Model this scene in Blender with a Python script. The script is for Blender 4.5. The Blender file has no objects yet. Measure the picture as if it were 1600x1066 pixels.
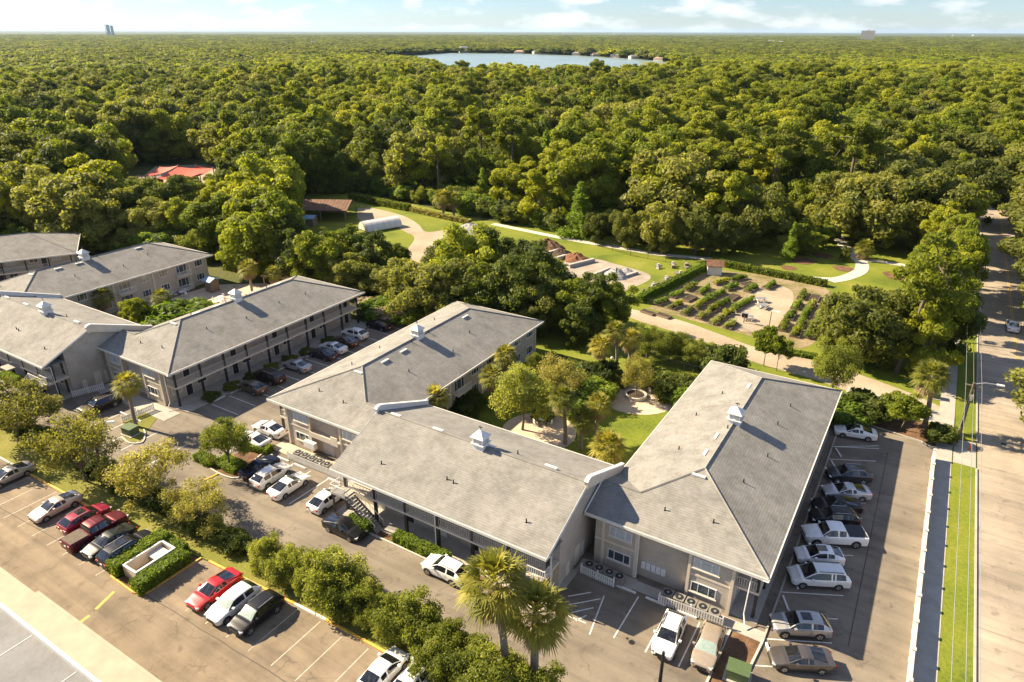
import bpy, bmesh, math, random
import numpy as np
from mathutils import Vector, Matrix
random.seed(7); RNG = np.random.default_rng(11)
R = math.radians
scene = bpy.context.scene
C = scene.collection
# ------------------------------------------------------------------ camera
F, CX, CY, HY, CAMH = 1085.0, 800.0, 533.0, 49.0, 45.0      # measured on the 1600 x 1066 photograph
PITCH = math.atan((CY - HY) / F); YAW = math.atan(730 / math.hypot(F, CY - HY)); ROLL = R(-0.14)
_f = Vector((-math.sin(YAW) * math.cos(PITCH), math.cos(YAW) * math.cos(PITCH), -math.sin(PITCH)))
_r0 = Vector((math.cos(YAW), math.sin(YAW), 0)); _u0 = _r0.cross(_f)
_r = _r0 * math.cos(ROLL) - _u0 * math.sin(ROLL); _u = _u0 * math.cos(ROLL) + _r0 * math.sin(ROLL)
cam_d = bpy.data.cameras.new('camera'); cam = bpy.data.objects.new('camera', cam_d); C.objects.link(cam)
cam_d.sensor_width = 36; cam_d.lens = F / 1600 * 36; cam_d.clip_start = 0.5; cam_d.clip_end = 90000
M3 = Matrix((_r, _u, -_f)).transposed()
cam.matrix_world = Matrix.Translation((0, 0, CAMH)) @ M3.to_4x4()
scene.camera = cam
# ------------------------------------------------------------------ world, sun, exposure
SUN_EL, SUN_AZ = R(35.0), math.atan2(-0.165, -0.986)          # where the sun stands: azimuth of the vector towards it
w = bpy.data.worlds.new('World'); scene.world = w; w.use_nodes = True
nt = w.node_tree; nt.nodes.clear()
out = nt.nodes.new('ShaderNodeOutputWorld'); bg = nt.nodes.new('ShaderNodeBackground')
sky = nt.nodes.new('ShaderNodeTexSky'); sky.sky_type = 'NISHITA'; sky.sun_disc = False
sky.sun_elevation = SUN_EL; sky.sun_rotation = math.pi / 2 - SUN_AZ
sky.air_density = 1.0; sky.dust_density = 0.1; sky.ozone_density = 3.0; sky.altitude = 50
bg.inputs['Strength'].default_value = 0.06
# thin broken cloud low over the horizon
tc = nt.nodes.new('ShaderNodeTexCoord'); mp = nt.nodes.new('ShaderNodeMapping'); mp.inputs['Scale'].default_value = (1, 1, 3.0)
mp.inputs['Location'].default_value = (0.35, 0.1, 0.02)
nz = nt.nodes.new('ShaderNodeTexNoise'); nz.inputs['Scale'].default_value = 13.0; nz.inputs['Detail'].default_value = 4; nz.inputs['Roughness'].default_value = 0.52
cr = nt.nodes.new('ShaderNodeValToRGB'); cr.color_ramp.elements[0].position = 0.48; cr.color_ramp.elements[1].position = 0.64
cr.color_ramp.elements[0].color = (0, 0, 0, 1); cr.color_ramp.elements[1].color = (1, 1, 1, 1)
mx = nt.nodes.new('ShaderNodeMixRGB'); mx.inputs['Color2'].default_value = (6.6, 6.7, 6.9, 1)
tn = nt.nodes.new('ShaderNodeMixRGB'); tn.blend_type = 'MULTIPLY'; tn.inputs['Fac'].default_value = 1.0; tn.inputs['Color2'].default_value = (0.58, 0.68, 0.88, 1)   # the clear blue of the photograph's sky
ml = nt.nodes.new('ShaderNodeMath'); ml.operation = 'MULTIPLY'; ml.inputs[1].default_value = 0.8
L = nt.links.new
L(tc.outputs['Generated'], mp.inputs['Vector']); L(mp.outputs['Vector'], nz.inputs['Vector']); L(nz.outputs['Fac'], cr.inputs['Fac'])
L(cr.outputs['Color'], ml.inputs[0]); L(ml.outputs[0], mx.inputs['Fac']); L(sky.outputs['Color'], tn.inputs['Color1']); L(tn.outputs[0], mx.inputs['Color1'])
L(mx.outputs['Color'], bg.inputs['Color']); L(bg.outputs['Background'], out.inputs['Surface'])
sd = bpy.data.lights.new('sun', 'SUN'); sd.energy = 5.0; sd.angle = R(0.55); sd.color = (1.0, 0.83, 0.58)
sun = bpy.data.objects.new('sun', sd); C.objects.link(sun)
to_sun = Vector((math.cos(SUN_AZ) * math.cos(SUN_EL), math.sin(SUN_AZ) * math.cos(SUN_EL), math.sin(SUN_EL)))
sun.rotation_euler = to_sun.to_track_quat('Z', 'Y').to_euler(); sun.location = to_sun * 200
scene.view_settings.view_transform = 'Standard'; scene.view_settings.look = 'None'
scene.view_settings.gamma = 1.0; scene.view_settings.use_curve_mapping = False
scene.view_settings.exposure = 1.62
scene.render.engine = 'CYCLES'
scene.cycles.max_bounces = 6; scene.cycles.diffuse_bounces = 4; scene.cycles.transparent_max_bounces = 6
scene.cycles.volume_bounces = 0; scene.cycles.use_denoising = True

# ------------------------------------------------------------------ helpers
def G(px, py, z=0.0):
    """point of the world at height z that the photograph shows at pixel (px, py)"""
    d = _f * F + _r * (px - CX) - _u * (py - CY)
    t = (z - CAMH) / d.z
    return Vector((t * d.x, t * d.y, z))
def tag(o, label=None, cat=None, group=None, kind=None):
    if label: o['label'] = label
    if cat: o['category'] = cat
    if group: o['group'] = group
    if kind: o['kind'] = kind
    return o
def empty(name, loc=(0, 0, 0), rz=0.0, label=None, cat=None, group=None):
    o = bpy.data.objects.new(name, None); C.objects.link(o); o.location = loc; o.rotation_euler = (0, 0, rz)
    o.empty_display_size = 0.3
    return tag(o, label, cat, group)
def link(name, me, parent=None, loc=None, rz=0.0, kind=None):
    o = bpy.data.objects.new(name, me); C.objects.link(o)
    if parent is not None: o.parent = parent
    if loc is not None: o.location = loc
    if rz: o.rotation_euler = (0, 0, rz)
    if kind: o['kind'] = kind
    return o
def copy_tree(o, parent=None):
    c = o.copy(); C.objects.link(c); c.parent = parent
    for ch in list(o.children): copy_tree(ch, c)
    return c
class MB:
    def __init__(s): s.v = []; s.f = []
    def face(s, pts):
        n = len(s.v); s.v += [tuple(p) for p in pts]; s.f.append(tuple(range(n, n + len(pts)))); return s
    def box(s, c, d, rz=0.0):
        x, y, z = c; a, b, h = d[0] / 2, d[1] / 2, d[2] / 2; n = len(s.v); cs, sn = math.cos(rz), math.sin(rz)
        for (i, j, k) in ((-a, -b, -h), (a, -b, -h), (a, b, -h), (-a, b, -h), (-a, -b, h), (a, -b, h), (a, b, h), (-a, b, h)):
            s.v.append((x + i * cs - j * sn, y + i * sn + j * cs, z + k))
        for q in ((0, 3, 2, 1), (4, 5, 6, 7), (0, 1, 5, 4), (1, 2, 6, 5), (2, 3, 7, 6), (3, 0, 4, 7)): s.f.append(tuple(n + i for i in q))
        return s
    def b2(s, x0, x1, y0, y1, z0, z1): return s.box(((x0 + x1) / 2, (y0 + y1) / 2, (z0 + z1) / 2), (abs(x1 - x0), abs(y1 - y0), abs(z1 - z0)))
    def prism(s, pts, z0, z1):
        n = len(s.v); k = len(pts)
        for p in pts: s.v.append((p[0], p[1], z0))
        for p in pts: s.v.append((p[0], p[1], z1))
        s.f.append(tuple(n + i for i in reversed(range(k)))); s.f.append(tuple(n + k + i for i in range(k)))
        for i in range(k): j = (i + 1) % k; s.f.append((n + i, n + j, n + k + j, n + k + i))
        return s
    def cyl(s, p0, p1, r0, r1=None, n=8, caps=True):
        r1 = r0 if r1 is None else r1; p0, p1 = Vector(p0), Vector(p1); d = (p1 - p0)
        q = d.to_track_quat('Z', 'Y') if d.length > 1e-6 else Vector((0, 0, 1)).to_track_quat('Z', 'Y'); b = len(s.v)
        for p, r in ((p0, r0), (p1, r1)):
            for i in range(n): a = 2 * math.pi * i / n; s.v.append(tuple(p + q @ Vector((r * math.cos(a), r * math.sin(a), 0))))
        for i in range(n): j = (i + 1) % n; s.f.append((b + i, b + j, b + n + j, b + n + i))
        if caps: s.f.append(tuple(b + i for i in reversed(range(n)))); s.f.append(tuple(b + n + i for i in range(n)))
        return s
    def tube(s, pts, rad, n=6):
        for i in range(len(pts) - 1):
            r0 = rad[i] if isinstance(rad, (list, tuple)) else rad; r1 = rad[i + 1] if isinstance(rad, (list, tuple)) else rad
            s.cyl(pts[i], pts[i + 1], r0, r1, n)
        return s
    def mesh(s, name, mat, smooth=False, flip=True):
        me = bpy.data.meshes.new(name); me.from_pydata(s.v, [], s.f); me.update()
        if mat: me.materials.append(mat)
        if smooth:
            me.polygons.foreach_set('use_smooth', [True] * len(me.polygons))
            try: me.set_sharp_from_angle(angle=R(38))
            except Exception: pass
        return me
    def build(s, name, mat, parent=None, loc=None, smooth=False, kind=None, rz=0.0):
        return link(name, s.mesh(name, mat, smooth), parent, loc, rz, kind)
# ------------------------------------------------------------------ materials
def nodes(name):
    m = bpy.data.materials.new(name); m.use_nodes = True; t = m.node_tree; t.nodes.clear()
    o = t.nodes.new('ShaderNodeOutputMaterial'); b = t.nodes.new('ShaderNodeBsdfPrincipled'); t.links.new(b.outputs[0], o.inputs[0])
    return m, t, b, o
def noise(t, scale, detail=4, vec=None, rough=0.55):
    n = t.nodes.new('ShaderNodeTexNoise'); n.inputs['Scale'].default_value = scale; n.inputs['Detail'].default_value = detail
    n.inputs['Roughness'].default_value = rough
    if vec is None:
        g = t.nodes.new('ShaderNodeNewGeometry'); vec = g.outputs['Position']
    t.links.new(vec, n.inputs['Vector']); return n.outputs['Fac']
def ramp(t, fac, stops):
    r = t.nodes.new('ShaderNodeValToRGB'); e = r.color_ramp.elements
    while len(e) < len(stops): e.new(0.5)
    for i, (p, c) in enumerate(stops):
        e[i].position = p; e[i].color = (*c, 1) if len(c) == 3 else c
    t.links.new(fac, r.inputs['Fac']); return r.outputs['Color']
def mixc(t, fac, a, b, mode='MIX'):
    m = t.nodes.new('ShaderNodeMixRGB'); m.blend_type = mode
    for k, x in (('Fac', fac), ('Color1', a), ('Color2', b)):
        if hasattr(x, 'default_value') and not isinstance(x, (int, float)): t.links.new(x, m.inputs[k])
        elif k == 'Fac': m.inputs[k].default_value = x
        else: m.inputs[k].default_value = (*x, 1)
    return m.outputs[0]
def bump(t, b, fac, strength=0.3, dist=0.02):
    n = t.nodes.new('ShaderNodeBump'); n.inputs['Strength'].default_value = strength; n.inputs['Distance'].default_value = dist
    t.links.new(fac, n.inputs['Height']); t.links.new(n.outputs[0], b.inputs['Normal'])
def plain(name, c, rough=0.6, metal=0.0, var=0.12, scale=6.0, coat=0.0, spec=0.5):
    m, t, b, o = nodes(name)
    f = noise(t, scale); lo = tuple(x * (1 - var) for x in c); hi = tuple(min(1, x * (1 + var)) for x in c)
    t.links.new(ramp(t, f, [(0.3, lo), (0.7, hi)]), b.inputs['Base Color'])
    b.inputs['Roughness'].default_value = rough; b.inputs['Metallic'].default_value = metal; b.inputs['Coat Weight'].default_value = coat
    b.inputs['Specular IOR Level'].default_value = spec
    return m
def earth(name, cols, s1, s2, rough=0.95, bs=0.4, bd=0.03, s3=None, spec=0.2):
    """two noises of different size mixed through a ramp of colours"""
    m, t, b, o = nodes(name)
    a = noise(t, s1, 5); c = noise(t, s2, 6, rough=0.65)
    x = t.nodes.new('ShaderNodeMath'); x.operation = 'MULTIPLY_ADD'; x.inputs[1].default_value = 0.55
    y = t.nodes.new('ShaderNodeMath'); y.operation = 'MULTIPLY'; y.inputs[1].default_value = 0.45
    t.links.new(c, y.inputs[0]); t.links.new(a, x.inputs[0]); t.links.new(y.outputs[0], x.inputs[2])
    n = len(cols); col = ramp(t, x.outputs[0], [(0.32 + 0.36 * i / (n - 1), k) for i, k in enumerate(cols)])
    t.links.new(col, b.inputs['Base Color']); b.inputs['Roughness'].default_value = rough; b.inputs['Specular IOR Level'].default_value = spec
    bump(t, b, c, bs, bd); return m
def asphalt(name, c, crack=0.5, warm=1.0, sc=0.18):
    m, t, b, o = nodes(name)
    big = noise(t, sc, 6, rough=0.6); fine = noise(t, 9, 4, rough=0.7)
    lo = tuple(x * 0.66 for x in c); hi = tuple(x * 1.28 for x in c)
    col = ramp(t, big, [(0.34, lo), (0.5, c), (0.66, hi)])
    col = mixc(t, 0.25, col, ramp(t, fine, [(0.3, tuple(x * 0.55 for x in c)), (0.7, tuple(x * 1.4 for x in c))]))
    # cracks: thin veins along Voronoi borders, broken up by noise
    g = t.nodes.new('ShaderNodeNewGeometry')
    wv = t.nodes.new('ShaderNodeMixRGB'); wv.inputs['Fac'].default_value = 0.22
    nn = t.nodes.new('ShaderNodeTexNoise'); nn.inputs['Scale'].default_value = 0.5; t.links.new(g.outputs['Position'], nn.inputs['Vector'])
    sub = t.nodes.new('ShaderNodeVectorMath'); sub.operation = 'MULTIPLY_ADD'; sub.inputs[1].default_value = (3, 3, 3)
    t.links.new(nn.outputs['Color'], sub.inputs[0]); t.links.new(g.outputs['Position'], sub.inputs[2])
    v = t.nodes.new('ShaderNodeTexVoronoi'); v.feature = 'DISTANCE_TO_EDGE'; v.inputs['Scale'].default_value = 0.17
    t.links.new(sub.outputs[0], v.inputs['Vector'])
    cf = ramp(t, v.outputs['Distance'], [(0.0, (1, 1, 1)), (0.012, (0, 0, 0))])
    br = ramp(t, noise(t, 0.35, 3), [(0.46, (0, 0, 0)), (0.58, (1, 1, 1))])
    cf = mixc(t, 1.0, cf, br, 'MULTIPLY')
    mm = t.nodes.new('ShaderNodeMath'); mm.operation = 'MULTIPLY'; mm.inputs[1].default_value = crack; t.links.new(cf, mm.inputs[0])
    col = mixc(t, mm.outputs[0], col, tuple(x * 0.3 for x in c))
    # oil drips and worn patches
    st = ramp(t, noise(t, 0.9, 3, rough=0.5), [(0.60, (0, 0, 0)), (0.76, (0.6, 0.6, 0.6))])
    col = mixc(t, st, col, tuple(x * 0.45 for x in c))
    mp_ = t.nodes.new('ShaderNodeMapping'); mp_.inputs['Scale'].default_value = (0.05, 1.1, 1); mp_.inputs['Rotation'].default_value = (0, 0, 0.05); t.links.new(g.outputs['Position'], mp_.inputs['Vector'])
    tr_ = noise(t, 1.0, 4, mp_.outputs['Vector'], 0.6); col = mixc(t, 0.55, col, ramp(t, tr_, [(0.38, (0.72, 0.72, 0.73)), (0.52, (1, 1, 1)), (0.66, (1.14, 1.12, 1.08))]), 'MULTIPLY')   # wheel tracks along the lanes
    t.links.new(col, b.inputs['Base Color']); b.inputs['Roughness'].default_value = 0.88; b.inputs['Specular IOR Level'].default_value = 0.25
    bump(t, b, fine, 0.25, 0.02); return m
def shingle(name, c):
    m, t, b, o = nodes(name)
    g = t.nodes.new('ShaderNodeNewGeometry'); sp = t.nodes.new('ShaderNodeSeparateXYZ'); t.links.new(g.outputs['Position'], sp.inputs[0])
    mu = t.nodes.new('ShaderNodeMath'); mu.operation = 'MULTIPLY'; mu.inputs[1].default_value = 1 / 0.088; t.links.new(sp.outputs[2], mu.inputs[0])
    fr = t.nodes.new('ShaderNodeMath'); fr.operation = 'FRACT'; t.links.new(mu.outputs[0], fr.inputs[0])
    fl = t.nodes.new('ShaderNodeMath'); fl.operation = 'FLOOR'; t.links.new(mu.outputs[0], fl.inputs[0])
    # each course is cut into tabs of its own tone
    cx = t.nodes.new('ShaderNodeCombineXYZ')
    sx = t.nodes.new('ShaderNodeVectorMath'); sx.operation = 'SCALE'; sx.inputs['Scale'].default_value = 2.6; t.links.new(g.outputs['Position'], sx.inputs[0])
    s2 = t.nodes.new('ShaderNodeSeparateXYZ'); t.links.new(sx.outputs[0], s2.inputs[0])
    for i in (0, 1):
        k = t.nodes.new('ShaderNodeMath'); k.operation = 'FLOOR'; t.links.new(s2.outputs[i], k.inputs[0]); t.links.new(k.outputs[0], cx.inputs[i])
    t.links.new(fl.outputs[0], cx.inputs[2])
    wn = t.nodes.new('ShaderNodeTexWhiteNoise'); t.links.new(cx.outputs[0], wn.inputs['Vector'])
    col = ramp(t, wn.outputs['Value'], [(0.0, tuple(x * 0.92 for x in c)), (1.0, tuple(x * 1.07 for x in c))])
    big = noise(t, 0.35, 5, rough=0.65); col = mixc(t, 0.75, col, ramp(t, big, [(0.34, (0.72, 0.72, 0.72)), (0.66, (1.1, 1.1, 1.1))]), 'MULTIPLY')
    fine = noise(t, 14, 3); col = mixc(t, 0.35, col, ramp(t, fine, [(0.3, (0.6, 0.6, 0.6)), (0.7, (1.2, 1.2, 1.2))]), 'MULTIPLY')
    lap = ramp(t, fr.outputs[0], [(0.0, (0.55, 0.55, 0.55)), (0.2, (1, 1, 1))]); col = mixc(t, 0.8, col, lap, 'MULTIPLY')
    # streaks of algae that run down the slope, and patches laid later
    mp_ = t.nodes.new('ShaderNodeMapping'); mp_.inputs['Scale'].default_value = (1.6, 1.6, 0.12); t.links.new(g.outputs['Position'], mp_.inputs['Vector'])
    stn = noise(t, 0.55, 5, mp_.outputs['Vector'], 0.65); col = mixc(t, 0.8, col, ramp(t, stn, [(0.36, (0.82, 0.81, 0.79)), (0.50, (1, 1, 1)), (0.68, (1.08, 1.07, 1.05))]), 'MULTIPLY')
    t.links.new(col, b.inputs['Base Color']); b.inputs['Roughness'].default_value = 0.9; b.inputs['Specular IOR Level'].default_value = 0.2
    inv = t.nodes.new('ShaderNodeMath'); inv.operation = 'SUBTRACT'; inv.inputs[0].default_value = 1.0; t.links.new(fr.outputs[0], inv.inputs[1])
    bump(t, b, inv.outputs[0], 0.6, 0.02); return m
def brickwall(name, c):
    m, t, b, o = nodes(name)
    g = t.nodes.new('ShaderNodeNewGeometry'); sp = t.nodes.new('ShaderNodeSeparateXYZ'); t.links.new(g.outputs['Position'], sp.inputs[0])
    ad = t.nodes.new('ShaderNodeMath'); ad.operation = 'ADD'; t.links.new(sp.outputs[0], ad.inputs[0]); t.links.new(sp.outputs[1], ad.inputs[1])
    cb = t.nodes.new('ShaderNodeCombineXYZ'); t.links.new(ad.outputs[0], cb.inputs[0]); t.links.new(sp.outputs[2], cb.inputs[1])
    bt = t.nodes.new('ShaderNodeTexBrick'); bt.inputs['Scale'].default_value = 1.0; bt.inputs['Brick Width'].default_value = 0.4; bt.inputs['Row Height'].default_value = 0.2
    bt.inputs['Mortar Size'].default_value = 0.012; bt.inputs['Color1'].default_value = (*c, 1); bt.inputs['Color2'].default_value = (*[x * 0.93 for x in c], 1); bt.inputs['Mortar'].default_value = (*[x * 0.82 for x in c], 1)
    t.links.new(cb.outputs[0], bt.inputs['Vector'])
    n = noise(t, 0.8, 5); col = mixc(t, 0.6, bt.outputs['Color'], ramp(t, n, [(0.35, (0.8, 0.79, 0.77)), (0.65, (1.06, 1.06, 1.06))]), 'MULTIPLY')
    t.links.new(col, b.inputs['Base Color']); b.inputs['Roughness'].default_value = 0.85; bump(t, b, bt.outputs['Fac'], -0.25, 0.01); return m
def glassmat(name, c=(0.03, 0.035, 0.04), rough=0.06):
    m, t, b, o = nodes(name); b.inputs['Roughness'].default_value = rough
    f = noise(t, 2.0); t.links.new(ramp(t, f, [(0.3, tuple(x * 0.7 for x in c)), (0.7, tuple(x * 1.3 for x in c))]), b.inputs['Base Color'])
    b.inputs['Specular IOR Level'].default_value = 0.7; b.inputs['Coat Weight'].default_value = 0.3; return m
def leafmat(name, dark, mid, light, trans=0.5, rough=0.6):
    m, t, b, o = nodes(name)
    at = t.nodes.new('ShaderNodeAttribute'); at.attribute_name = 'tint'
    oi = t.nodes.new('ShaderNodeObjectInfo')
    ad = t.nodes.new('ShaderNodeMath'); ad.operation = 'MULTIPLY_ADD'; ad.inputs[1].default_value = 0.56
    h = t.nodes.new('ShaderNodeMath'); h.operation = 'MULTIPLY'; h.inputs[1].default_value = 0.44
    t.links.new(oi.outputs['Random'], h.inputs[0]); t.links.new(at.outputs['Fac'], ad.inputs[0]); t.links.new(h.outputs[0], ad.inputs[2])
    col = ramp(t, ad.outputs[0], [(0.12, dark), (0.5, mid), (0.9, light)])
    t.links.new(col, b.inputs['Base Color']); b.inputs['Roughness'].default_value = rough; b.inputs['Specular IOR Level'].default_value = 0.25
    tr = t.nodes.new('ShaderNodeBsdfTranslucent'); tc_ = mixc(t, 1.0, col, (1.45, 1.45, 0.6), 'MULTIPLY'); t.links.new(tc_, tr.inputs['Color'])
    ms = t.nodes.new('ShaderNodeMixShader'); ms.inputs[0].default_value = trans
    t.links.new(b.outputs[0], ms.inputs[1]); t.links.new(tr.outputs[0], ms.inputs[2]); t.links.new(ms.outputs[0], o.inputs[0]); return m
M = dict(
    asphalt=asphalt('asphalt_worn', (0.182, 0.155, 0.120), 0.45), asphalt_lower=asphalt('asphalt_faded', (0.215, 0.170, 0.118), 0.5, sc=0.28),
    road=asphalt('road_concrete', (0.325, 0.275, 0.212), 0.35, sc=0.1),
    concrete=earth('concrete', [(0.28, 0.26, 0.225), (0.36, 0.335, 0.29), (0.43, 0.40, 0.35)], 0.7, 7, bs=0.15, bd=0.01),
    path=earth('pale_concrete', [(0.40, 0.37, 0.31), (0.48, 0.445, 0.38), (0.54, 0.505, 0.44)], 0.6, 5, bs=0.1, bd=0.01),
    paver=earth('sandstone_paving', [(0.40, 0.31, 0.22), (0.50, 0.40, 0.29), (0.56, 0.46, 0.35)], 0.8, 6, bs=0.15, bd=0.01),
    grass=earth('lawn_grass', [(0.055, 0.082, 0.010), (0.125, 0.158, 0.016), (0.175, 0.192, 0.021), (0.27, 0.235, 0.07)], 0.13, 3.0, bs=0.7, bd=0.08),
    grass_dry=earth('dry_grass', [(0.12, 0.125, 0.022), (0.175, 0.175, 0.033), (0.27, 0.22, 0.075)], 0.3, 4.0, bs=0.7, bd=0.08),
    floor=earth('forest_floor', [(0.04, 0.052, 0.013), (0.075, 0.085, 0.022), (0.12, 0.11, 0.04)], 0.05, 0.9, bs=0.8, bd=0.3),
    dirt=earth('sandy_track', [(0.25, 0.195, 0.135), (0.34, 0.28, 0.20), (0.43, 0.365, 0.28)], 0.16, 2.5, bs=0.5, bd=0.06),
    gravel=earth('crushed_gravel', [(0.17, 0.135, 0.095), (0.31, 0.265, 0.21), (0.41, 0.365, 0.30)], 0.3, 6, bs=0.5, bd=0.05),
    mulch=earth('bark_mulch', [(0.07, 0.04, 0.022), (0.14, 0.08, 0.045), (0.23, 0.14, 0.08)], 0.8, 9, bs=0.7, bd=0.05),
    gardensoil=earth('trodden_garden_soil', [(0.09, 0.085, 0.02), (0.17, 0.15, 0.06), (0.26, 0.20, 0.12), (0.33, 0.26, 0.17)], 0.25, 1.6, bs=0.6, bd=0.06),
    soil=earth('dark_soil', [(0.03, 0.022, 0.015), (0.055, 0.04, 0.028), (0.08, 0.06, 0.04)], 1.2, 8, bs=0.7, bd=0.05),
    redmulch=earth('red_mulch', [(0.10, 0.045, 0.025), (0.165, 0.075, 0.042), (0.22, 0.115, 0.07)], 1.0, 8, bs=0.7, bd=0.05),
    pilegrey=earth('grey_stone', [(0.16, 0.16, 0.165), (0.25, 0.25, 0.25), (0.33, 0.325, 0.32)], 0.8, 8, bs=0.7, bd=0.06),
    shingle=shingle('weathered_shingle', (0.252, 0.243, 0.222)), wall=brickwall('painted_block', (0.46, 0.405, 0.33)),
    cream=plain('cream_stucco', (0.60, 0.52, 0.41), 0.85, var=0.07, scale=1.2), white=plain('white_paint', (0.66, 0.65, 0.62), 0.55, var=0.06, scale=3),
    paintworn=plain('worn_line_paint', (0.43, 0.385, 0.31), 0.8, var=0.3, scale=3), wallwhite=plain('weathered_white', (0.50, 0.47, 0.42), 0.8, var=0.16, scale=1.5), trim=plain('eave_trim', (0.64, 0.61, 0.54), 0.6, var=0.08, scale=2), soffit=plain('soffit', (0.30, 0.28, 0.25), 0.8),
    black=plain('black_paint', (0.018, 0.018, 0.02), 0.5), iron=plain('dark_iron', (0.03, 0.03, 0.032), 0.5, 0.5),
    rail=plain('grey_rail', (0.52, 0.49, 0.44), 0.6), wood=plain('old_wood', (0.17, 0.13, 0.09), 0.85, var=0.3, scale=5), pole=plain('creosote_pole', (0.11, 0.085, 0.06), 0.9, var=0.3, scale=4),
    metal=plain('galvanised', (0.42, 0.43, 0.44), 0.4, 0.6), paintw=plain('line_paint', (0.66, 0.64, 0.58), 0.7, var=0.22, scale=5), painty=plain('yellow_paint', (0.62, 0.36, 0.06), 0.7, var=0.22, scale=4),
    glass=glassmat('window_glass', (0.05, 0.065, 0.075), 0.08), blind=plain('window_blind', (0.40, 0.43, 0.44), 0.35, var=0.15, scale=3), carglass=glassmat('car_glass', (0.012, 0.013, 0.015), 0.04),
    screen=plain('sun_shade', (0.26, 0.33, 0.30), 0.3, var=0.2, scale=8),
    tyre=plain('tyre_rubber', (0.022, 0.022, 0.023), 0.9), rim=plain('alloy_rim', (0.5, 0.5, 0.51), 0.3, 0.8), lamp=plain('headlamp', (0.7, 0.72, 0.74), 0.1, 0.2, coat=1), tail=plain('tail_lamp', (0.35, 0.012, 0.012), 0.2, coat=1),
    ac=plain('condenser_case', (0.21, 0.20, 0.18), 0.6), rust=plain('rusty_sheet', (0.155, 0.078, 0.042), 0.8, var=0.35, scale=1.2), red=plain('red_canopy', (0.62, 0.085, 0.045), 0.7, var=0.12, scale=0.8),
    poly=plain('polythene', (0.60, 0.58, 0.52), 0.35, var=0.1), green=plain('green_enamel', (0.07, 0.11, 0.04), 0.6), blue=plain('blue_sheet', (0.18, 0.30, 0.42), 0.5), flatroof=earth('membrane_roof', [(0.165, 0.165, 0.165), (0.205, 0.205, 0.203), (0.245, 0.243, 0.238)], 0.25, 3, bs=0.1, bd=0.01),
    cap=plain('cream_coping', (0.37, 0.30, 0.215), 0.85, var=0.1, scale=0.8), bark=plain('bark', (0.13, 0.10, 0.075), 0.95, var=0.4, scale=8), palmbark=plain('palm_bark', (0.22, 0.18, 0.14), 0.95, var=0.35, scale=9),
    block=plain('concrete_block', (0.36, 0.34, 0.31), 0.9, var=0.15), pool=plain('pool_water', (0.03, 0.36, 0.38), 0.08), tile=plain('far_roof', (0.36, 0.22, 0.16), 0.8, var=0.2, scale=0.3),
    l_oak=leafmat('oak_leaf', (0.067, 0.085, 0.018), (0.159, 0.178, 0.037), (0.323, 0.311, 0.073)),
    l_green=leafmat('green_leaf', (0.068, 0.097, 0.011), (0.171, 0.210, 0.020), (0.342, 0.360, 0.041)),
    l_yellow=leafmat('yellow_leaf', (0.106, 0.132, 0.012), (0.241, 0.267, 0.021), (0.409, 0.398, 0.039)),
    l_pine=leafmat('pine_leaf', (0.090, 0.115, 0.014), (0.207, 0.236, 0.024), (0.351, 0.356, 0.044)),
    l_cyp=leafmat('cypress_leaf', (0.117, 0.182, 0.018), (0.189, 0.260, 0.026), (0.260, 0.332, 0.039)),
    l_myrtle=leafmat('myrtle_leaf', (0.095, 0.100, 0.022), (0.225, 0.215, 0.050), (0.42, 0.37, 0.13)),
    l_shrub=leafmat('shrub_leaf', (0.085, 0.110, 0.016), (0.205, 0.230, 0.036), (0.40, 0.40, 0.11)),
    l_hedge=leafmat('hedge_leaf', (0.086, 0.137, 0.015), (0.151, 0.216, 0.022), (0.245, 0.294, 0.040)),
    l_dark=leafmat('dark_leaf', (0.042, 0.062, 0.013), (0.101, 0.130, 0.023), (0.215, 0.240, 0.044)),
    l_palm=leafmat('palm_frond', (0.10, 0.118, 0.020), (0.215, 0.215, 0.038), (0.45, 0.38, 0.065), 0.40), l_dead=leafmat('dead_frond', (0.16, 0.11, 0.05), (0.24, 0.17, 0.085), (0.31, 0.23, 0.12), 0.15),
    l_pink=leafmat('pale_flower', (0.240, 0.190, 0.120), (0.340, 0.280, 0.190), (0.420, 0.360, 0.260), 0.2),
)
# ------------------------------------------------------------------ setting: ground, lots, road, paths, lake
def sheet(name, pts, z, mat, parent=None, px=True, kind='structure'):
    q = [G(x, y) for x, y in pts] if px else pts
    v = [(p[0], p[1], z) for p in q]
    a = sum(v[i][0] * v[(i + 1) % len(v)][1] - v[(i + 1) % len(v)][0] * v[i][1] for i in range(len(v)))
    if a < 0: v = v[::-1]
    mb = MB(); mb.face(v); o = mb.build(name, mat, parent)
    if parent is None: o['kind'] = kind
    return o
def ribbon_pts(pts, w):
    pts = [Vector((p[0], p[1])) for p in pts]; l, r = [], []
    for i, p in enumerate(pts):
        a = pts[max(0, i - 1)]; b = pts[min(len(pts) - 1, i + 1)]; d = (b - a).normalized(); n = Vector((-d.y, d.x)) * w / 2
        l.append(p + n); r.append(p - n)
    return l + r[::-1]
def smooth_line(pts, k=5):
    out = []; n = len(pts)
    P = [Vector((p[0], p[1])) for p in pts]
    for i in range(n - 1):
        p0, p1, p2, p3 = P[max(0, i - 1)], P[i], P[i + 1], P[min(n - 1, i + 2)]
        for j in range(k):
            t = j / k; out.append(0.5 * ((2 * p1) + (p2 - p0) * t + (2 * p0 - 5 * p1 + 4 * p2 - p3) * t * t + (3 * p1 - p0 - 3 * p2 + p3) * t ** 3))
    return out + [P[-1]]
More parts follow.
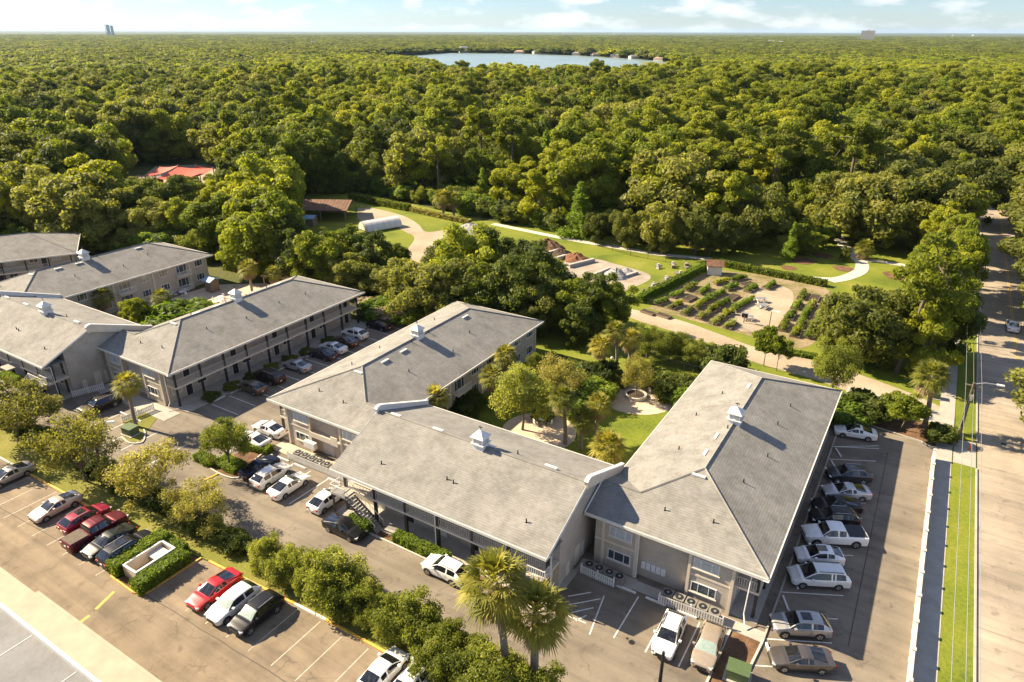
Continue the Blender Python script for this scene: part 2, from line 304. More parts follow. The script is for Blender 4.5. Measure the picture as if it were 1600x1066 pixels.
def kerb(name, pts, mat, w=0.16, h=0.14, parent=None, label=None):
    mb = MB(); pl = ribbon_pts(pts, w); n = len(pl) // 2
    for i in range(n - 1):
        a, b, c, d = pl[i], pl[i + 1], pl[len(pl) - 2 - i], pl[len(pl) - 1 - i]
        mb.prism([d, c, b, a], -0.05, h)
    o = mb.build(name, mat, parent)
    if parent is None: o['kind'] = 'structure'
    return o
def strip(mb, a, b, w, z):
    a, b = Vector((a[0], a[1])), Vector((b[0], b[1])); d = (b - a).normalized(); n = Vector((-d.y, d.x)) * w / 2
    mb.face([(*(a - n), z), (*(b - n), z), (*(b + n), z), (*(a + n), z)])
def mark(name, a, b, w, z, mat, parent):
    a, b = Vector((a[0], a[1])), Vector((b[0], b[1])); d = b - a
    key = (round(d.length, 1), w, mat.name)
    if key not in MARKS:
        mb = MB(); l = key[0]; strip(mb, (-l / 2, 0), (l / 2, 0), w, 0); MARKS[key] = mb.mesh(name, mat)
    m = (a + b) / 2
    return link(name, MARKS[key], parent, (m.x, m.y, z), math.atan2(d.y, d.x))
MARKS = {}
ground = sheet('ground', [(-60000, -600), (60000, -600), (60000, 60000), (-60000, 60000)], 0.0, M['floor'], px=False)
# complex: asphalt court around the apartment wings
lot = sheet('parking_lot', [(-150, 31.9), (-34, 31.9), (-20, 32.1), (-12, 30.5), (-12, 20), (6.2, 20), (6.2, 86.6), (-4.6, 87.6), (-22, 86.5), (-22, 80), (-62, 80), (-62, 84.5), (-77, 82), (-77, 80), (-150, 70)], 0.012, M['asphalt'], px=False)
lower = sheet('lower_parking_lot', [(-150, -20), (-6, -20), (-12, 20), (-14.5, 26.8), (-19, 29.0), (-36.8, 28.85), (-50.3, 28.25), (-60, 27.15), (-81.6, 26.65), (-150, 25.5)], 0.012, M['asphalt_lower'], px=False)
# planting strip between the two lots
verge = sheet('grass_verge', [(-150, 25.6), (-81.6, 26.75), (-60, 27.25), (-50.3, 28.35), (-36.8, 28.95), (-19, 29.1), (-14.4, 26.9), (-11.9, 20), (-11.6, 30.4), (-20, 31.9), (-34, 31.75), (-150, 31.75)], 0.06, M['grass_dry'], px=False)
kerb('kerb', [(-150, 31.85), (-66, 31.85), (-34, 31.85), (-20, 31.98), (-11.8, 30.45)], M['path'], 0.2, 0.16)
def painted_kerb(pts, cols):
    for i in range(len(pts) - 1):
        a, b = Vector(pts[i]), Vector(pts[i + 1]); n = max(1, int((b - a).length / 9)); 
        for k in range(n):
            kerb('painted_kerb', [a.lerp(b, k / n), a.lerp(b, (k + 1) / n)], M[cols[(i + k) % len(cols)]], 0.22, 0.15)
painted_kerb([(-150, 25.55), (-81.6, 26.7), (-66, 27.0)], ['path', 'painty', 'path'])
painted_kerb([(-66, 27.0), (-60, 27.2), (-55, 27.7)], ['painty'])
painted_kerb([(-50.3, 28.3), (-45, 28.55), (-39.5, 28.8)], ['painty'])
painted_kerb([(-39.5, 28.8), (-36, 28.92), (-33.2, 28.98)], ['paintw', 'painty', 'paintw'])
painted_kerb([(-33.2, 28.98), (-19, 29.05), (-14.4, 26.85), (-11.9, 20)], ['painty'])
# lower lot: stall lines square to the kerb, one line of joints
for i in range(-17, 14):
    x = -33.6 + 2.65 * i
    if -57 < x < -48.5 or x > -17: continue
    yk = 28.8 if x > -50 else 27.1 + (x + 60) * 0.02
    mark('stall_line', (x, yk - 5.4), (x, yk - 0.2), 0.09, 0.018, M['paintworn'], lower)
for a, b in (((178, 925), (150, 952)), ((140, 962), (122, 975))):
    p, q = G(*a), G(*b); mark('lane_line', p, q, 0.28, 0.018, M['painty'], lower)
tar = plain('tar_seam', (0.07, 0.06, 0.05), 0.9)
for pts in ([(-90, 21.6), (-62, 22.6), (-40, 22.9), (-24, 23.2)], [(-70, 17.2), (-50, 17.4), (-30, 17.6)]):
    q = [Vector((p[0], p[1])) for p in smooth_line(pts, 10)]
    q = [Vector((p.x, p.y + 0.10 * math.sin(p.x * 1.9) + 0.06 * math.sin(p.x * 4.7))) for p in q]
    rp = ribbon_pts(q, 0.07); mb = MB(); n = len(q)
    for i in range(n - 1): mb.face([(*rp[2 * n - 1 - i], 0.02), (*rp[2 * n - 2 - i], 0.02), (*rp[i + 1], 0.02), (*rp[i], 0.02)])
    mb.build('tar_seam', tar, lower)
# upper lots: stalls in front of wing B (cars nose to the building), in front of C and at E
for i in range(13):
    y = 47.6 + 2.72 * i; mark('stall_line', (-75.6, y), (-70.4, y), 0.10, 0.018, M['paintw'], lot)
for i in range(6):
    x = -64.2 + 2.75 * i; mark('stall_line', (x - 0.2, 38.2), (x, 43.6), 0.10, 0.018, M['paintw'], lot)
for i in range(6):
    x = -83.5 + 2.75 * i; mark('stall_line', (x, 34.4), (x, 39.6), 0.10, 0.018, M['paintw'], lot)
for k in range(3):                                             # stalls by the pickets at E
    x = -14.75 + 2.72 * k; mark('stall_line', (x, 39.9), (x, 45.2), 0.11, 0.018, M['paintw'], lot)
# hatched no-parking bay
for a, b in (((921, 992), (944, 931)), ((881, 960), (916, 974)), ((888, 932), (923, 926)), ((880, 947), (938, 936)), ((881, 960), (927, 950)), ((900, 970), (916, 962))):
    mark('hatch_line', G(*a), G(*b), 0.11, 0.018, M['paintw'], lot)
# angled stalls on the east side of E
STY = [697.2, 716.9, 738, 759, 783.2, 807, 835, 865.8, 895, 929, 966, 1004, 1047]
ad = Vector((math.cos(R(27)), math.sin(R(27)))); stalls = []
for k, py in enumerate(STY):
    p = G(1282, py); s = p.x + 5.2
    a = Vector((p.x, p.y)) - ad * s * 0.55; a = Vector((p.x, p.y)) + ad * ((-4.55 - p.x) / ad.x); b = a + ad * 5.6
    stalls.append(a); mark('stall_line', a + ad * 0.3, b, 0.10, 0.018, M['paintw'], lot)
mark('stall_line', stalls[0] + ad * 0.3, G(1373, 697), 0.1, 0.0185, M['paintw'], lot)
mark('lot_joint', (1.6, 49), (1.4, 82), 0.09, 0.018, tar, lot)
# drain covers and repairs
for q, s in (((987, 1004), 0.5), ((1568, 694), 0.6), ((980, 998), 0.22)):
    p = G(*q); mb = MB(); mb.face([(p.x + s * 0.5 * math.cos(i * math.pi / 6), p.y + s * 0.5 * math.sin(i * math.pi / 6), 0.03) for i in range(12)]); mb.build('drain_cover', M['iron'], lot)
# wheel stops
WS = MB(); WS.prism([(-0.9, -0.08), (0.9, -0.08), (0.9, 0.08), (-0.9, 0.08)], 0.0, 0.13); WSM = WS.mesh('wheel_stop', M['white'])
WSN = {}
def wheel_stop(p, rz, label): o = link('wheel_stop', WSM, None, (p[0], p[1], 0.012), rz); WSN[label] = WSN.get(label, 0) + 1; tag(o, label + ', ' + 'first second third fourth fifth sixth seventh eighth ninth tenth eleventh twelfth'.split()[WSN[label] - 1], 'wheel stop', 'concrete wheel stops')
for k in (0, 1, 2, 3, 4, 5, 6, 8, 9, 10, 11):
    m = (stalls[k] + stalls[min(k + 1, 12)]) / 2 + ad * (1.15 if k < 9 else 1.0); wheel_stop(m, R(117), 'white concrete wheel stop in the angled stalls along the shaded gallery')
for k in range(3): wheel_stop((-16.0 + 2.72 * k, 45.4), 0, 'white concrete wheel stop before the picket fences of the front wing')
for k in range(12): wheel_stop((-76.0, 49.0 + 2.72 * k), R(90), 'white concrete wheel stop in the shaded row facing the black columns')
for x in (-57.6, -54.9, -49.6, -46.8): wheel_stop((x, 43.6), 0, 'white concrete wheel stop below the long picket fence')
for x in (-83.0, -80.2): wheel_stop((x, 40.0), 0, 'white concrete wheel stop near the lone palm')
# sidewalk, grass verge, kerb and road on the east side
sw = empty('sidewalk'); sw['kind'] = 'structure'
n_ = 0
y = 8.0
while y < 175:                                                 # flag by flag, joints between
    mb = MB(); mb.b2(6.1, 7.84, y + 0.006, y + 1.494, -0.05, 0.05 + 0.004 * math.sin(y * 3)); mb.build('flagstone', M['concrete'], sw); y += 1.5
y = 86
for k in range(3):
    mb = MB(); mb.b2(7.96, 10.2, 83.6 + 2.0 * k, 85.59 + 2.0 * k, -0.05, 0.045); mb.build('flagstone', M['concrete'], sw)
sheet('grass_strip', [(7.86, 0), (10.15, 0), (10.15, 83.55), (7.86, 83.55)], 0.055, M['grass'], px=False)
sheet('grass_strip', [(7.97, 89.65), (10.15, 89.65), (10.15, 300), (7.97, 300)], 0.055, M['grass'], px=False)
kerb('kerb', [(10.25, 0), (10.25, 83.4)], M['concrete'], 0.18, 0.14); kerb('kerb', [(10.25, 89.8), (10.25, 600)], M['concrete'], 0.18, 0.14)
road = sheet('road', [(10.34, -10), (20.4, -10), (20.4, 900), (10.34, 900)], 0.014, M['road'], px=False)
kerb('kerb', [(20.5, 0), (20.5, 600)], M['concrete'], 0.18, 0.14)
sheet('grass_strip', [(20.6, 0), (40, 0), (40, 320), (20.6, 320)], 0.05, M['grass'], px=False)
for k in range(26):
    for dx in (-0.13, 0.13): mark('centre_line', (15.4 + dx, 120 + 9 * k), (15.4 + dx, 129 + 9 * k), 0.10, 0.02, M['painty'], road)
for k in range(30): mb = MB(); strip(mb, (10.4, 20 + 9.2 * k), (20.3, 20 + 9.2 * k), 0.035, 0.019); mb.build('slab_joint', tar, road)
# lawns and tracks north of the buildings
sheet('lawn', [(-47, 55), (-20.4, 55), (-20.4, 84), (-4.6, 88), (6.4, 87.2), (6.4, 100), (-15, 97.5), (-45, 95.5), (-62, 93), (-62, 84.4), (-47, 84.4)], 0.02, M['grass'], px=False)
sheet('park_lawn', [(455, 335), (470, 300), (560, 300), (760, 345), (1100, 380), (1240, 345), (1420, 330), (1526, 400), (1524, 470), (1500, 640), (1475, 690), (1300, 640), (1000, 540), (860, 520), (690, 470), (560, 430)], 0.006, M['grass'])
c4 = lambda L: [(440 + x * 0.2533, 290 + y * 0.2533) for x, y in L]; c5 = lambda L: [(800 + x * 0.2533, 330 + y * 0.2533) for x, y in L]
def blob(name, pts, z, mat): return sheet(name, [(p.x, p.y) for p in smooth_line(pts + [pts[0]], 4)[:-1]], z, mat)
blob('dirt_track', c4([(470, 140), (560, 140), (700, 172), (790, 205), (850, 245), (900, 288), (1080, 262), (1180, 258), (1150, 300), (980, 330), (1020, 400), (930, 470), (800, 490), (745, 440), (820, 330), (760, 285), (640, 230), (480, 215)]), 0.03, M['dirt'])
blob('gravel_yard', c5([(250, 320), (500, 296), (640, 328), (780, 366), (850, 395), (840, 430), (740, 475), (690, 490), (560, 480), (420, 450), (270, 470)]), 0.03, M['gravel'])
blob('dirt_road', [(985, 483), (1060, 500), (1120, 521), (1190, 546), (1280, 566), (1400, 606), (1475, 640), (1480, 662), (1400, 640), (1275, 594), (1200, 573), (1130, 549), (1075, 526), (985, 497)], 0.035, M['dirt'])
blob('garden_soil', [(1012, 482), (1095, 430), (1150, 425), (1290, 450), (1296, 500), (1255, 545), (1170, 525)], 0.024, M['gardensoil'])
blob('garden_floor', [(1132, 508), (1160, 470), (1200, 447), (1238, 456), (1232, 490), (1205, 517), (1160, 518)], 0.034, M['dirt'])
lp = smooth_line([G(770, 350), G(883, 373), G(987, 391), G(1040, 399), G(1117, 406), G(1190, 420), G(1250, 433), G(1305, 437)], 6)
sheet('park_path', ribbon_pts(lp, 2.0), 0.04, M['path'], px=False)
lp = smooth_line([G(1296, 439), G(1322, 434), G(1344, 424), G(1346, 411), G(1332, 398), G(1318, 384), G(1306, 366)], 6)
sheet('park_path', ribbon_pts(lp, 2.6), 0.045, M['path'], px=False)
lp = smooth_line([G(1338, 406), G(1360, 408), G(1380, 410), G(1420, 416)], 5); sheet('park_path', ribbon_pts(lp, 1.9), 0.05, M['path'], px=False)
for q, s in (((1232, 419), 1.6), ((1255, 408), 2.6), ((1285, 400), 2.2), ((1317, 420), 2.0), ((1405, 432), 3.0), ((1080, 380), 3.5), ((1110, 385), 3)):
    p = G(*q); sheet('mulch_ring', [(p.x + s * (1 + 0.15 * math.sin(3 * a)) * math.cos(a), p.y + s * math.sin(a)) for a in [i * math.pi / 9 for i in range(18)]], 0.05, M['mulch'], px=False)
# planting bed, north end of the east lot
sheet('mulch_bed', [(-5.5, 87.5), (-1, 87.0), (4.5, 86.7), (6.3, 86.3), (6.35, 91.5), (-3, 92.5), (-9, 93)], 0.05, M['mulch'], px=False)
kerb('kerb', [(-4.8, 88.0), (1.2, 87.1), (4.6, 86.6), (5.6, 86.0), (6.3, 85.9)], M['concrete'], 0.16, 0.15)
sheet('walkway', [(-5.0, 93.5), (6.3, 92.2), (6.3, 96.0), (-5.0, 97.5)], 0.045, M['concrete'], px=False)
# concrete walks round the wings
for nm, r, mt, z in (('walkway', (-15.6, -4.4, 45.7, 46.9), 'concrete', 0.05), ('walkway', (-45.6, -21, 39.2, 42.4), 'concrete', 0.05), ('walkway', (-60.6, -45.6, 44.6, 46.3), 'paver', 0.05), ('walkway', (-21.0, -15.6, 45.2, 47.0), 'concrete', 0.046),
                     ('walkway', (-79.0, -76.4, 44.6, 79), 'concrete', 0.05), ('walkway', (-93, -77.0, 41.6, 43.9), 'concrete', 0.05), ('walkway', (-118, -93.2, 36.4, 39), 'concrete', 0.05), ('gap_walk', (-23, -20.6, 42.5, 45.2), 'concrete', 0.047)):
    sheet(nm if nm != 'gap_walk' else 'walkway', [(r[0], r[2]), (r[1], r[2]), (r[1], r[3]), (r[0], r[3])], z, M[mt], px=False)
kerb('kerb', [(-45.6, 39.1), (-21.2, 39.1)], M['path'], 0.16, 0.15); kerb('kerb', [(-118, 36.3), (-93.2, 36.3)], M['path'], 0.16, 0.15); kerb('kerb', [(-76.3, 45), (-76.3, 79)], M['concrete'], 0.16, 0.14)
kerb('kerb', [(-4.35, 46.0), (-4.35, 84)], M['concrete'], 0.16, 0.14); kerb('kerb', [(-60.8, 44.4), (-45.6, 44.4)], M['concrete'], 0.16, 0.14)
sheet('mulch_bed', [(-39.9, 39.2), (-21.2, 39.2), (-21.2, 40.2), (-39.9, 40.2)], 0.054, M['mulch'], px=False)
kerb('kerb', [(-4.35, 46.0), (-4.6, 42.5), (-5.0, 39.6), (-6.1, 38.2), (-7.0, 39.6), (-6.9, 45.6)], M['path'], 0.18, 0.15)
sheet('mulch_bed', [(-4.5, 45.7), (-4.7, 42.5), (-5.1, 39.7), (-6.1, 38.4), (-6.9, 39.7), (-6.8, 45.6)], 0.05, M['mulch'], px=False)
# courtyard terraces
def disc(name, c, r, z, mat, ax=1.0, k=28): return sheet(name, [(c[0] + r * ax * math.cos(2 * math.pi * i / k), c[1] + r * math.sin(2 * math.pi * i / k)) for i in range(k)], z, mat, px=False)
disc('terrace', G(993, 617), 5.4, 0.05, M['paver'], 1.05); disc('terrace', G(842, 675), 4.6, 0.05, M['paver'])
# lake and its far meadow
sheet('lake', [(668, 110), (690, 124), (740, 132), (785, 119), (835, 134), (890, 121), (945, 135), (985, 120), (1015, 129), (1055, 116), (1085, 106), (1060, 99), (1000, 93), (900, 87), (800, 84), (700, 83), (650, 86), (560, 91), (530, 96), (600, 99), (655, 108)], 0.15, None)
wm, t_, b_, o_ = nodes('lake_water'); b_.inputs['Roughness'].default_value = 0.3; b_.inputs['IOR'].default_value = 1.33; b_.inputs['Specular IOR Level'].default_value = 0.6
t_.links.new(ramp(t_, noise(t_, 0.01), [(0.3, (0.17, 0.235, 0.235)), (0.7, (0.22, 0.29, 0.285))]), b_.inputs['Base Color']); bump(t_, b_, noise(t_, 0.6), 0.15, 0.3)
bpy.data.objects['lake'].data.materials.append(wm)
sheet('meadow', [(1000, 97), (1060, 101), (1120, 104), (1130, 108), (1060, 112), (1010, 103)], 0.2, M['grass_dry'])
# left court: pool and its deck
sheet('pool_deck', [(-108, 56), (-94.5, 56), (-92.5, 83), (-108, 84), (-116, 78), (-116, 60)], 0.045, M['paver'], px=False)
disc('pool_water', (-98.0, 55.5), 4.2, 0.06, M['pool'], 0.8)
sheet('lawn', [(-116, 52), (-94.5, 52), (-94.5, 56), (-108, 56), (-116, 60)], 0.04, M['grass'], px=False)
# ------------------------------------------------------------------ apartment wings
ZE, ZR, HW = 5.4, 8.4, 7.95; KS = (ZR - ZE) / HW
CUP = {}
def cupola(parent, x, y, z):
    r = link('cupola', None, parent, (x, y, z))
    if not CUP:
        CUP['cupola_base'] = MB().b2(-0.62, 0.62, -0.62, 0.62, -0.55, 0.35).mesh('cupola_base', M['white'])
        lv = MB().b2(-0.46, 0.46, -0.46, 0.46, 0.44, 1.06)
        CUP['cupola_louvre'] = lv.mesh('cupola_louvre', M['rail'])
        s = MB()
        for k in range(4):
            z0 = 0.5 + 0.14 * k; s.prism([(-0.52, -0.52), (0.52, -0.52), (0.52, 0.52), (-0.52, 0.52)], z0, z0 + 0.06)
        for a in (-1, 1):
            for b in (-1, 1): s.b2(a * 0.52 - 0.06, a * 0.52 + 0.06, b * 0.52 - 0.06, b * 0.52 + 0.06, 0.36, 1.06)
        CUP['cupola_slats'] = s.mesh('cupola_slats', M['white'])
        CUP['cupola_shelf'] = MB().b2(-0.74, 0.74, -0.74, 0.74, 0.35, 0.44).mesh('cupola_shelf', M['white'])
        p = MB(); a = 0.76; p.prism([(-a, -a), (a, -a), (a, a), (-a, a)], 1.06, 1.13)
        ap = (0, 0, 1.75); c = [(-a, -a, 1.131), (a, -a, 1.131), (a, a, 1.131), (-a, a, 1.131)]
        for i in range(4): p.face([c[i], c[(i + 1) % 4], ap])
        CUP['cupola_roof'] = p.mesh('cupola_roof', M['white'])
        CUP['finial'] = MB().cyl((0, 0, 1.7), (0, 0, 2.25), 0.03, 0.015, 6).b2(-0.22, 0.22, -0.012, 0.012, 2.0, 2.1).mesh('finial', M['iron'])
    r.empty_display_size = 0.3
    for k, me in CUP.items(): link(k, me, r)
SMALL = {}
def roof_bits(roof, vents, pipes):
    if not SMALL:
        SMALL['v'] = MB().b2(-0.62, 0.62, -0.14, 0.14, 0.0, 0.14).mesh('ridge_vent', M['white'])
        SMALL['p'] = MB().cyl((0, 0, -0.2), (0, 0, 0.35), 0.06, n=8).cyl((0, 0, -0.1), (0, 0, 0.05), 0.14, 0.07, 8).mesh('vent_pipe', M['iron'])
    for x, y, z, rz in vents: link('ridge_vent', SMALL['v'], roof, (x, y, z), rz)
    for x, y, z in pipes: link('vent_pipe', SMALL['p'], roof, (x, y, z))
WIN = {}
def window(parent, c, w, h, axis, sgn, style='slide'):
    """axis 'y': the pane faces along y (sgn = outward sign)"""
    key = (w, h, style)
    if key not in WIN:
        fr = MB(); t = 0.07
        for z in (-h / 2, h / 2): fr.b2(-w / 2 - t, w / 2 + t, -0.07, 0.0, z - t / 2, z + t / 2)
        for x in (-w / 2, w / 2): fr.b2(x - t / 2, x + t / 2, -0.072, 0.0, -h / 2, h / 2)
        for x in ((-w * 0.22, w * 0.22) if w > 1.5 else (0,)): fr.b2(x - 0.03, x + 0.03, -0.06, 0.0, -h / 2, h / 2)
        pn = MB().b2(-w / 2, w / 2, -0.035, 0.0, -h / 2, h / 2)
        sl = MB().b2(-w / 2 - 0.15, w / 2 + 0.15, -0.13, 0.0, -h / 2 - 0.15, -h / 2 - 0.05)
        WIN[key] = (fr.mesh('window_frame', M['white']), pn.mesh('pane', M['blind'] if style == 'blind' else M['glass']), sl.mesh('sill', M['cream']))
    f, p, s = WIN[key]; rz = {('y', -1): 0, ('y', 1): math.pi, ('x', 1): math.pi / 2, ('x', -1): -math.pi / 2}[(axis, sgn)]
    r = link('window', p, parent, c, rz); link('window_frame', f, r); link('sill', s, r)
def door(parent, c, axis, sgn, mat='black'):
    if ('d', mat) not in WIN:
        WIN[('d', mat)] = (MB().b2(-0.46, 0.46, -0.05, 0.0, 0.0, 2.05).mesh('door', M[mat]), MB().b2(-0.56, -0.461, -0.08, 0, 0, 2.15).b2(0.461, 0.56, -0.08, 0, 0, 2.15).b2(-0.461, 0.461, -0.08, 0, 2.051, 2.15).mesh('door_frame', M['trim']), MB().b2(0.32, 0.40, -0.12, -0.05, 0.95, 1.05).mesh('door_handle', M['metal']))
    a, b, h = WIN[('d', mat)]; rz = {('y', -1): 0, ('y', 1): math.pi, ('x', 1): math.pi / 2, ('x', -1): -math.pi / 2}[(axis, sgn)]
    r = link('door', a, parent, c, rz); link('door_frame', b, r); link('door_handle', h, r)
def railing(parent, a, b, z, mat='rail', h=0.95, gap=0.19):
    a, b = Vector((a[0], a[1], z)), Vector((b[0], b[1], z)); d = b - a; n = max(2, int(d.length / gap)); rz = math.atan2(d.y, d.x)
    top = MB().box((0, 0, h), (d.length, 0.06, 0.06))
    m = (a + b) / 2; r = top.build('railing', M[mat], parent, m, rz=rz)
    MB().box((0, 0, 0.10), (d.length, 0.05, 0.05)).build('bottom_rail', M[mat], r)
    bl = MB()
    for i in range(n + 1): bl.box((-d.length / 2 + d.length * i / n, 0, h / 2 + 0.05), (0.045, 0.045, h - 0.1))
    o = bl.build('balusters', M[mat], r); o['kind'] = 'stuff'
    return r
COLM = {}
def column(parent, x, y, z0, z1, w=0.24, mat='black'):
    k = (round(z1 - z0, 2), w, mat)
    if k not in COLM: COLM[k] = MB().b2(-w / 2, w / 2, -w / 2, w / 2, 0, k[0]).b2(-w / 2 - 0.05, w / 2 + 0.05, -w / 2 - 0.05, w / 2 + 0.05, k[0] - 0.18, k[0] - 0.01).mesh('column', M[mat])
    link('column', COLM[k], parent, (x, y, z0))
def downspout(parent, pts): MB().tube(pts, 0.055, 6).build('downspout', M['white'], parent)
def wing(label, x0, y0, y1, mirror=False, canopy=False, cup=None, rz=0.0, loc=(0, 0, 0), stub=True, spout=True):
    """hip-roofed two-storey wing along y with a gallery on its outer long side and a short stub roof on the other"""
    root = empty('apartment_building', ((x0 + HW), y0, 0), rz, label, 'building', 'apartment wings')
    sg = -1 if mirror else 1; Ln = y1 - y0; Wd = 2 * HW
    X = lambda u: (u - HW) * sg                                  # local x
    def bx(mb, u0, u1, a, b, z0, z1): mb.b2(X(u0), X(u1), a, b, z0, z1); return mb
    e = 0.25; s = 3.6
    P = lambda u, y, z: (X(u), y, z)
    zr = ZE + KS * s; pad = lambda f: f if not mirror else f[::-1]
    rm = MB()
    if stub:
        rm.face(pad([P(-e, 0, ZE), P(Wd, 0, ZE), P(HW, HW, ZR), P(s, s, zr), P(-e, s, zr)]))
        rm.face(pad([P(-e, s, zr), P(s, s, zr), P(0, 2 * s, ZE), P(-e, 2 * s, ZE)]))
        rm.face(pad([P(s, s, zr), P(HW, HW, ZR), P(HW, Ln - HW, ZR), P(0, Ln, ZE), P(0, 2 * s, ZE)]))
    else:
        rm.face(pad([P(0, 0, ZE), P(Wd, 0, ZE), P(HW, HW, ZR)])); rm.face(pad([P(0, 0, ZE), P(HW, HW, ZR), P(HW, Ln - HW, ZR), P(0, Ln, ZE)]))
    rm.face(pad([P(Wd, 0, ZE), P(Wd, Ln, ZE), P(HW, Ln - HW, ZR), P(HW, HW, ZR)]))
    rm.face(pad([P(Wd, Ln, ZE), P(0, Ln, ZE), P(HW, Ln - HW, ZR)]))
    roof = rm.build('roof', M['shingle'], root)
    cap = MB()                                                   # hip and ridge caps
    def capline(a, b): cap.cyl(a, b, 0.10, 0.10, 4, False)
    dn = lambda p: (p[0], p[1], p[2] + 0.01)
    capline(dn(P(HW, HW, ZR)), dn(P(HW, Ln - HW, ZR))); capline(dn(P(HW, HW, ZR)), dn(P(Wd, 0, ZE))); capline(dn(P(HW, Ln - HW, ZR)), dn(P(Wd, Ln, ZE))); capline(dn(P(HW, Ln - HW, ZR)), dn(P(0, Ln, ZE)))
    capline(dn(P(HW, HW, ZR)), dn(P(s, s, zr)) if stub else dn(P(0, 0, ZE)))
    if stub: capline(dn(P(s, s, zr)), dn(P(-e, s, zr)))
    cap.build('hip_cap', M['shingle'], roof)
    fa = MB(); t = 0.09
    bx(fa, -e if stub else 0, Wd + t, -t, -0.002, ZE - 0.26, ZE + 0.02); bx(fa, Wd + 0.002, Wd + t, 0, Ln, ZE - 0.26, ZE + 0.02); bx(fa, -t, Wd + t, Ln + 0.002, Ln + t, ZE - 0.26, ZE + 0.02)
    bx(fa, -t, -0.002, (2 * s if stub else 0), Ln, ZE - 0.26, ZE + 0.02)
    fa.build('fascia', M['trim'], root)
    if stub:                                                     # stub gable with white rakes
        gm = MB(); q = [P(-e + 0.15, 0.05, ZE - 0.26), P(-e + 0.15, s, zr - 0.05), P(-e + 0.15, 2 * s - 0.05, ZE - 0.26)]; gm.face(q); gm.face([(p[0], p[1], p[2]) for p in reversed(q)][:3])
        gm.f = gm.f[:1]; gm.build('stub_gable', M['cream'], root)
        rk = MB(); rk.cyl(P(-e, 0, ZE - 0.06), P(-e, s, zr - 0.03), 0.12, n=4).cyl(P(-e, s, zr - 0.03), P(-e, 2 * s, ZE - 0.06), 0.12, n=4); rk.build('rake_board', M['white'], root)
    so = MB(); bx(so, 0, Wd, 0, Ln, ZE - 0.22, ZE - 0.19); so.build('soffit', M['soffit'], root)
    # walls: two bays at the south end with a recessed one between
    wl = MB(); bx(wl, 0.75, 13.3, 0.85, Ln - 1.0, 0, ZE - 0.2); bx(wl, 0.75, 4.85, 0.32, 0.86, 0, ZE - 0.2); bx(wl, 9.4, 13.3, 0.32, 0.86, 0, ZE - 0.2); wl.build('wall', M['wall'], root)
    for u in (1.55, 4.75, 9.55, 13.2): bx(MB(), u - 0.12, u + 0.12, 0.22, 0.319, 0, ZE - 0.2).build('pilaster', M['cream'], root)
    for u0, u1 in ((0.75, 4.85), (9.4, 13.3)): bx(MB(), u0, u1, 0.29, 0.318, 2.75, 2.95).build('string_course', M['cream'], root)
    for u in (3.2, 10.95):
        window(root, P(u, 0.318, 1.6), 2.1, 1.0, 'y', -1); window(root, P(u, 0.318, 4.15), 2.1, 1.0, 'y', -1, 'blind')
    if canopy:
        cm = MB(); bx(cm, 4.9, 9.35, 0.05, 0.849, 2.55, 2.72); bx(cm, 4.9, 5.9, -0.1, 0.0, 2.4, 3.5); bx(cm, 5.95, 9.3, -0.08, -0.01, 2.45, 3.1); cm.build('entry_canopy', M['cream'], root)
        dr = MB(); bx(dr, 6.6, 8.2, 0.82, 0.849, 0.05, 2.3); dr.build('door', M['rail'], root)
        bs = MB(); bx(bs, 8.5, 10.2, -0.35, 0.15, 0.9, 1.7); bs.build('mail_boxes', M['white'], root)
    else:
        for k in range(5): bx(MB(), 5.2 + 0.46 * k, 5.6 + 0.46 * k, 0.70, 0.849, 1.0, 1.75).build('meter_box', M['white'], root)
    # gallery
    gl = MB(); bx(gl, 13.3, 15.3, 0.9, Ln - 1.0, 2.62, 2.84); gl.build('gallery_slab', M['cream'], root)
    gs = MB(); bx(gs, 13.31, 15.6, 0.5, Ln - 0.6, 0.0, 0.08); gs.build('gallery_floor', M['concrete'], root)
    n = int((Ln - 2.0) / 3.6); ys = [1.1 + (Ln - 2.3) * i / n for i in range(n + 1)]
    for i, y in enumerate(ys):
        column(root, X(15.1), y, 0.08, ZE - 0.3)
        if i < n: railing(root, P(15.18, y + 0.16, 0), P(15.18, ys[i + 1] - 0.16, 0), 2.84)
    railing(root, P(13.4, 1.0, 0), P(15.0, 1.0, 0), 2.84)
    ax = 1 if not mirror else -1
    for i in range(n):
        ym = (ys[i] + ys[i + 1]) / 2
        for z in (0.08, 2.84):
            window(root, P(13.3, ym - 0.75, z + 1.5), 1.4, 1.0, 'x', ax, 'slide' if (i + (z > 1)) % 2 else 'blind')
            if i % 2 == 0: door(root, P(13.3, ym + 0.95, z), 'x', ax)
    # court side
    for i in range(n):
        ym = (ys[i] + ys[i + 1]) / 2 + 0.2
        if ym < 8: continue
        for z in (0.1, 2.8):
            if i % 3 == 1:
                ba = MB(); bx(ba, -0.25, 0.74, ym - 1.5, ym + 1.5, z - 0.12 + 0.14, z + 0.14); ba.build('balcony_slab', M['cream'], root); railing(root, P(-0.2, ym - 1.45, 0), P(-0.2, ym + 1.45, 0), z + 0.14, 'white')
                window(root, P(0.75, ym, z + 1.25), 2.1, 1.95, 'x', -ax)
            else: window(root, P(0.75, ym, z + 1.55), 1.6, 1.15, 'x', -ax, 'slide')
    for y in ys[2::2]: bx(MB(), 0.62, 0.749, y - 0.15, y + 0.15, 0, ZE - 0.2).build('pilaster', M['cream'], root)
    if spout:
        downspout(root, [P(15.95, -0.12, ZE - 0.2), P(14.6, 0.1, ZE - 0.35), P(14.5, 0.2, 0.9), P(14.9, -0.6, 0.2)])
        downspout(root, [P(4.95, 0.2, ZE - 0.25), P(4.95, 0.22, 0.1)])
    # ridge vents, pipes, cupola
    zz = lambda u, y: ZE + KS * min(u, Wd - u)
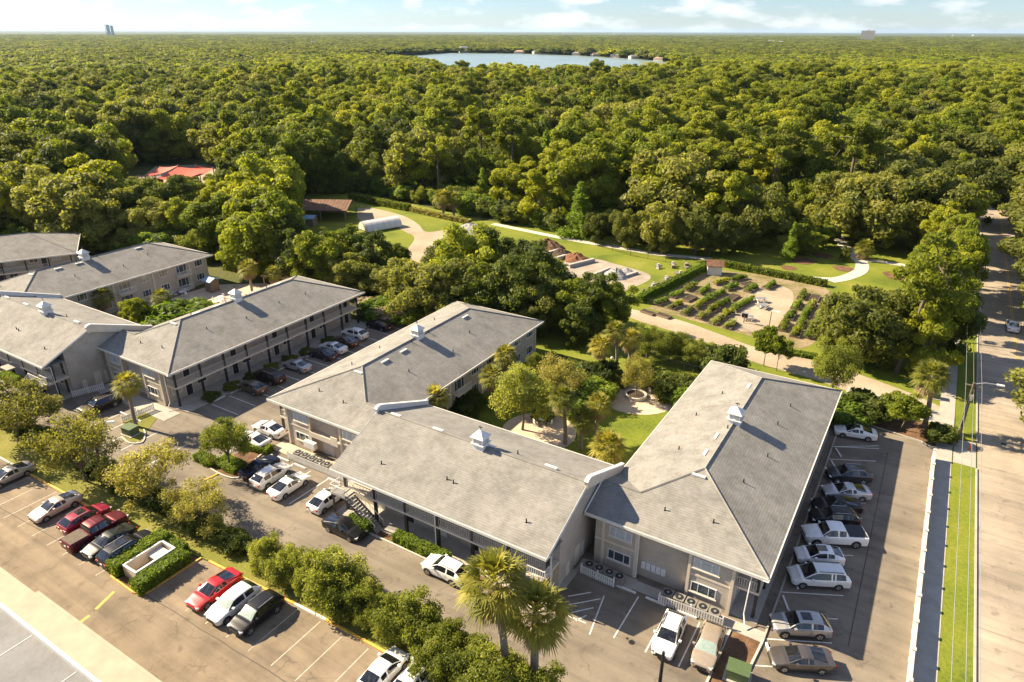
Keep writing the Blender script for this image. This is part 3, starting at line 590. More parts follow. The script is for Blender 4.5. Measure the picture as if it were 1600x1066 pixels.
    vs = []
    for y in (HW + 3, HW + 6.5, Ln - HW - 2.2): vs.append((X(HW - 0.9), y, zz(HW - 0.9, y), math.pi / 2))
    vs.append((X(HW - 0.25), HW - 1.0, ZE + KS * (HW - 1.0) + 0.02, 0))
    ps = [(X(u), y, zz(u, y)) for u, y in ((11.2, HW + 1.5), (12.0, HW + 7.5), (11.5, HW + 14), (11.8, HW + 19), (4.2, HW + 4), (3.4, HW + 12), (4.6, HW + 17.5))]; ps.append((X(6.2), 2.7, ZE + KS * 2.7)); ps.append((X(10.4), 3.1, ZE + KS * 3.1))
    for dy in (2.0, -1.6): ps.append((X(HW - 0.3), (cup or 18) + dy, ZR - 0.1))
    roof_bits(roof, vs, ps)
    if cup: cupola(roof, X(HW), cup, ZR)
    root.location = (x0 + HW + loc[0], y0 + loc[1], 0)
    return root
def link_block(label, x0, x1, y0=39.7, y1=55.0, yr=47.2, cupx=None, west_stair=True):
    """gable-roofed block along x with a gallery on its south side and raised parapets on the rear rakes"""
    root = empty('apartment_building', ((x0 + x1) / 2, y0, 0), 0, label, 'building', 'apartment wings')
    xc = (x0 + x1) / 2; Wd = x1 - x0; a, b = -Wd / 2, Wd / 2; D = y1 - y0; r = yr - y0
    rm = MB(); rm.face([(a, 0, ZE), (b, 0, ZE), (b, r, ZR), (a, r, ZR)]); rm.face([(a, r, ZR), (b, r, ZR), (b, D, ZE), (a, D, ZE)])
    roof = rm.build('roof', M['shingle'], root)
    MB().cyl((a, r, ZR + 0.01), (b, r, ZR + 0.01), 0.1, n=4).build('ridge_cap', M['shingle'], roof)
    fa = MB(); fa.b2(a, b, -0.09, -0.002, ZE - 0.26, ZE + 0.02).b2(a, b, D + 0.002, D + 0.09, ZE - 0.26, ZE + 0.02)
    for x in (a, b): fa.cyl((x, 0.0, ZE - 0.1), (x, r, ZR - 0.08), 0.11, n=4)
    fa.build('fascia', M['trim'], root)
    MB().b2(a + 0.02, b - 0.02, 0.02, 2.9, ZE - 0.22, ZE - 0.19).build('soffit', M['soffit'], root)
    wl = MB(); z = ZE - 0.2
    sec = [(2.9, 0), (D - 0.9, 0), (D - 0.9, ZE + 0.12), (r, ZR - 0.06), (2.9, ZE + 2.9 * (ZR - ZE) / r - 0.05)]
    n0 = len(wl.v)
    for x in (a + 0.25, b - 0.25):
        for p in sec: wl.v.append((x, p[0], p[1]))
    k = 5; wl.f.append(tuple(range(n0 + k - 1, n0 - 1, -1))); wl.f.append(tuple(range(n0 + k, n0 + 2 * k)))
    for i in range(k): j = (i + 1) % k; wl.f.append((n0 + i, n0 + j, n0 + k + j, n0 + k + i))
    wl.build('wall', M['wall'], root)
    for x, sx in ((a, 1), (b, -1)):                               # rear parapet with a rounded shoulder
        pts = []; h = 0.62; n = 8
        zs = lambda y: ZR - (ZR - ZE) * (y - r) / (D - r)
        top = [(r - 0.45, ZR + 0.10), (r - 0.5, ZR + 0.32), (r - 0.3, ZR + 0.52), (r + 0.15, ZR + 0.60), (r + 0.8, zs(r + 0.8) + 0.66), (D - 0.4, ZE + h + 0.05), (D + 0.25, ZE + h - 0.15), (D + 0.3, ZE + 0.35)]
        bot = [(D + 0.3, ZE - 0.4), (r, ZR - 0.5), (r - 0.45, ZR - 0.55)]
        ring = top + bot; mb = MB(); x_0, x_1 = x - 0.15, x + 0.15
        for xx in (x_0, x_1):
            for p in ring: mb.v.append((xx, p[0], p[1]))
        k = len(ring); mb.f.append(tuple(range(k))); mb.f.append(tuple(range(2 * k - 1, k - 1, -1)))
        for i in range(k): j = (i + 1) % k; mb.f.append((j, i, k + i, k + j))
        mb.build('parapet', M['cream'] if x > 0 else M['white'], root)
        cp = MB()
        for i in range(len(top) - 1):
            p, q = top[i], top[i + 1]; cp.face([(x - 0.20, p[0], p[1] + 0.03), (x + 0.20, p[0], p[1] + 0.03), (x + 0.20, q[0], q[1] + 0.03), (x - 0.20, q[0], q[1] + 0.03)])
            for s_ in (-0.20, 0.20): cp.face([(x + s_, p[0], p[1] + 0.03), (x + s_, q[0], q[1] + 0.03), (x + s_, q[0], q[1] - 0.12), (x + s_, p[0], p[1] - 0.12)])
        cp.build('parapet_cap', M['white'], root)
    # gallery
    MB().b2(a + 0.4, b - 0.3, 1.0, 2.9, 2.62, 2.84).build('gallery_slab', M['cream'], root); MB().b2(a + 0.1, b - 0.1, 0.3, 2.9, 0.0, 0.1).build('gallery_floor', M['concrete'], root)
    n = 6; xs = [a + 0.7 + (Wd - 1.2) * i / n for i in range(n + 1)]
    for i, x in enumerate(xs):
        column(root, x, 1.15, 0.1, ZE - 0.3, 0.27)
        if i < n: railing(root, (xs[i] + 0.18, 1.08), (xs[i + 1] - 0.18, 1.08), 2.84)
        if i < n:
            xm = (x + xs[i + 1]) / 2
            for zf in (0.1, 2.84):
                window(root, (xm - 0.7, 2.9, zf + 1.55), 1.5, 1.05, 'y', -1, 'slide' if zf < 1 else 'blind'); door(root, (xm + 1.0, 2.9, zf), 'y', -1, 'black' if i % 2 else 'trim')
    for i in (3, 5): downspout(root, [(xs[i] - 0.2, -0.05, ZE - 0.2), (xs[i] - 0.2, 0.95, ZE - 0.45), (xs[i] - 0.2, 0.95, 0.1)])
    downspout(root, [(b - 0.1, -0.05, ZE - 0.2), (b - 0.05, 0.9, ZE - 0.4), (b - 0.05, 0.95, 0.15)])
    railing(root, (b - 1.9, 0.1), (b - 0.2, 0.1), 2.84, 'white'); railing(root, (b - 0.25, 0.15), (b - 0.25, 1.0), 2.84, 'white'); MB().b2(b - 2.0, b - 0.15, 0.05, 1.0, 2.62, 2.84).build('landing', M['cream'], root)
    # gable end: recesses and arch trims
    for y_, w_, h_ in ((4.2, 0.6, 1.6), (5.9, 0.9, 2.1), (7.3, 0.5, 1.8)): MB().b2(b - 0.25, b - 0.2, y_, y_ + w_, 0.1, h_).build('utility_panel', M['cream'], root)
    roof_bits(roof, [(-4.5, r + 0.1, ZR, 0), (-10, r + 0.1, ZR, 0), (1.5, r + 0.5, ZR - 0.12, 0), (8.2, r + 0.5, ZR - 0.12, 0)], [(x, y, ZE + (ZR - ZE) * y / r) for x, y in ((-7.5, 2.3), (-0.2, 3.2), (0.6, 3.1), (9.0, 2.2))] + [(4.2, r + 1.2, ZR - 0.4)])
    if cupx is not None: cupola(roof, cupx - xc, r, ZR)
    return root
# stairs: treads one by one
def stair(parent, x, y, z, dx, n=14, width=1.15, run=0.27, dy=0):
    st = link('stair', None, parent, (x, y, z), math.atan2(dy, dx)); rise = z / n
    tm = MB().b2(0, 0.3, -width / 2, width / 2, -0.06, 0.0).mesh('tread', M['concrete'])
    for i in range(n): link('tread', tm, st, (i * run, 0, -rise * (i + 0.5)))
    for s_ in (-1, 1):
        q = MB(); q.cyl((0, s_ * width / 2, -0.15), (n * run, s_ * width / 2, -z + 0.1), 0.11, n=4).build('stringer', M['iron'], st)
        q = MB(); q.cyl((0, s_ * width / 2, 0.9), (n * run, s_ * width / 2, -z + 1.0), 0.03, n=6)
        for i in range(0, n + 1, 2): q.cyl((i * run, s_ * width / 2, -rise * i), (i * run, s_ * width / 2, 0.9 - (z - 0.1) * i / n), 0.018, n=4)
        q.build('handrail', M['rail'], st)
bE = wing('large grey hip-roofed apartment wing whose long gallery faces the angled car row', -20.8, 46.9, 84.1, cup=17.9)
bC = wing('grey hip-roofed apartment wing in the middle, entry canopy at its sunlit front', -62.2, 46.2, 84.3, mirror=True, canopy=True, cup=18.4, spout=False)
bB = wing('grey apartment wing with black gallery columns facing the shaded car row', -93.7, 43.9, 79.7, cup=17.2)
bA2 = wing('grey apartment wing with court balconies, behind the pool palms', -133.2, 44.5, 80.0, mirror=True, cup=16.0)
bD = link_block('gable-roofed apartment block at the front centre with an outdoor stair at its end', -45.5, -21.0, cupx=-32.5)
bA3 = link_block('gable-roofed apartment block cut by the picture edge, near the black car', -117.8, -93.3, 36.6, 51.6, 43.4, cupx=-104.2)
bA1 = wing('grey hip-roofed apartment wing farthest back, half hidden by the picture edge', -170, 40, 80, stub=False, spout=False)
bA1.rotation_euler = (0, 0, R(-31)); bA1.location = (-168, 36.5, 0)
for o, xx, y0 in ((bD, -45.5, 39.7),):
    xl = -12.25 + 0.1
    MB().b2(xl - 0.1, xl + 1.9, -0.35, 1.0, 2.66, 2.84).build('landing', M['concrete'], o); railing(o, (xl - 0.05, -0.3), (xl - 0.05, 1.0), 2.84, 'white'); railing(o, (xl - 0.05, -0.33), (xl + 1.85, -0.33), 2.84, 'white')
    column(o, xl + 0.1, -0.2, 0.0, 2.66, 0.16); stair(o, xl + 1.9, 0.2, 2.84, 1)
MB().b2(1.0, 3.0, -0.6, 1.0, 2.66, 2.84).build('landing', M['concrete'], bA3); stair(bA3, 8.6, 0.2, 2.84, -1); railing(bA3, (8.5, -0.4), (11.9, -0.4), 2.84, 'white'); MB().b2(8.4, 12.0, -0.5, 1.0, 2.66, 2.84).build('landing', M['concrete'], bA3)
# flat-roofed building at the near corner
fb = empty('flat_roof_building', (-70, 12, 0), 0, 'large flat-roofed building with cream coping at the bottom corner beside the lower lot', 'building')
MB().b2(-80, 36, -60, 1.9, 0, 3.9).build('wall', M['cream'], fb)
MB().b2(-80, 36, -60, 2.05, 3.905, 4.2).build('roof', M['flatroof'], fb)
cpb = MB().b2(-80, 36.2, 2.06, 4.0, 3.9, 4.55); cpb.build('coping', M['cap'], fb)
MB().b2(-80, 36, 1.82, 2.05, 4.2, 4.62).build('parapet', M['white'], fb)
MB().b2(16.2, 36.2, 4.005, 4.25, 3.9, 4.55).build('coping', M['cap'], fb)
for k in range(12): MB().b2(-40 + 6 * k, -39.94 + 6 * k, -40, 1.75, 4.203, 4.225).build('roof_seam', M['trim'], fb)
for k in range(3): MB().b2(-60, 36, -2.6 - 5 * k, -2.54 - 5 * k, 4.203, 4.222).build('roof_seam', M['trim'], fb)
# ------------------------------------------------------------------ cars
CT = dict(
    sedan=dict(L=4.75, W=1.84, H=1.46, hood=(0.74, 0.95), belt=0.96, cowl=1.25, at=2.12, ct=3.05, deck=4.12, dz=1.05, tz=0.98, wb=(0.92, 3.70), r=0.33),
    coupe=dict(L=4.70, W=1.86, H=1.43, hood=(0.72, 0.93), belt=0.95, cowl=1.28, at=2.15, ct=3.0, deck=4.30, dz=1.04, tz=0.99, wb=(0.92, 3.68), r=0.34),
    suv=dict(L=4.60, W=1.88, H=1.67, hood=(0.90, 1.08), belt=1.08, cowl=1.18, at=1.92, ct=3.80, deck=4.44, dz=1.12, tz=1.0, wb=(0.86, 3.60), r=0.37, rails=True),
    bigsuv=dict(L=5.0, W=1.98, H=1.76, hood=(1.0, 1.15), belt=1.14, cowl=1.35, at=2.05, ct=4.30, deck=4.85, dz=1.15, tz=1.05, wb=(0.92, 3.95), r=0.39, rails=True),
    hatch=dict(L=4.25, W=1.80, H=1.52, hood=(0.80, 1.0), belt=1.0, cowl=1.05, at=1.85, ct=3.2, deck=4.05, dz=1.06, tz=0.95, wb=(0.82, 3.42), r=0.33),
    minivan=dict(L=5.1, W=1.99, H=1.76, hood=(0.84, 1.06), belt=1.05, cowl=1.05, at=2.05, ct=4.55, deck=4.98, dz=1.10, tz=1.0, wb=(0.95, 4.02), r=0.34, rails=True, three=True),
    pickup=dict(L=5.75, W=2.02, H=1.92, hood=(1.05, 1.22), belt=1.22, cowl=1.5, at=2.1, ct=3.62, deck=3.80, dz=1.25, tz=1.23, wb=(1.0, 4.65), r=0.41, bed=True),
)
CARMESH = {}
def car_meshes(ty):
    if ty in CARMESH: return CARMESH[ty]
    s = CT[ty]; L_, W, H = s['L'], s['W'] / 2, s['H']; hz0, hz1 = s['hood']; bed = s.get('bed')
    zb = 0.24 if H < 1.6 else 0.30
    bm_ = (s['at'] + s['ct']) / 2 + 0.05
    st = []                                                     # x, width factor, belt, roof (None where there is no cabin), floor lift
    st += [(0.0, 0.62, hz0 - 0.22, None, 0.12), (0.07, 0.78, hz0 - 0.08, None, 0.05), (0.25, 0.91, hz0, None, 0), (0.62, 0.98, hz0 + (hz1 - hz0) * 0.45, None, 0), (s['cowl'] - 0.25, 1.0, hz0 + (hz1 - hz0) * 0.92, None, 0), (s['cowl'], 1.0, hz1, None, 0)]
    i_cowl = len(st) - 1
    rf = lambda t: H - 0.075 * (2 * t - 1) ** 2 - (0.03 * t)
    cab = [s['at'], bm_ - 0.06, bm_ + 0.06] + ([s['ct'] - 0.95, s['ct'] - 0.85] if s.get('three') or s.get('rails') else []) + [s['ct']]
    for x in cab: st.append((x, 1.0, s['belt'] + 0.03 * (x - s['at']), rf((x - s['at']) / (s['ct'] - s['at'])), 0))
    i_at, i_ct = i_cowl + 1, len(st) - 1
    st.append((s['deck'], 0.985, s['dz'], None, 0)); i_dk = len(st) - 1
    if bed: st += [(s['deck'] + 0.06, 1.0, s['tz'], None, 0), (L_ - 0.25, 1.0, s['tz'], None, 0), (L_ - 0.05, 0.97, s['tz'], None, 0.02), (L_, 0.93, s['tz'] - 0.05, None, 0.12)]
    else: st += [(min(L_ - 0.10, s['deck'] + max(0.06, (L_ - s['deck']) * 0.6)), 0.93, s['tz'] + 0.03, None, 0), (L_ - 0.04, 0.82, s['tz'] - 0.10, None, 0.06), (L_, 0.68, s['tz'] - 0.26, None, 0.14)]
    rows = []
    for x, f, b, rz, lift in st:
        w_ = W * f; z0 = zb + lift
        row = [(0, z0), (w_ * 0.86, z0), (w_ * 0.97, z0 + 0.14), (w_, z0 + (b - z0) * 0.55), (w_ * 0.985, b - 0.10), (w_ * 0.945, b)]
        if rz is None: row += [(w_ * 0.90, b + 0.012), (w_ * 0.80, b + 0.028), (w_ * 0.42, b + 0.05), (0, b + 0.056)]
        else:
            wr = W * 0.70; row += [(w_ * 0.945 + (wr - w_ * 0.945) * 0.86, b + (rz - 0.05 - b) * 0.86), (wr, rz - 0.045), (wr * 0.55, rz - 0.005), (0, rz)]
        rows.append([(x, y, z) for y, z in row])
    def cr_(p0, p1, p2, p3, t, k=1.0):
        return tuple(b + (c - b) * t + 0.5 * k * t * (1 - t) * ((1 - t) * (2 * b - a - c) + t * (2 * c - b - d)) for a, b, c, d in zip(p0, p1, p2, p3))
    n0 = len(rows); up = []; src = []
    for i in range(n0):
        up.append(rows[i]); src.append(i)
        if i < n0 - 1:
            for t in (1 / 3, 2 / 3):
                a, b, c, d = rows[max(0, i - 1)], rows[i], rows[i + 1], rows[min(n0 - 1, i + 2)]; up.append([cr_(a[j], b[j], c[j], d[j], t) for j in range(len(b))]); src.append(i)
    rows = []; jsrc = None
    for r_ in up:
        q_ = []; jsrc = []; nj = len(r_)
        for j in range(nj):
            q_.append(r_[j]); jsrc.append(j)
            if j < nj - 1 and j not in (5,):
                a, b, c, d = r_[max(0, j - 1)], r_[j], r_[j + 1], r_[min(nj - 1, j + 2)]; q_.append(cr_(a, b, c, d, 0.5)); jsrc.append(j)
        rows.append(q_)
    J = len(rows[0]); grids = {k: MB() for k in ('body', 'windshield', 'rear_window', 'wl0', 'wl1', 'wl2', 'wr0', 'wr1', 'wr2')}
    def q(part, a, b, c, d, flip):
        pts = [a, b, c, d]; grids[part].face(pts[::-1] if flip else pts)
    for i_ in range(len(rows) - 1):
        for j_ in range(J - 1):
            i, j = src[i_], jsrc[j_]
            part = 'body'; side = None
            if i == i_cowl and j >= 7: part = 'windshield'
            elif i == i_ct and j >= 7: part = 'rear_window'
            elif j == 5:
                if i in (i_cowl, i_at): side = 0
                elif i_at < i < i_ct:
                    k = i - i_at
                    if k == 2: side = 1
                    elif k == 4: side = 2
                elif i == i_ct and ty in ('sedan', 'coupe'): side = None
            for m in (1, -1):
                f = lambda p: (p[0], p[1] * m, p[2])
                pt = part if side is None else ('w%s%d' % ('r' if m > 0 else 'l', side))
                q(pt, f(rows[i_][j_]), f(rows[i_ + 1][j_]), f(rows[i_ + 1][j_ + 1]), f(rows[i_][j_ + 1]), m < 0)
    for i in (0, len(rows) - 1):
        ring = rows[i] + [(p[0], -p[1], p[2]) for p in reversed(rows[i][1:-1])]; grids['body'].face(ring if i else ring[::-1])
    # centre the car on its footprint; nose towards +x
    out = {}
    for k, mb in grids.items():
        if not mb.f: continue
        mb.v = [(L_ / 2 - x, -y, z) for x, y, z in mb.v]
        me = bpy.data.meshes.new(k); me.from_pydata(mb.v, [], mb.f)
        b2 = bmesh.new(); b2.from_mesh(me); bmesh.ops.remove_doubles(b2, verts=b2.verts, dist=0.002); bmesh.ops.recalc_face_normals(b2, faces=b2.faces) if k == 'body' else None
        b2.to_mesh(me); b2.free(); me.polygons.foreach_set('use_smooth', [True] * len(me.polygons)); me.set_sharp_from_angle(angle=R(42)); out[k] = me
    X = lambda x: L_ / 2 - x
    r = s['r']; tw = 0.23
    ty_ = MB().cyl((0, -tw / 2, 0), (0, tw / 2, 0), r, n=18).mesh('tyre', M['tyre'], True)
    rm = MB()
    for sg in (-1, 1):
        y_ = sg * (tw / 2 + 0.006)
        for a in range(5):
            t0 = 2 * math.pi * a / 5; pts = [(0.05 * math.cos(t0 + d) if e else r * 0.66 * math.cos(t0 + d * 0.9), y_, 0.05 * math.sin(t0 + d) if e else r * 0.66 * math.sin(t0 + d * 0.9)) for d, e in ((-0.6, 1), (-0.42, 0), (0.42, 0), (0.6, 1))]
            rm.face(pts if sg > 0 else pts[::-1])
    out['tyre'], out['rim'] = ty_, rm.mesh('rim', M['rim'])
    ar = MB(); 
    ar.face([((r + 0.07) * math.cos(a), 0, (r + 0.07) * math.sin(a)) for a in [math.pi * k / 12 - 0.15 + (0.3 * k / 12) for k in range(13)]])
    out['wheel_arch'] = ar.mesh('wheel_arch', M['black'])
    ft = s['hood'][0]
    out['headlight'] = MB().b2(-0.16, 0.10, -0.20, 0.20, -0.07, 0.07).mesh('headlight', M['lamp']); out['taillight'] = MB().b2(-0.06, 0.10, -0.16, 0.16, -0.08, 0.08).mesh('taillight', M['tail'])
    out['mirror'] = MB().b2(-0.10, 0.10, -0.11, 0.11, -0.07, 0.07); 
    out['grille'] = MB().b2(-0.04, 0.015, -W * 0.45, W * 0.45, -0.09, 0.09).mesh('grille', M['black'])
    out['bumper'] = MB().b2(-0.03, 0.02, -W * 0.62, W * 0.62, -0.07, 0.07).mesh('bumper', M['black']); out['license_plate'] = MB().b2(-0.01, 0.03, -0.16, 0.16, -0.07, 0.07).mesh('license_plate', M['white'])
    out['side_sill'] = MB().b2(X(s['wb'][1]) + r, X(s['wb'][0]) - r, W * 0.93, W * 0.985, zb - 0.02, zb + 0.10).mesh('side_sill', M['black'])
    CARMESH[ty] = (out, s, zb, X, W); return CARMESH[ty]
PAINT = {}
def paint(c, metal):
    k = (c, metal)
    if k not in PAINT:
        m, t, b, o = nodes('car_paint'); tcn = t.nodes.new('ShaderNodeTexCoord')
        n = noise(t, 3.0, 3, tcn.outputs['Object']); t.links.new(ramp(t, n, [(0.3, tuple(x * 0.93 for x in c)), (0.7, tuple(min(1, x * 1.05) for x in c))]), b.inputs['Base Color'])
        b.inputs['Metallic'].default_value = metal; dk = sum(c) < 0.15; b.inputs['Roughness'].default_value = 0.4 if dk else 0.32; b.inputs['Specular IOR Level'].default_value = 0.3 if dk else 0.5; b.inputs['Coat Weight'].default_value = 0.35 if dk else 0.7; b.inputs['Coat Roughness'].default_value = 0.06; PAINT[k] = m
    return PAINT[k]
BODY = {}
def car(ty, pos, rz, c, label, metal=0.15, cat='car', sunroof=False, group='parked cars', name='parked_car', shade=False, rails=None, bedcover=True, topz=0.0):
    out, s, zb, X, W = car_meshes(ty); root = empty(name, (pos[0], pos[1], 0.014), rz, label, cat, group)
    pm = paint(c, metal)
    def part(nm, key, mat=None, loc=None, parent=root, rz_=0.0):
        me = out[key]
        if isinstance(me, MB): me = me.mesh(nm, mat); 
        elif mat is not None:
            kk = (ty, key, mat.name)
            if kk not in BODY: BODY[kk] = me.copy(); BODY[kk].materials.clear(); BODY[kk].materials.append(mat)
            me = BODY[kk]
        return link(nm, me, parent, loc, rz_)
    bd = part('body', 'body', pm); part('windshield', 'windshield', M['screen'] if shade else M['carglass']); part('rear_window', 'rear_window', M['carglass'])
    for k in ('wl0', 'wl1', 'wl2', 'wr0', 'wr1', 'wr2'):
        if k in out: part('side_window', k, M['carglass'])
    for xw in s['wb']:
        for sg in (-1, 1):
            t_ = part('wheel', 'tyre', None, (X(xw), sg * (W - 0.098), s['r'])); part('rim', 'rim', None, None, t_)
    part('side_sill', 'side_sill'); part('side_sill', 'side_sill', None, (0, 0, 0), rz_=0).scale = (1, -1, 1)
    for xw in s['wb']:
        for sg in (-1, 1): o_a = part('wheel_arch', 'wheel_arch', None, (X(xw), sg * (W + 0.006), s['r'])); o_a.scale = (1, -sg, 1)
    hz = s['hood'][0]; Lh = s['L'] / 2
    for sg in (-1, 1):
        part('headlight', 'headlight', None, (Lh - 0.14, sg * W * 0.66, hz - 0.10), rz_=-sg * 0.35); part('taillight', 'taillight', None, (-Lh + 0.05, sg * W * 0.64, s['tz'] - 0.20), rz_=math.pi + sg * 0.25)
        part('mirror', 'mirror', pm, (X(s['at'] - 0.35), sg * (W + 0.08), s['belt'] + 0.08))
    part('grille', 'grille', None, (Lh + 0.005, 0, hz - 0.26)); part('bumper', 'bumper', None, (Lh + 0.004, 0, zb + 0.16)); part('license_plate', 'license_plate', None, (-Lh - 0.01, 0, s['tz'] - 0.36), rz_=math.pi)
    if (s.get('rails') if rails is None else rails) and not s.get('bed'):
        for sg in (-1, 1): MB().cyl((X(s['at'] + 0.2), sg * W * 0.66, s['H'] + 0.0), (X(s['ct'] - 0.2), sg * W * 0.66, s['H'] - 0.03), 0.028, n=6).build('roof_rail', M['black'] if sum(c) > 1 else M['metal'], root)
    if sunroof:
        xm = (s['at'] + s['ct']) / 2 - 0.25; MB().b2(X(xm) - 0.4, X(xm) + 0.4, -W * 0.42, W * 0.42, s['H'] - 0.03, s['H'] + 0.006).build('sunroof', M['carglass'], root)
    if s.get('bed'): MB().b2(-Lh + 0.12, X(s['deck'] + 0.15), -W * 0.84, W * 0.84, s['tz'] - 0.04, s['tz'] + 0.07).build('bed_cover', M['black'] if not topz else M['pole'], root)
    return root
WHT, SIL, BLK, GRY = (0.80, 0.79, 0.76), (0.46, 0.44, 0.41), (0.012, 0.012, 0.014), (0.10, 0.10, 0.105)
cp = lambda px, py, z=0.72: G(px, py, z)
YP, YN, XP, XN = R(90), R(-90), 0.0, R(180); AG = R(207)
car('sedan', cp(1337, 674), R(193), (0.72, 0.72, 0.70), 'white sedan with a sunroof alone at the far end of the angled row', 0.1, sunroof=True)
car('suv', cp(1326, 741), AG, (0.06, 0.062, 0.07), 'dark grey estate car just behind a silver sedan in the angled row', 0.5)
car('sedan', cp(1323, 767), AG, (0.50, 0.50, 0.51), 'silver-white sedan between dark cars in the angled row', 0.35)
car('sedan', cp(1308, 788), AG, BLK, 'black sedan next to the silver sedan in the shaded angled row', 0.2)
car('suv', cp(1303, 808), AG, (0.014, 0.013, 0.012), 'black estate with silver roof rails beside the white pickup', 0.2)
car('pickup', cp(1303, 836), AG, (0.78, 0.78, 0.77), 'white pickup truck with a black bed cover', 0.05, 'pickup truck')
car('hatch', cp(1280, 867), AG, (0.80, 0.80, 0.79), 'white hatchback with a black roof between pickup and minivan', 0.05, rails=False, sunroof=True)
car('minivan', cp(1279, 900), AG, (0.72, 0.72, 0.70), 'white minivan with dark side windows in the angled row', 0.1, 'minivan')
car('suv', cp(1251, 976), AG, (0.42, 0.41, 0.40), 'silver crossover with a sunroof at the sunlit end of the angled row', 0.5, sunroof=True, rails=False)
car('sedan', cp(1252, 1028), AG, (0.12, 0.105, 0.095), 'grey-brown sedan, nearest car of the angled row', 0.6)
car('suv', cp(1046, 991), R(-87), (0.80, 0.79, 0.76), 'white crossover parked nose out by the picket fence', 0.05)
car('suv', cp(1107, 1009), R(-87), (0.42, 0.34, 0.25), 'beige crossover with a sunshade behind its windshield', 0.4, shade=True, rails=False)
car('sedan', cp(1583, 508), YP, (0.74, 0.74, 0.74), 'white car driving away along the street', 0.1, name='moving_car', group='street traffic')
# row between the middle wing and the front stairs
car('sedan', cp(421, 669), XN, WHT, 'white sedan, rearmost of two parked beside the middle wing', 0.05)
car('coupe', cp(396, 686), XN, WHT, 'white sedan beside the bright green tree, in front of another', 0.05)
car('coupe', cp(406, 728), YP, (0.012, 0.016, 0.045), 'dark blue sedan by the kerb island', 0.3)
car('suv', cp(424, 742), YP, (0.70, 0.68, 0.63), 'pearl white crossover with roof rails beside a blue sedan', 0.2)
car('sedan', cp(451, 757), YP, (0.80, 0.78, 0.72), 'ivory white sedan below the long picket fence', 0.1)
car('hatch', cp(511, 779), YP, WHT, 'white hatchback next to the outdoor stair landing', 0.05)
car('coupe', cp(538, 822), XP, (0.012, 0.012, 0.013), 'black sedan parked along the kerb under the stair', 0.2)
car('suv', cp(697, 889), XN, (0.80, 0.80, 0.78), 'white crossover with black roof stripes half under the palm', 0.05)
# shaded row in front of wing B
for px, py, ty, c, mt, lb in ((394, 604, 'hatch', (0.10, 0.075, 0.05), 0.3, 'brown hatchback with a lit tan roof, nearest in the shaded row'), (420, 588, 'bigsuv', (0.03, 0.02, 0.015), 0.3, 'dark brown large estate second in the shaded row'), (464, 570, 'sedan', (0.40, 0.40, 0.40), 0.4, 'silver sedan parked third in the shaded row'),
                              (504, 552, 'sedan', (0.03, 0.03, 0.04), 0.3, 'dark grey sedan between a silver and a white car in the shaded row'), (521, 542, 'sedan', (0.66, 0.66, 0.65), 0.1, 'white sedan fifth in the shaded row'), (539, 532, 'sedan', (0.09, 0.055, 0.035), 0.5, 'bronze sedan between two white cars'),
                              (554, 521, 'suv', (0.74, 0.74, 0.73), 0.1, 'white crossover at the far part of the shaded row'), (592, 507, 'sedan', BLK, 0.2, 'black sedan farthest in the shaded row near the flowering bush')):
    car(ty, cp(px, py), XN, c, lb, mt)
car('bigsuv', cp(156, 632), R(-93), (0.02, 0.014, 0.011), 'black large estate parked beside the white picket fence', 0.2)
car('sedan', cp(60, 622), XN, (0.03, 0.025, 0.02), 'dark sedan tucked under the stair of the cut-off block', 0.2)
# lower lot
car('sedan', cp(14, 741), YN, SIL, 'silver sedan cut by the picture edge in the lower lot', 0.6)
car('sedan', cp(87, 790), YN, (0.62, 0.56, 0.48), 'champagne sedan standing apart in the lower lot', 0.45)
car('suv', cp(133, 809), YP, (0.28, 0.012, 0.03), 'crimson crossover beside a maroon pickup', 0.3, sunroof=True)
car('pickup', cp(150, 829), YP, (0.11, 0.012, 0.018), 'maroon pickup truck with a brown bed cover', 0.4, 'pickup truck', topz=1)
car('sedan', cp(171, 844), YN, (0.010, 0.014, 0.012), 'dark green-black sedan between pickup and black estate', 0.0)
car('bigsuv', cp(199, 857), YP, (0.010, 0.011, 0.016), 'black large estate next to the clipped hedge', 0.3, sunroof=True)
car('sedan', cp(335, 919), YN, (0.45, 0.008, 0.012), 'bright red sedan in the lower lot', 0.15)
car('suv', cp(365, 941), YN, WHT, 'white crossover between a red sedan and a black estate', 0.05, shade=True, rails=False)
car('suv', cp(401, 957), YN, (0.012, 0.012, 0.014), 'black estate with a sunshade at the end of three cars', 0.2, shade=True)
car('hatch', cp(600, 1046), YP, WHT, 'white hatchback at the lower picture edge', 0.05)
car('suv', cp(652, 1056), YP, (0.76, 0.76, 0.75), 'white crossover with a large glass roof at the lower picture edge', 0.1, sunroof=True)
# ------------------------------------------------------------------ vegetation
def PX(p):
    d = Vector(p) - Vector((0, 0, CAMH)); a = d.dot(_f)
    return (CX + F * d.dot(_r) / a, CY - F * d.dot(_u) / a) if a > 0 else (-9999, -9999)
def set_mesh(name, V, Fq, mat, tint, extra=None):
    """V (n,3), Fq (m,4) quads; tint per face"""
    me = bpy.data.meshes.new(name); n, m = len(V), len(Fq)
    me.vertices.add(n); me.vertices.foreach_set('co', V.astype(np.float32).ravel()); k = Fq.shape[1]
    me.loops.add(m * k); me.loops.foreach_set('vertex_index', Fq.astype(np.int32).ravel())
    me.polygons.add(m); me.polygons.foreach_set('loop_start', np.arange(0, m * k, k, dtype=np.int32)); me.update(calc_edges=True)
    at = me.attributes.new('tint', 'FLOAT', 'FACE'); at.data.foreach_set('value', tint.astype(np.float32)); me.materials.append(mat); me.validate(); return me
def unit(v): return v / np.maximum(np.linalg.norm(v, axis=-1, keepdims=True), 1e-9)
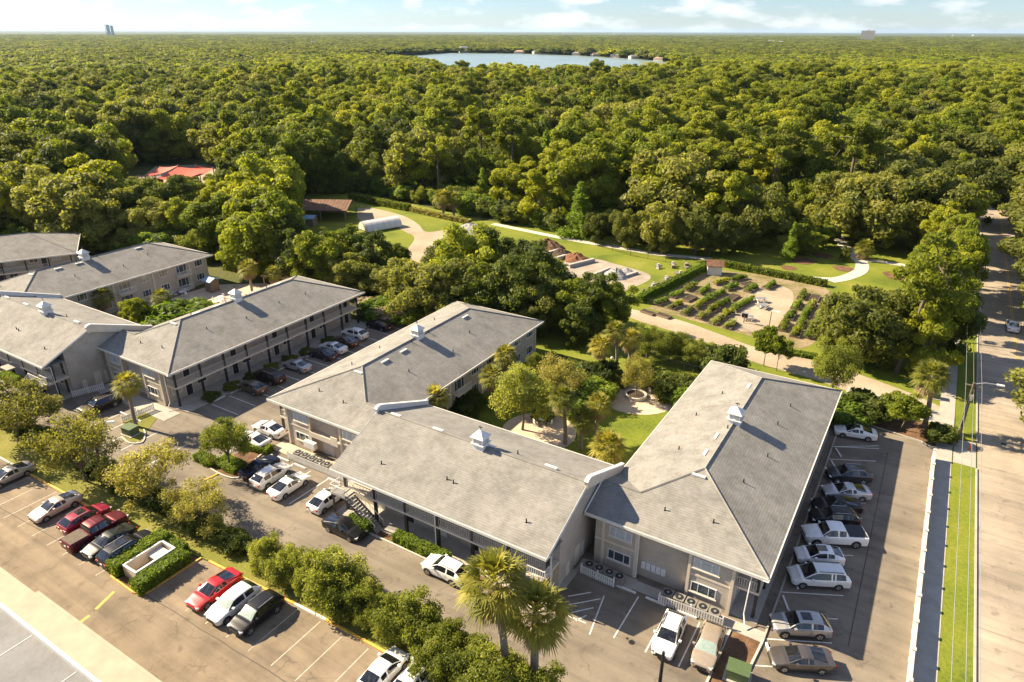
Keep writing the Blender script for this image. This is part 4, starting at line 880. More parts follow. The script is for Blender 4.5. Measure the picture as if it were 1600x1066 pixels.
_b = bmesh.new(); bmesh.ops.create_icosphere(_b, subdivisions=1, radius=1.0); _b.verts.ensure_lookup_table()
ICV = np.array([v.co[:] for v in _b.verts]); ICF = np.array([[v.index for v in f.verts] for f in _b.faces]); _b.free()
def crown_mesh(name, seed, lobes, per, size, mat, core=0.74, flat=0.8, jit=0.55, aspect=0.5, up=0.25, centre=None, fz=(0.55, 0.62)):
    rg = np.random.default_rng(seed); lobes = np.array(lobes, float); nl = len(lobes)
    cen = lobes[:, :3].mean(0) if centre is None else np.array(centre)
    area = lobes[:, 3] ** 2; cnt = np.maximum(6, (per * nl * area / area.sum()).astype(int)); idx = np.repeat(np.arange(nl), cnt); n = len(idx)
    c = lobes[idx, :3]; r = lobes[idx, 3:4]; outw = unit(c - cen)
    d = unit(rg.normal(size=(n, 3)) + outw * 0.55 + np.array([0, 0, up])); sc = np.array([1, 1, flat])
    p = c + d * r * sc * (fz[0] + fz[1] * rg.random((n, 1)))
    nn = unit(d + jit * rg.normal(size=(n, 3))); t = unit(np.cross(nn, rg.normal(size=(n, 3)))); b = np.cross(nn, t)
    a = size * (0.65 + 0.7 * rg.random((n, 1))); V = np.stack([p - t * a, p + b * a * aspect, p + t * a, p - b * a * aspect], 1).reshape(-1, 3)
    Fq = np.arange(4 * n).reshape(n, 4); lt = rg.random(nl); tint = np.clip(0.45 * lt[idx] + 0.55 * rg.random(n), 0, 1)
    if core:
        cv, cf, ct = [], [], []; k = 4 * n
        for i in range(nl):
            rad = lobes[i, 3] * core; w_ = ICV * rad * sc * (1 + 0.12 * rg.normal(size=(len(ICV), 1))) + lobes[i, :3]
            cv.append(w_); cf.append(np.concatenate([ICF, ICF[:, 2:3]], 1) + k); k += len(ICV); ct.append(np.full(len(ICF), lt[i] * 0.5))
        me = bpy.data.meshes.new(name); V = np.concatenate([V] + cv); tris = np.concatenate(cf)[:, :3]; n4 = n; n3 = len(tris)
        me.vertices.add(len(V)); me.vertices.foreach_set('co', V.astype(np.float32).ravel())
        me.loops.add(4 * n4 + 3 * n3); me.loops.foreach_set('vertex_index', np.concatenate([Fq.ravel(), tris.ravel()]).astype(np.int32))
        ls = np.concatenate([np.arange(n4) * 4, 4 * n4 + np.arange(n3) * 3]).astype(np.int32)
        me.polygons.add(n4 + n3); me.polygons.foreach_set('loop_start', ls); me.update(calc_edges=True)
        at = me.attributes.new('tint', 'FLOAT', 'FACE'); at.data.foreach_set('value', np.concatenate([tint] + ct).astype(np.float32)); me.materials.append(mat); me.validate(); return me
    return set_mesh(name, V, Fq, mat, tint)
def dome_lobes(seed, n, R3, zc, rl, low=-0.35, fill=0.25, stretch=None):
    rg = np.random.default_rng(seed); out = []; k = 0
    while len(out) < n and k < 4000:
        k += 1; d = unit(rg.normal(size=3)); 
        if d[2] < low: continue
        f = (0.72 + 0.28 * rg.random()) if rg.random() > fill else 0.35 + 0.3 * rg.random()
        wob = 1 + 0.18 * math.sin(3 * math.atan2(d[1], d[0]) + seed) + 0.10 * rg.normal()
        p = d * np.array(R3) * f * wob; r = rl[0] + (rl[1] - rl[0]) * rg.random()
        if stretch: r *= stretch(p)
        q = (p[0], p[1], p[2] + zc, r)
        if all((q[0] - o[0]) ** 2 + (q[1] - o[1]) ** 2 + (q[2] - o[2]) ** 2 > (0.55 * (r + o[3]) * 0.75) ** 2 for o in out): out.append(q)
    return out
def trunk_mesh(name, seed, h, r, lobes, nb=7, mat='bark', lean=0.0):
    rg = random.Random(seed); mb = MB(); top = Vector((lean, lean * 0.4, h)); mid = Vector((lean * 0.4 + rg.uniform(-.2, .2), rg.uniform(-.2, .2), h * 0.5))
    mb.tube([(0, 0, -0.2), tuple(mid), tuple(top)], [r * 1.25, r * 0.9, r * 0.6], 7)
    for l in rg.sample(lobes, min(nb, len(lobes))):
        e = Vector(l[:3]); s_ = mid.lerp(top, rg.uniform(0.3, 1.0)); m = s_.lerp(e, 0.5) + Vector((0, 0, 0.12 * (e - s_).length)); mb.tube([tuple(s_), tuple(m), tuple(e)], [r * 0.42, r * 0.28, r * 0.12], 5)
    return mb.mesh(name, M[mat], True)
PROTO = {}                                                       # name -> list of (trunk mesh, crown mesh, nominal height)
def proto(kind, trunk, crown, h): PROTO.setdefault(kind, []).append((trunk, crown, h))
for i in range(3):                                               # broad live oaks
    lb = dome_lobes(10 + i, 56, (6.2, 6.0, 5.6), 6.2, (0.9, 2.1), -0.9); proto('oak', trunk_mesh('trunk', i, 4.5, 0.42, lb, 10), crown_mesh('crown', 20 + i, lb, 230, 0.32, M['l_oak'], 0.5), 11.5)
for i in range(3):                                               # rounded broadleaf
    lb = dome_lobes(30 + i, 54, (4.9, 4.7, 6.4), 7.3, (0.9, 1.9), -0.95); proto('broad', trunk_mesh('trunk', 5 + i, 5.0, 0.34, lb, 9), crown_mesh('crown', 40 + i, lb, 230, 0.30, M['l_green'], 0.48), 14)
for i in range(3):                                               # light yellow-green crowns
    lb = dome_lobes(50 + i, 50, (4.6, 4.4, 6.2), 7.4, (0.8, 1.7), -0.95); proto('yellow', trunk_mesh('trunk', 9 + i, 5.2, 0.30, lb, 9), crown_mesh('crown', 60 + i, lb, 230, 0.30, M['l_yellow'], 0.42), 14)
for i in range(3):                                               # tall pines with tufts high on a bare stem
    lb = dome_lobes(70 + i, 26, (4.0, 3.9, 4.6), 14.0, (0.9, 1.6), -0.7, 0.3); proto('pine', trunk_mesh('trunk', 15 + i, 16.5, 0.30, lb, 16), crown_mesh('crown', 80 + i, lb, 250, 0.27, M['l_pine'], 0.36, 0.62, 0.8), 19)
for i in range(2):                                               # pale conical cypress
    rg = random.Random(90 + i); lb = [(rg.uniform(-1, 1) * (1 - t) * 1.9, rg.uniform(-1, 1) * (1 - t) * 1.9, 1.2 + 11 * t, 0.55 + 1.25 * (1 - t)) for t in [k / 26 for k in range(27)]]
    proto('cypress', trunk_mesh('trunk', 21 + i, 9, 0.22, lb, 4), crown_mesh('crown', 95 + i, lb, 230, 0.24, M['l_cyp'], 0.55), 13)
for i in range(2):                                               # dark evergreen
    lb = dome_lobes(100 + i, 48, (4.6, 4.6, 5.6), 6.2, (1.0, 1.9), -0.95); proto('dark', trunk_mesh('trunk', 31 + i, 4.2, 0.34, lb, 6), crown_mesh('crown', 105 + i, lb, 230, 0.30, M['l_dark'], 0.55), 12)
for i in range(2):                                               # airy crape-myrtle sort, fine leaves
    lb = dome_lobes(110 + i, 40, (2.7, 2.7, 2.2), 3.4, (0.35, 0.95), -0.6, 0.35); proto('myrtle', trunk_mesh('trunk', 41 + i, 1.6, 0.10, lb, 16), crown_mesh('crown', 115 + i, lb, 230, 0.10, M['l_myrtle'], 0.0, 0.9, 1.2, fz=(0.25, 1.1)), 5.6)
for i in range(2):                                               # fuller garden tree, fine leaves
    lb = dome_lobes(120 + i, 44, (2.7, 2.6, 2.5), 4.2, (0.55, 1.0), -0.6, 0.3); proto('garden', trunk_mesh('trunk', 45 + i, 2.6, 0.14, lb, 12), crown_mesh('crown', 125 + i, lb, 340, 0.115, M['l_shrub'], 0.25, 0.9, 1.1, fz=(0.3, 1.05)), 6.8)
for i in range(3):                                               # big loose shrubs
    lb = dome_lobes(130 + i, 60, (1.8, 1.7, 1.7), 1.7, (0.2, 0.6), -0.8, 0.45); proto('shrub', trunk_mesh('stem', 51 + i, 0.8, 0.06, lb, 10), crown_mesh('foliage', 135 + i, lb, 250, 0.085, M['l_shrub'], 0.2, 0.95, 1.2, fz=(0.3, 1.15)), 3.4)
for i in range(2):                                               # small bright sapling
    lb = dome_lobes(140 + i, 26, (1.5, 1.5, 1.1), 2.7, (0.35, 0.6), -0.6, 0.3); proto('sapling', trunk_mesh('trunk', 61 + i, 1.9, 0.05, lb, 10), crown_mesh('crown', 145 + i, lb, 150, 0.13, M['l_green'], 0.45, 0.7, 0.8), 3.8)
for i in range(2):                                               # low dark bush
    lb = dome_lobes(150 + i, 30, (1.0, 1.0, 0.8), 0.7, (0.3, 0.5), -0.7, 0.3); proto('bush', trunk_mesh('stem', 71 + i, 0.4, 0.05, lb, 4), crown_mesh('foliage', 155 + i, lb, 130, 0.11, M['l_dark'], 0.75), 1.5)
    proto('lightbush', trunk_mesh('stem', 75 + i, 0.4, 0.05, lb, 4), crown_mesh('foliage', 165 + i, lb, 130, 0.11, M['l_hedge'], 0.75), 1.5)
    proto('flowerbush', trunk_mesh('stem', 77 + i, 0.4, 0.05, lb, 4), crown_mesh('foliage', 175 + i, lb, 130, 0.11, M['l_pink'], 0.75), 1.5)
for k_ in ('broadG', 'oakG'): pass
NM = dict(oak='oak_tree', broad='broadleaf_tree', yellow='broadleaf_tree', pine='pine_tree', cypress='cypress_tree', dark='evergreen_tree', myrtle='crape_myrtle', garden='garden_tree', shrub='shrub', sapling='young_tree', bush='bush', lightbush='bush', flowerbush='bush')
CATN = dict(shrub='shrub', bush='bush', lightbush='bush', flowerbush='bush')
_tk = [0]
def tree(kind, pos, h, label, group='trees', wide=1.0, var=None, rz=None):
    _tk[0] += 1; k = _tk[0]; L_ = PROTO[kind]; tr, cr_, h0 = L_[(k if var is None else var) % len(L_)]
    s = h / h0; e = empty(NM[kind], (pos[0], pos[1], 0), random.uniform(0, 6.28) if rz is None else rz, label, CATN.get(kind, 'tree'), group); e.scale = (s * wide, s * wide, s)
    link('stem' if tr.name.startswith('stem') else 'trunk', tr, e); link('foliage' if cr_.name.startswith('foliage') else 'crown', cr_, e); return e
def vis(px, py, kind, top, label, group='trees', wide=1.0, var=None):
    """tree whose base stands at pixel (px, py) and whose top reaches pixel row top"""
    p = G(px, py); lo, hi = 0.3, 40
    for _ in range(30):
        m = (lo + hi) / 2
        if PX((p.x, p.y, m))[1] > top: lo = m
        else: hi = m
    return tree(kind, p, lo, label, group, wide, var)
# --- palms
def frond_arrays(rg, nf, L0, elev, mat_t, base_z, spread=1.0):
    V, Fq, T = [], [], []
    for k in range(nf):
        az = 2 * math.pi * (k * 0.381966 + 0.05 * rg.random()); el = elev[0] + (elev[1] - elev[0]) * ((k + rg.random()) / nf)
        d = Vector((math.cos(az) * math.cos(el), math.sin(az) * math.cos(el), math.sin(el))); side = Vector((-math.sin(az), math.cos(az), 0)); nrm = side.cross(d).normalized()
        pl = L0 * (0.42 + 0.12 * rg.random()); b = Vector((0, 0, base_z)) + d * 0.12; e = b + d * pl + Vector((0, 0, -0.10 * pl)); tt = rg.random()
        n = len(V); w = 0.018 * L0; V += [b - side * w, b + side * w, e + side * w, e - side * w]; Fq.append((n, n + 1, n + 2, n + 3)); T.append(tt)
        nb = 17
        for j in range(nb):
            a = (j / (nb - 1) - 0.5) * 2.5 * spread; bl = L0 * (0.62 - 0.10 * abs(a)) * (0.75 + 0.4 * rg.random())
            dd = (d * math.cos(a) + side * math.sin(a) + nrm * (0.18 * math.cos(a * 1.3) - 0.1)).normalized(); wv = (side * math.cos(a) - d * math.sin(a)) * 0.026 * L0
            p1 = e + dd * bl * 0.55; p2 = e + dd * bl + Vector((0, 0, -0.16 * bl - 0.26 * rg.random() * bl)); n = len(V)
            V += [e - wv * 0.3, e + wv * 0.3, p1 + wv, p1 - wv, p2 + wv * 0.15, p2 - wv * 0.15]; Fq += [(n, n + 1, n + 2, n + 3), (n + 3, n + 2, n + 4, n + 5)]; q = min(1, max(0, tt * 0.6 + 0.4 * rg.random())); T += [q, q]
    return np.array([tuple(v) for v in V]), np.array(Fq), np.array(T)
PALM = []
for i in range(4):
    rg = random.Random(300 + i); V, Fq, T = frond_arrays(rg, 40, 1.75, (R(84), R(-26)), 0, 0.0); cm = set_mesh('crown', V, Fq, M['l_palm'], T)
    V, Fq, T = frond_arrays(rg, 20 if i % 2 else 13, 1.5, (R(-38), R(-72)), 0, -0.1, 0.7); dm = set_mesh('dead_fronds', V, Fq, M['l_dead'], T); PALM.append((cm, dm))
def palm(pos, h, label, s=1.0, lean=(0, 0), group='palms', var=0):
    e = empty('palm_tree', (pos[0], pos[1], 0), 0, label, 'palm', group); pts = []
    for k in range(9): t = k / 8; pts.append((lean[0] * t * t, lean[1] * t * t, h * t))
    MB().tube(pts, [0.23 * s * (1.25 if k == 0 else 1.0) - 0.04 * s * (k / 8) + 0.012 * (k % 2) for k in range(9)], 9).build('trunk', M['palmbark'], e)
    cm, dm = PALM[var % 4]; a = var * 1.3
    for nm, me in (('crown', cm), ('dead_fronds', dm)): o = link(nm, me, e, (lean[0], lean[1], h), a); o.scale = (s, s, s)
def vpalm(px, py, cx, cy, label, s=1.0, var=0, group='palms'):
    p = G(px, py); lo, hi = 0.5, 25
    for _ in range(30):
        m = (lo + hi) / 2
        if PX((p.x, p.y, m))[1] > cy: lo = m
        else: hi = m
    x = PX((p.x, p.y, lo))[0]; dx = (cx - x) / (F / (Vector((p.x, p.y, lo)) - Vector((0, 0, CAMH))).dot(_f)); palm(p, lo, label, s, (dx * _r0.x, dx * _r0.y), group, var)
vpalm(213, 667, 199, 600, 'lone cabbage palm on the kerb island by the green transformer', 1.0, 0)
vpalm(108, 492, 105, 462, 'short palm at the edge of the pool court, nearest the cut-off block', 0.95, 1); vpalm(163, 495, 160, 464, 'palm with drooping dead fronds in the pool court', 1.1, 3)
vpalm(252, 505, 252, 465, 'bushy palm behind the yellow-green courtyard tree', 1.0, 0)
vpalm(395, 462, 388, 419, 'taller palm of the two by the pergola', 1.1, 1); vpalm(430, 462, 427, 428, 'shorter palm of the two by the pergola', 1.0, 2)
vpalm(690, 672, 678, 624, 'round palm peeking over the front block roof at the parapet', 1.15, 2)
vpalm(793, 612, 790, 556, 'palm by the court wall of the middle wing, farther of two', 1.0, 0); vpalm(775, 640, 768, 588, 'yellowish palm by the court wall of the middle wing, nearer of two', 1.0, 1)
vpalm(883, 694, 879, 622, 'tall courtyard palm with yellow fronds between the broadleaf trees', 1.0, 3); vpalm(908, 702, 911, 655, 'courtyard palm in the middle of the clump of three', 0.95, 0); vpalm(930, 690, 936, 632, 'courtyard palm behind the clump, over the lawn edge', 0.95, 1)
vpalm(948, 738, 950, 698, 'stout short palm beside the curved parapet', 1.2, 3)
vpalm(946, 594, 938, 540, 'first of three palms along the courtyard fence, with yellow skirt', 1.0, 1); vpalm(963, 584, 962, 518, 'tallest of three palms along the courtyard fence', 1.0, 2); vpalm(982, 578, 986, 530, 'third of three palms along the courtyard fence', 1.0, 3)
vpalm(790, 1075, 772, 912, 'large foreground palm left of its twin, over the shrub row', 1.5, 0); vpalm(834, 1085, 838, 958, 'large foreground palm nearest the hatched bay', 1.4, 2)
vpalm(1444, 668, 1456, 588, 'cabbage palm at the street corner by the utility pole', 1.3, 3)
vpalm(693, 338, 691, 309, 'palm at the edge of the woods, one of a pair behind the track', 1.5, 0); vpalm(709, 338, 708, 311, 'second palm of the pair at the edge of the woods', 1.4, 1)
vpalm(1462, 560, 1458, 512, 'palm at the sidewalk under the tall pine', 1.5, 2); vpalm(860, 470, 866, 425, 'shaggy palm against the gravel yard', 1.7, 3); vpalm(1352, 405, 1352, 388, 'stubby palm under the big oak by the curved path', 1.3, 0)
# --- individually placed trees
vis(28, 690, 'myrtle', 600, 'feathery olive tree at the picture edge above the grass strip', wide=1.25); vis(135, 752, 'myrtle', 660, 'feathery olive tree beside the leaning lamp pole', wide=1.0, var=0)
vis(240, 790, 'myrtle', 706, 'rounded olive tree in the strip beside the dark cars', wide=1.0, var=1); vis(318, 828, 'myrtle', 762, 'olive tree in the strip above the clipped hedge', wide=1.1, var=0)
vis(55, 668, 'myrtle', 625, 'low grey shrubby tree near the dark sedan', wide=1.5)
vis(360, 730, 'garden', 663, 'small bright green tree on the kerb island', wide=1.0)
vis(816, 672, 'garden', 580, 'dense broadleaf courtyard tree beside the small terrace', wide=0.95); vis(872, 625, 'myrtle', 566, 'russet-tinged crape myrtle in the courtyard', wide=1.1); vis(838, 598, 'garden', 556, 'bushy courtyard tree behind the dense one', wide=0.9)
vis(993, 621, 'myrtle', 562, 'young tree growing from the round planter', wide=0.75)
vis(222, 520, 'yellow', 462, 'yellow-green tree in front of the pool', wide=0.8); vis(205, 508, 'yellow', 470, 'low yellow-green tree by the balconies', wide=0.9); vis(275, 515, 'lightbush', 478, 'round bush along the pool walk', wide=1.8); vis(300, 505, 'lightbush', 478, 'second round bush along the pool walk', wide=1.6); vis(225, 460, 'myrtle', 440, 'small olive tree against the balconies', wide=1.0)
mass = [(500, 452, 'broad', 362), (540, 440, 'broad', 352), (585, 452, 'dark', 372), (620, 445, 'broad', 380), (470, 440, 'dark', 348), (555, 462, 'oak', 402), (600, 470, 'oak', 418), (640, 480, 'oak', 412), (515, 425, 'dark', 365), (660, 500, 'oak', 420),
        (705, 500, 'oak', 415), (745, 505, 'broad', 418), (790, 510, 'dark', 408), (735, 470, 'broad', 352), (775, 460, 'dark', 366), (820, 480, 'dark', 385), (850, 500, 'dark', 400), (700, 455, 'oak', 390), (760, 495, 'broad', 425), (835, 520, 'oak', 452),
        (892, 520, 'broad', 440), (925, 525, 'dark', 436), (955, 520, 'broad', 438), (905, 540, 'dark', 480), (435, 430, 'broad', 300), (405, 415, 'yellow', 296), (385, 430, 'broad', 340), (350, 405, 'broad', 305), (455, 400, 'dark', 345), (420, 405, 'yellow', 282), (330, 388, 'dark', 330), (375, 395, 'dark', 312)]
side = ('densest of the clump', 'with pale tips', 'leaning over its neighbour', 'darker than its neighbours', 'broad crowned', 'loose crowned', 'low and spreading', 'taller than its neighbours')
for i, (x, y, k, t) in enumerate(mass):
    near = 'behind the shaded car row' if x < 480 else 'before the arched greenhouse' if x < 650 else 'between the middle wing and the track' if x < 800 else 'between the middle wing and the gravel yard'
    vis(x, y, k, t, {'broad': 'green tree', 'oak': 'olive oak', 'dark': 'dark evergreen', 'yellow': 'yellow-green tree'}[k] + ' ' + near + ', ' + side[(i * 5 + x // 7) % 8], 'trees around the buildings', wide=1.05)
vis(1335, 572, 'oak', 462, 'wide dark oak beside the garden, under the leaning pine', wide=0.95); vis(1378, 560, 'oak', 458, 'dark oak touching the pine trunk', wide=0.8); vis(1300, 552, 'oak', 492, 'dark oak at the garden corner', wide=0.8); vis(1450, 560, 'dark', 470, 'dark tree between pine and sidewalk', wide=0.8); vis(1470, 560, 'dark', 440, 'dark tree over the sidewalk', wide=0.7)
e = vis(1400, 582, 'pine', 372, 'tallest pine, bare leaning trunk rising above the oak', wide=1.0); from mathutils import Quaternion; e.rotation_euler = Quaternion(Vector((0, 0, 1)).cross(_r0).normalized(), R(7)).to_euler()
vis(1298, 620, 'garden', 538, 'light green tree at the roof corner of the big wing', wide=0.8); vis(1405, 672, 'sapling', 620, 'small bright tree in the mulch bed', wide=1.3); vis(1338, 645, 'bush', 618, 'dark bush in the mulch bed near the wing', wide=1.6); vis(1316, 655, 'lightbush', 630, 'yellowish bush at the end of the angled row', wide=1.8); vis(1362, 655, 'bush', 632, 'dark bush beside the small bright tree', wide=1.5); vis(1385, 650, 'lightbush', 636, 'light bush beside the small bright tree', wide=1.4); vis(1466, 690, 'bush', 668, 'round bush at the lot exit', wide=1.2)
vis(1193, 572, 'sapling', 515, 'spindly young tree on the dirt road verge', wide=0.8); vis(1213, 580, 'sapling', 528, 'second spindly young tree on the dirt road verge', wide=0.7)
for i, (x, y, k, t, wd) in enumerate([(1233, 405, 'cypress', 345, 0.9), (1262, 400, 'sapling', 362, 1.4), (1278, 392, 'sapling', 358, 1.4), (1318, 408, 'dark', 386, 0.8), (1250, 398, 'broad', 342, 1.0), (1290, 388, 'broad', 346, 1.0), (1095, 372, 'broad', 290, 1.0), (1128, 380, 'yellow', 270, 1.0), (905, 368, 'cypress', 282, 1.5), (1080, 365, 'cypress', 262, 1.3), (1115, 362, 'cypress', 268, 1.1), (1030, 392, 'oak', 322, 0.9), (1085, 398, 'oak', 330, 0.9), (1130, 398, 'oak', 338, 0.9), (1180, 385, 'oak', 298, 0.95), (975, 385, 'oak', 332, 0.8), (930, 378, 'oak', 336, 0.8),
                                      (1355, 385, 'oak', 282, 1.1), (1390, 378, 'oak', 262, 1.1), (1310, 372, 'oak', 275, 1.0), (1430, 385, 'oak', 278, 1.0), (1465, 420, 'yellow', 330, 0.9), (1490, 400, 'pine', 298, 1.0), (1478, 470, 'yellow', 360, 0.8), (1462, 500, 'yellow', 385, 0.65), (1492, 455, 'broad', 345, 0.7), (1505, 380, 'pine', 290, 0.9), (1500, 345, 'oak', 255, 1.0)]):
    vis(x, y, k, t, {'cypress': 'pale conical cypress', 'sapling': 'young leafy tree', 'dark': 'small dark evergreen', 'broad': 'round green tree', 'yellow': 'yellow-green tree', 'oak': 'spreading oak', 'pine': 'tall pine'}[k] + (' at the lawn edge, ' if x < 1200 else ' near the curved path, ' if x < 1400 else ' along the sidewalk, ') + side[(i * 3) % 8], 'trees around the park', wide=wd)
# trees between park and sidewalk, shading the road
for i in range(15):
    tree(('yellow', 'broad', 'pine', 'yellow')[i % 4], (3.0 + 1.6 * math.sin(i * 2.3), 106 + 8.2 * i), (11.5, 10.5, 15.5, 12.5)[i % 4] + math.sin(i * 1.9), ('yellow-green tree', 'green tree', 'tall pine', 'yellow-green tree')[i % 4] + ' in the file beside the sidewalk, %s up the street' % ('first second third fourth fifth sixth seventh eighth ninth tenth eleventh twelfth thirteenth fourteenth fifteenth'.split()[i]), 'trees along the sidewalk', wide=0.85)
# street trees east of the road
for i, (x, y, k, h) in enumerate([(20.9, 93, 'oak', 9.5), (24.5, 134, 'oak', 10.0), (25, 150, 'oak', 13), (26, 168, 'oak', 14), (25, 188, 'oak', 13), (27, 210, 'oak', 14), (31, 232, 'oak', 14), (24.5, 255, 'oak', 15), (33, 178, 'broad', 13), (24, 138, 'broad', 9), (24.6, 228, 'broad', 13), (24.3, 246, 'oak', 14), (9.0, 266, 'oak', 14)]):
    tree(k, (x, y), h, ('oak' if k == 'oak' else 'green tree') + ' across the street, ' + (('overhanging the road at the picture edge', 'beyond the moving car')[i] if i < 2 else side[i % 8]), 'trees across the street', wide=1.45)
# shrub row in the verge
ORD = ('first second third fourth fifth sixth seventh eighth ninth tenth eleventh twelfth thirteenth fourteenth fifteenth sixteenth seventeenth eighteenth nineteenth twentieth').split() + ['twenty-' + q for q in 'first second third fourth fifth sixth seventh'.split()]
for i in range(26):
    x = -46 + 1.16 * i + random.uniform(-0.4, 0.4); y = 30.9 + random.uniform(-0.45, 0.4)
    if x > -17.0: continue
    h = 2.9 + 0.7 * math.sin(i * 1.7) + random.uniform(-0.9, 1.0); tree('shrub', (x, y), h, 'loose green shrub in the tall row, %s from the red sedan' % ORD[i], 'shrubs in the row between the lots', wide=random.uniform(0.75, 1.15))
for i, (x, y, h) in enumerate([(-22.5, 29.6, 3.6), (-20.0, 29.8, 4.2), (-18.0, 29.6, 3.8), (-16.6, 31.0, 3.4), (-24.8, 29.5, 3.2)]): tree('shrub', (x, y), h, 'dense green shrub under the two foreground palms, %s of the cluster' % ORD[i], 'shrubs under the foreground palms', wide=1.1)
for i in range(26):
    x = -98 + 2.05 * i + random.uniform(-0.5, 0.5)
    if -47 < x: continue
    tree(('bush', 'shrub', 'bush')[i % 3], (x, 30.9 + random.uniform(-0.3, 0.3)), (1.5, 1.9, 1.3)[i % 3], 'low dark bush along the upper kerb, %s from the picture edge' % ORD[i], 'low bushes along the upper kerb', wide=1.2)
# clipped hedges
def hedge(label, c, d, rz=0.0, mat='l_hedge', name='hedge', cat='hedge', group='clipped hedges', size=0.10, dens=150):
    rg = np.random.default_rng(int(abs(c[0] * 13 + c[1] * 7)) + 1); e = empty(name, (c[0], c[1], c[2] if len(c) > 2 else 0), rz, label, cat, group)
    a, b, h = d[0] / 2, d[1] / 2, d[2]
    faces = [((0, 0, h), (a, 0, 0), (0, b, 0), (0, 0, 1)), ((a, 0, h / 2), (0, b, 0), (0, 0, h / 2), (1, 0, 0)), ((-a, 0, h / 2), (0, b, 0), (0, 0, h / 2), (-1, 0, 0)), ((0, b, h / 2), (a, 0, 0), (0, 0, h / 2), (0, 1, 0)), ((0, -b, h / 2), (a, 0, 0), (0, 0, h / 2), (0, -1, 0))]
    Ps, Ns = [], []
    for o, u, v, n in faces:
        o, u, v, n = map(np.array, (o, u, v, n)); A = 4 * np.linalg.norm(u) * np.linalg.norm(v); k = max(10, int(A * dens)); r = rg.uniform(-1, 1, (k, 2)); q = o + r[:, :1] * u + r[:, 1:] * v
        q = q + n * (0.05 * np.sin(q[:, :1] * 3.1) + 0.04 * np.sin(q[:, 1:2] * 4.3) + 0.06 * rg.normal(size=(k, 1))); Ps.append(q); Ns.append(np.tile(n, (k, 1)))
    p = np.concatenate(Ps); nn = unit(np.concatenate(Ns) + 0.7 * rg.normal(size=p.shape)); k = len(p); t = unit(np.cross(nn, rg.normal(size=p.shape))); bb = np.cross(nn, t); s = size * (0.6 + 0.8 * rg.random((k, 1)))
    V = np.stack([p - t * s, p + bb * s * 0.55, p + t * s, p - bb * s * 0.55], 1).reshape(-1, 3); link('foliage', set_mesh('foliage', V, np.arange(4 * k).reshape(k, 4), M[mat], rg.random(k)), e)
    MB().b2(-a + 0.06, a - 0.06, -b + 0.06, b - 0.06, 0, h - 0.06).build('branches', M[mat], e); return e
hedge('clipped hedge along the side of the walled bin enclosure, by the black estate', (-56.05, 25.3), (1.45, 5.4, 1.4)); hedge('clipped hedge on the other side of the walled bin enclosure, by the empty stall', (-52.25, 24.9), (1.45, 4.9, 1.25)); hedge('clipped hedge behind the walled bin enclosure', (-54.2, 27.7), (2.6, 0.9, 1.1))
hedge('square hedge at the foot of the outdoor stair', (-41.6, 39.1), (2.6, 1.0, 1.2)); hedge('long low hedge before the front block gallery', (-34.4, 39.75), (6.4, 1.0, 0.95)); hedge('hedge before the cut-off block gallery', (-103.6, 36.9), (6.5, 1.1, 1.2))
hedge('tall dark hedge hiding the court side of the middle wing', (-40.5, 81.5), (7.0, 1.0, 1.6), R(-14), 'l_dark'); hedge('dark hedge across the courtyard lawn', (-34.0, 79.0), (5.0, 1.0, 1.5), R(-14), 'l_dark')
hedge('green hedge by the green transformer', (-64.6, 38.6), (3.0, 1.2, 0.8)); hedge('oval hedge on the kerb island under the small bright tree', G(360, 728), (3.6, 2.0, 0.6)); hedge('yellowish hedge beside the white sedans', G(402, 703), (3.8, 1.2, 0.8), R(10))
vis(1117, 600, 'bush', 578, 'round dark topiary on the terrace edge', wide=0.7)
for i, (x, y, t, k) in enumerate([(1028, 605, 582, 'bush'), (1008, 596, 578, 'bush'), (912, 612, 590, 'bush'), (935, 600, 572, 'bush'), (925, 625, 596, 'lightbush'), (1060, 615, 590, 'bush'), (1075, 622, 600, 'bush'), (1045, 618, 592, 'bush'), (900, 640, 612, 'lightbush'), (725, 648, 628, 'bush'), (737, 635, 616, 'bush'), (850, 655, 640, 'bush'), (965, 600, 583, 'bush'), (1085, 640, 612, 'lightbush')]):
    vis(x, y, k, t, ('dark' if k == 'bush' else 'light green') + ' courtyard bush, ' + ('by the round planter terrace' if x > 950 else 'against the middle wing wall' if x < 760 else 'among the court palms') + ', ' + side[i % 8], 'courtyard bushes', wide=1.4)
for i, (x, y, t) in enumerate([(600, 495, 470), (620, 500, 478), (640, 502, 480), (585, 490, 470), (655, 505, 488)]): vis(x, y, 'flowerbush' if i % 2 else 'lightbush', t, 'pale flowering bush at the end of the shaded row, ' + ('first', 'second', 'third', 'fourth', 'fifth')[i] + ' of the bed', 'flowering bushes', wide=1.7)
for i, (x, y, t, k) in enumerate([(1010, 560, 515, 'garden'), (1045, 565, 520, 'garden'), (1080, 572, 532, 'garden'), (1105, 575, 540, 'garden'), (1125, 585, 548, 'bush'), (1060, 552, 522, 'broad')]): vis(x, y, k, t, 'leafy tree along the outside of the courtyard fence, ' + side[i], 'trees outside the courtyard fence', wide=1.2)
for i in range(9): vis(462 + 0.1 * i, 585 - 13.5 * i + 60, 'bush', 575 - 13.5 * i + 60, 'x') if False else None
for i, y in enumerate((48.5, 51.8, 55.2, 58.7, 62.0, 65.4, 70)): tree('bush', (-76.9, y), 0.9, 'small dark bush under the black gallery columns, %s along the car row' % ORD[i], 'bushes under the black columns', wide=1.6)
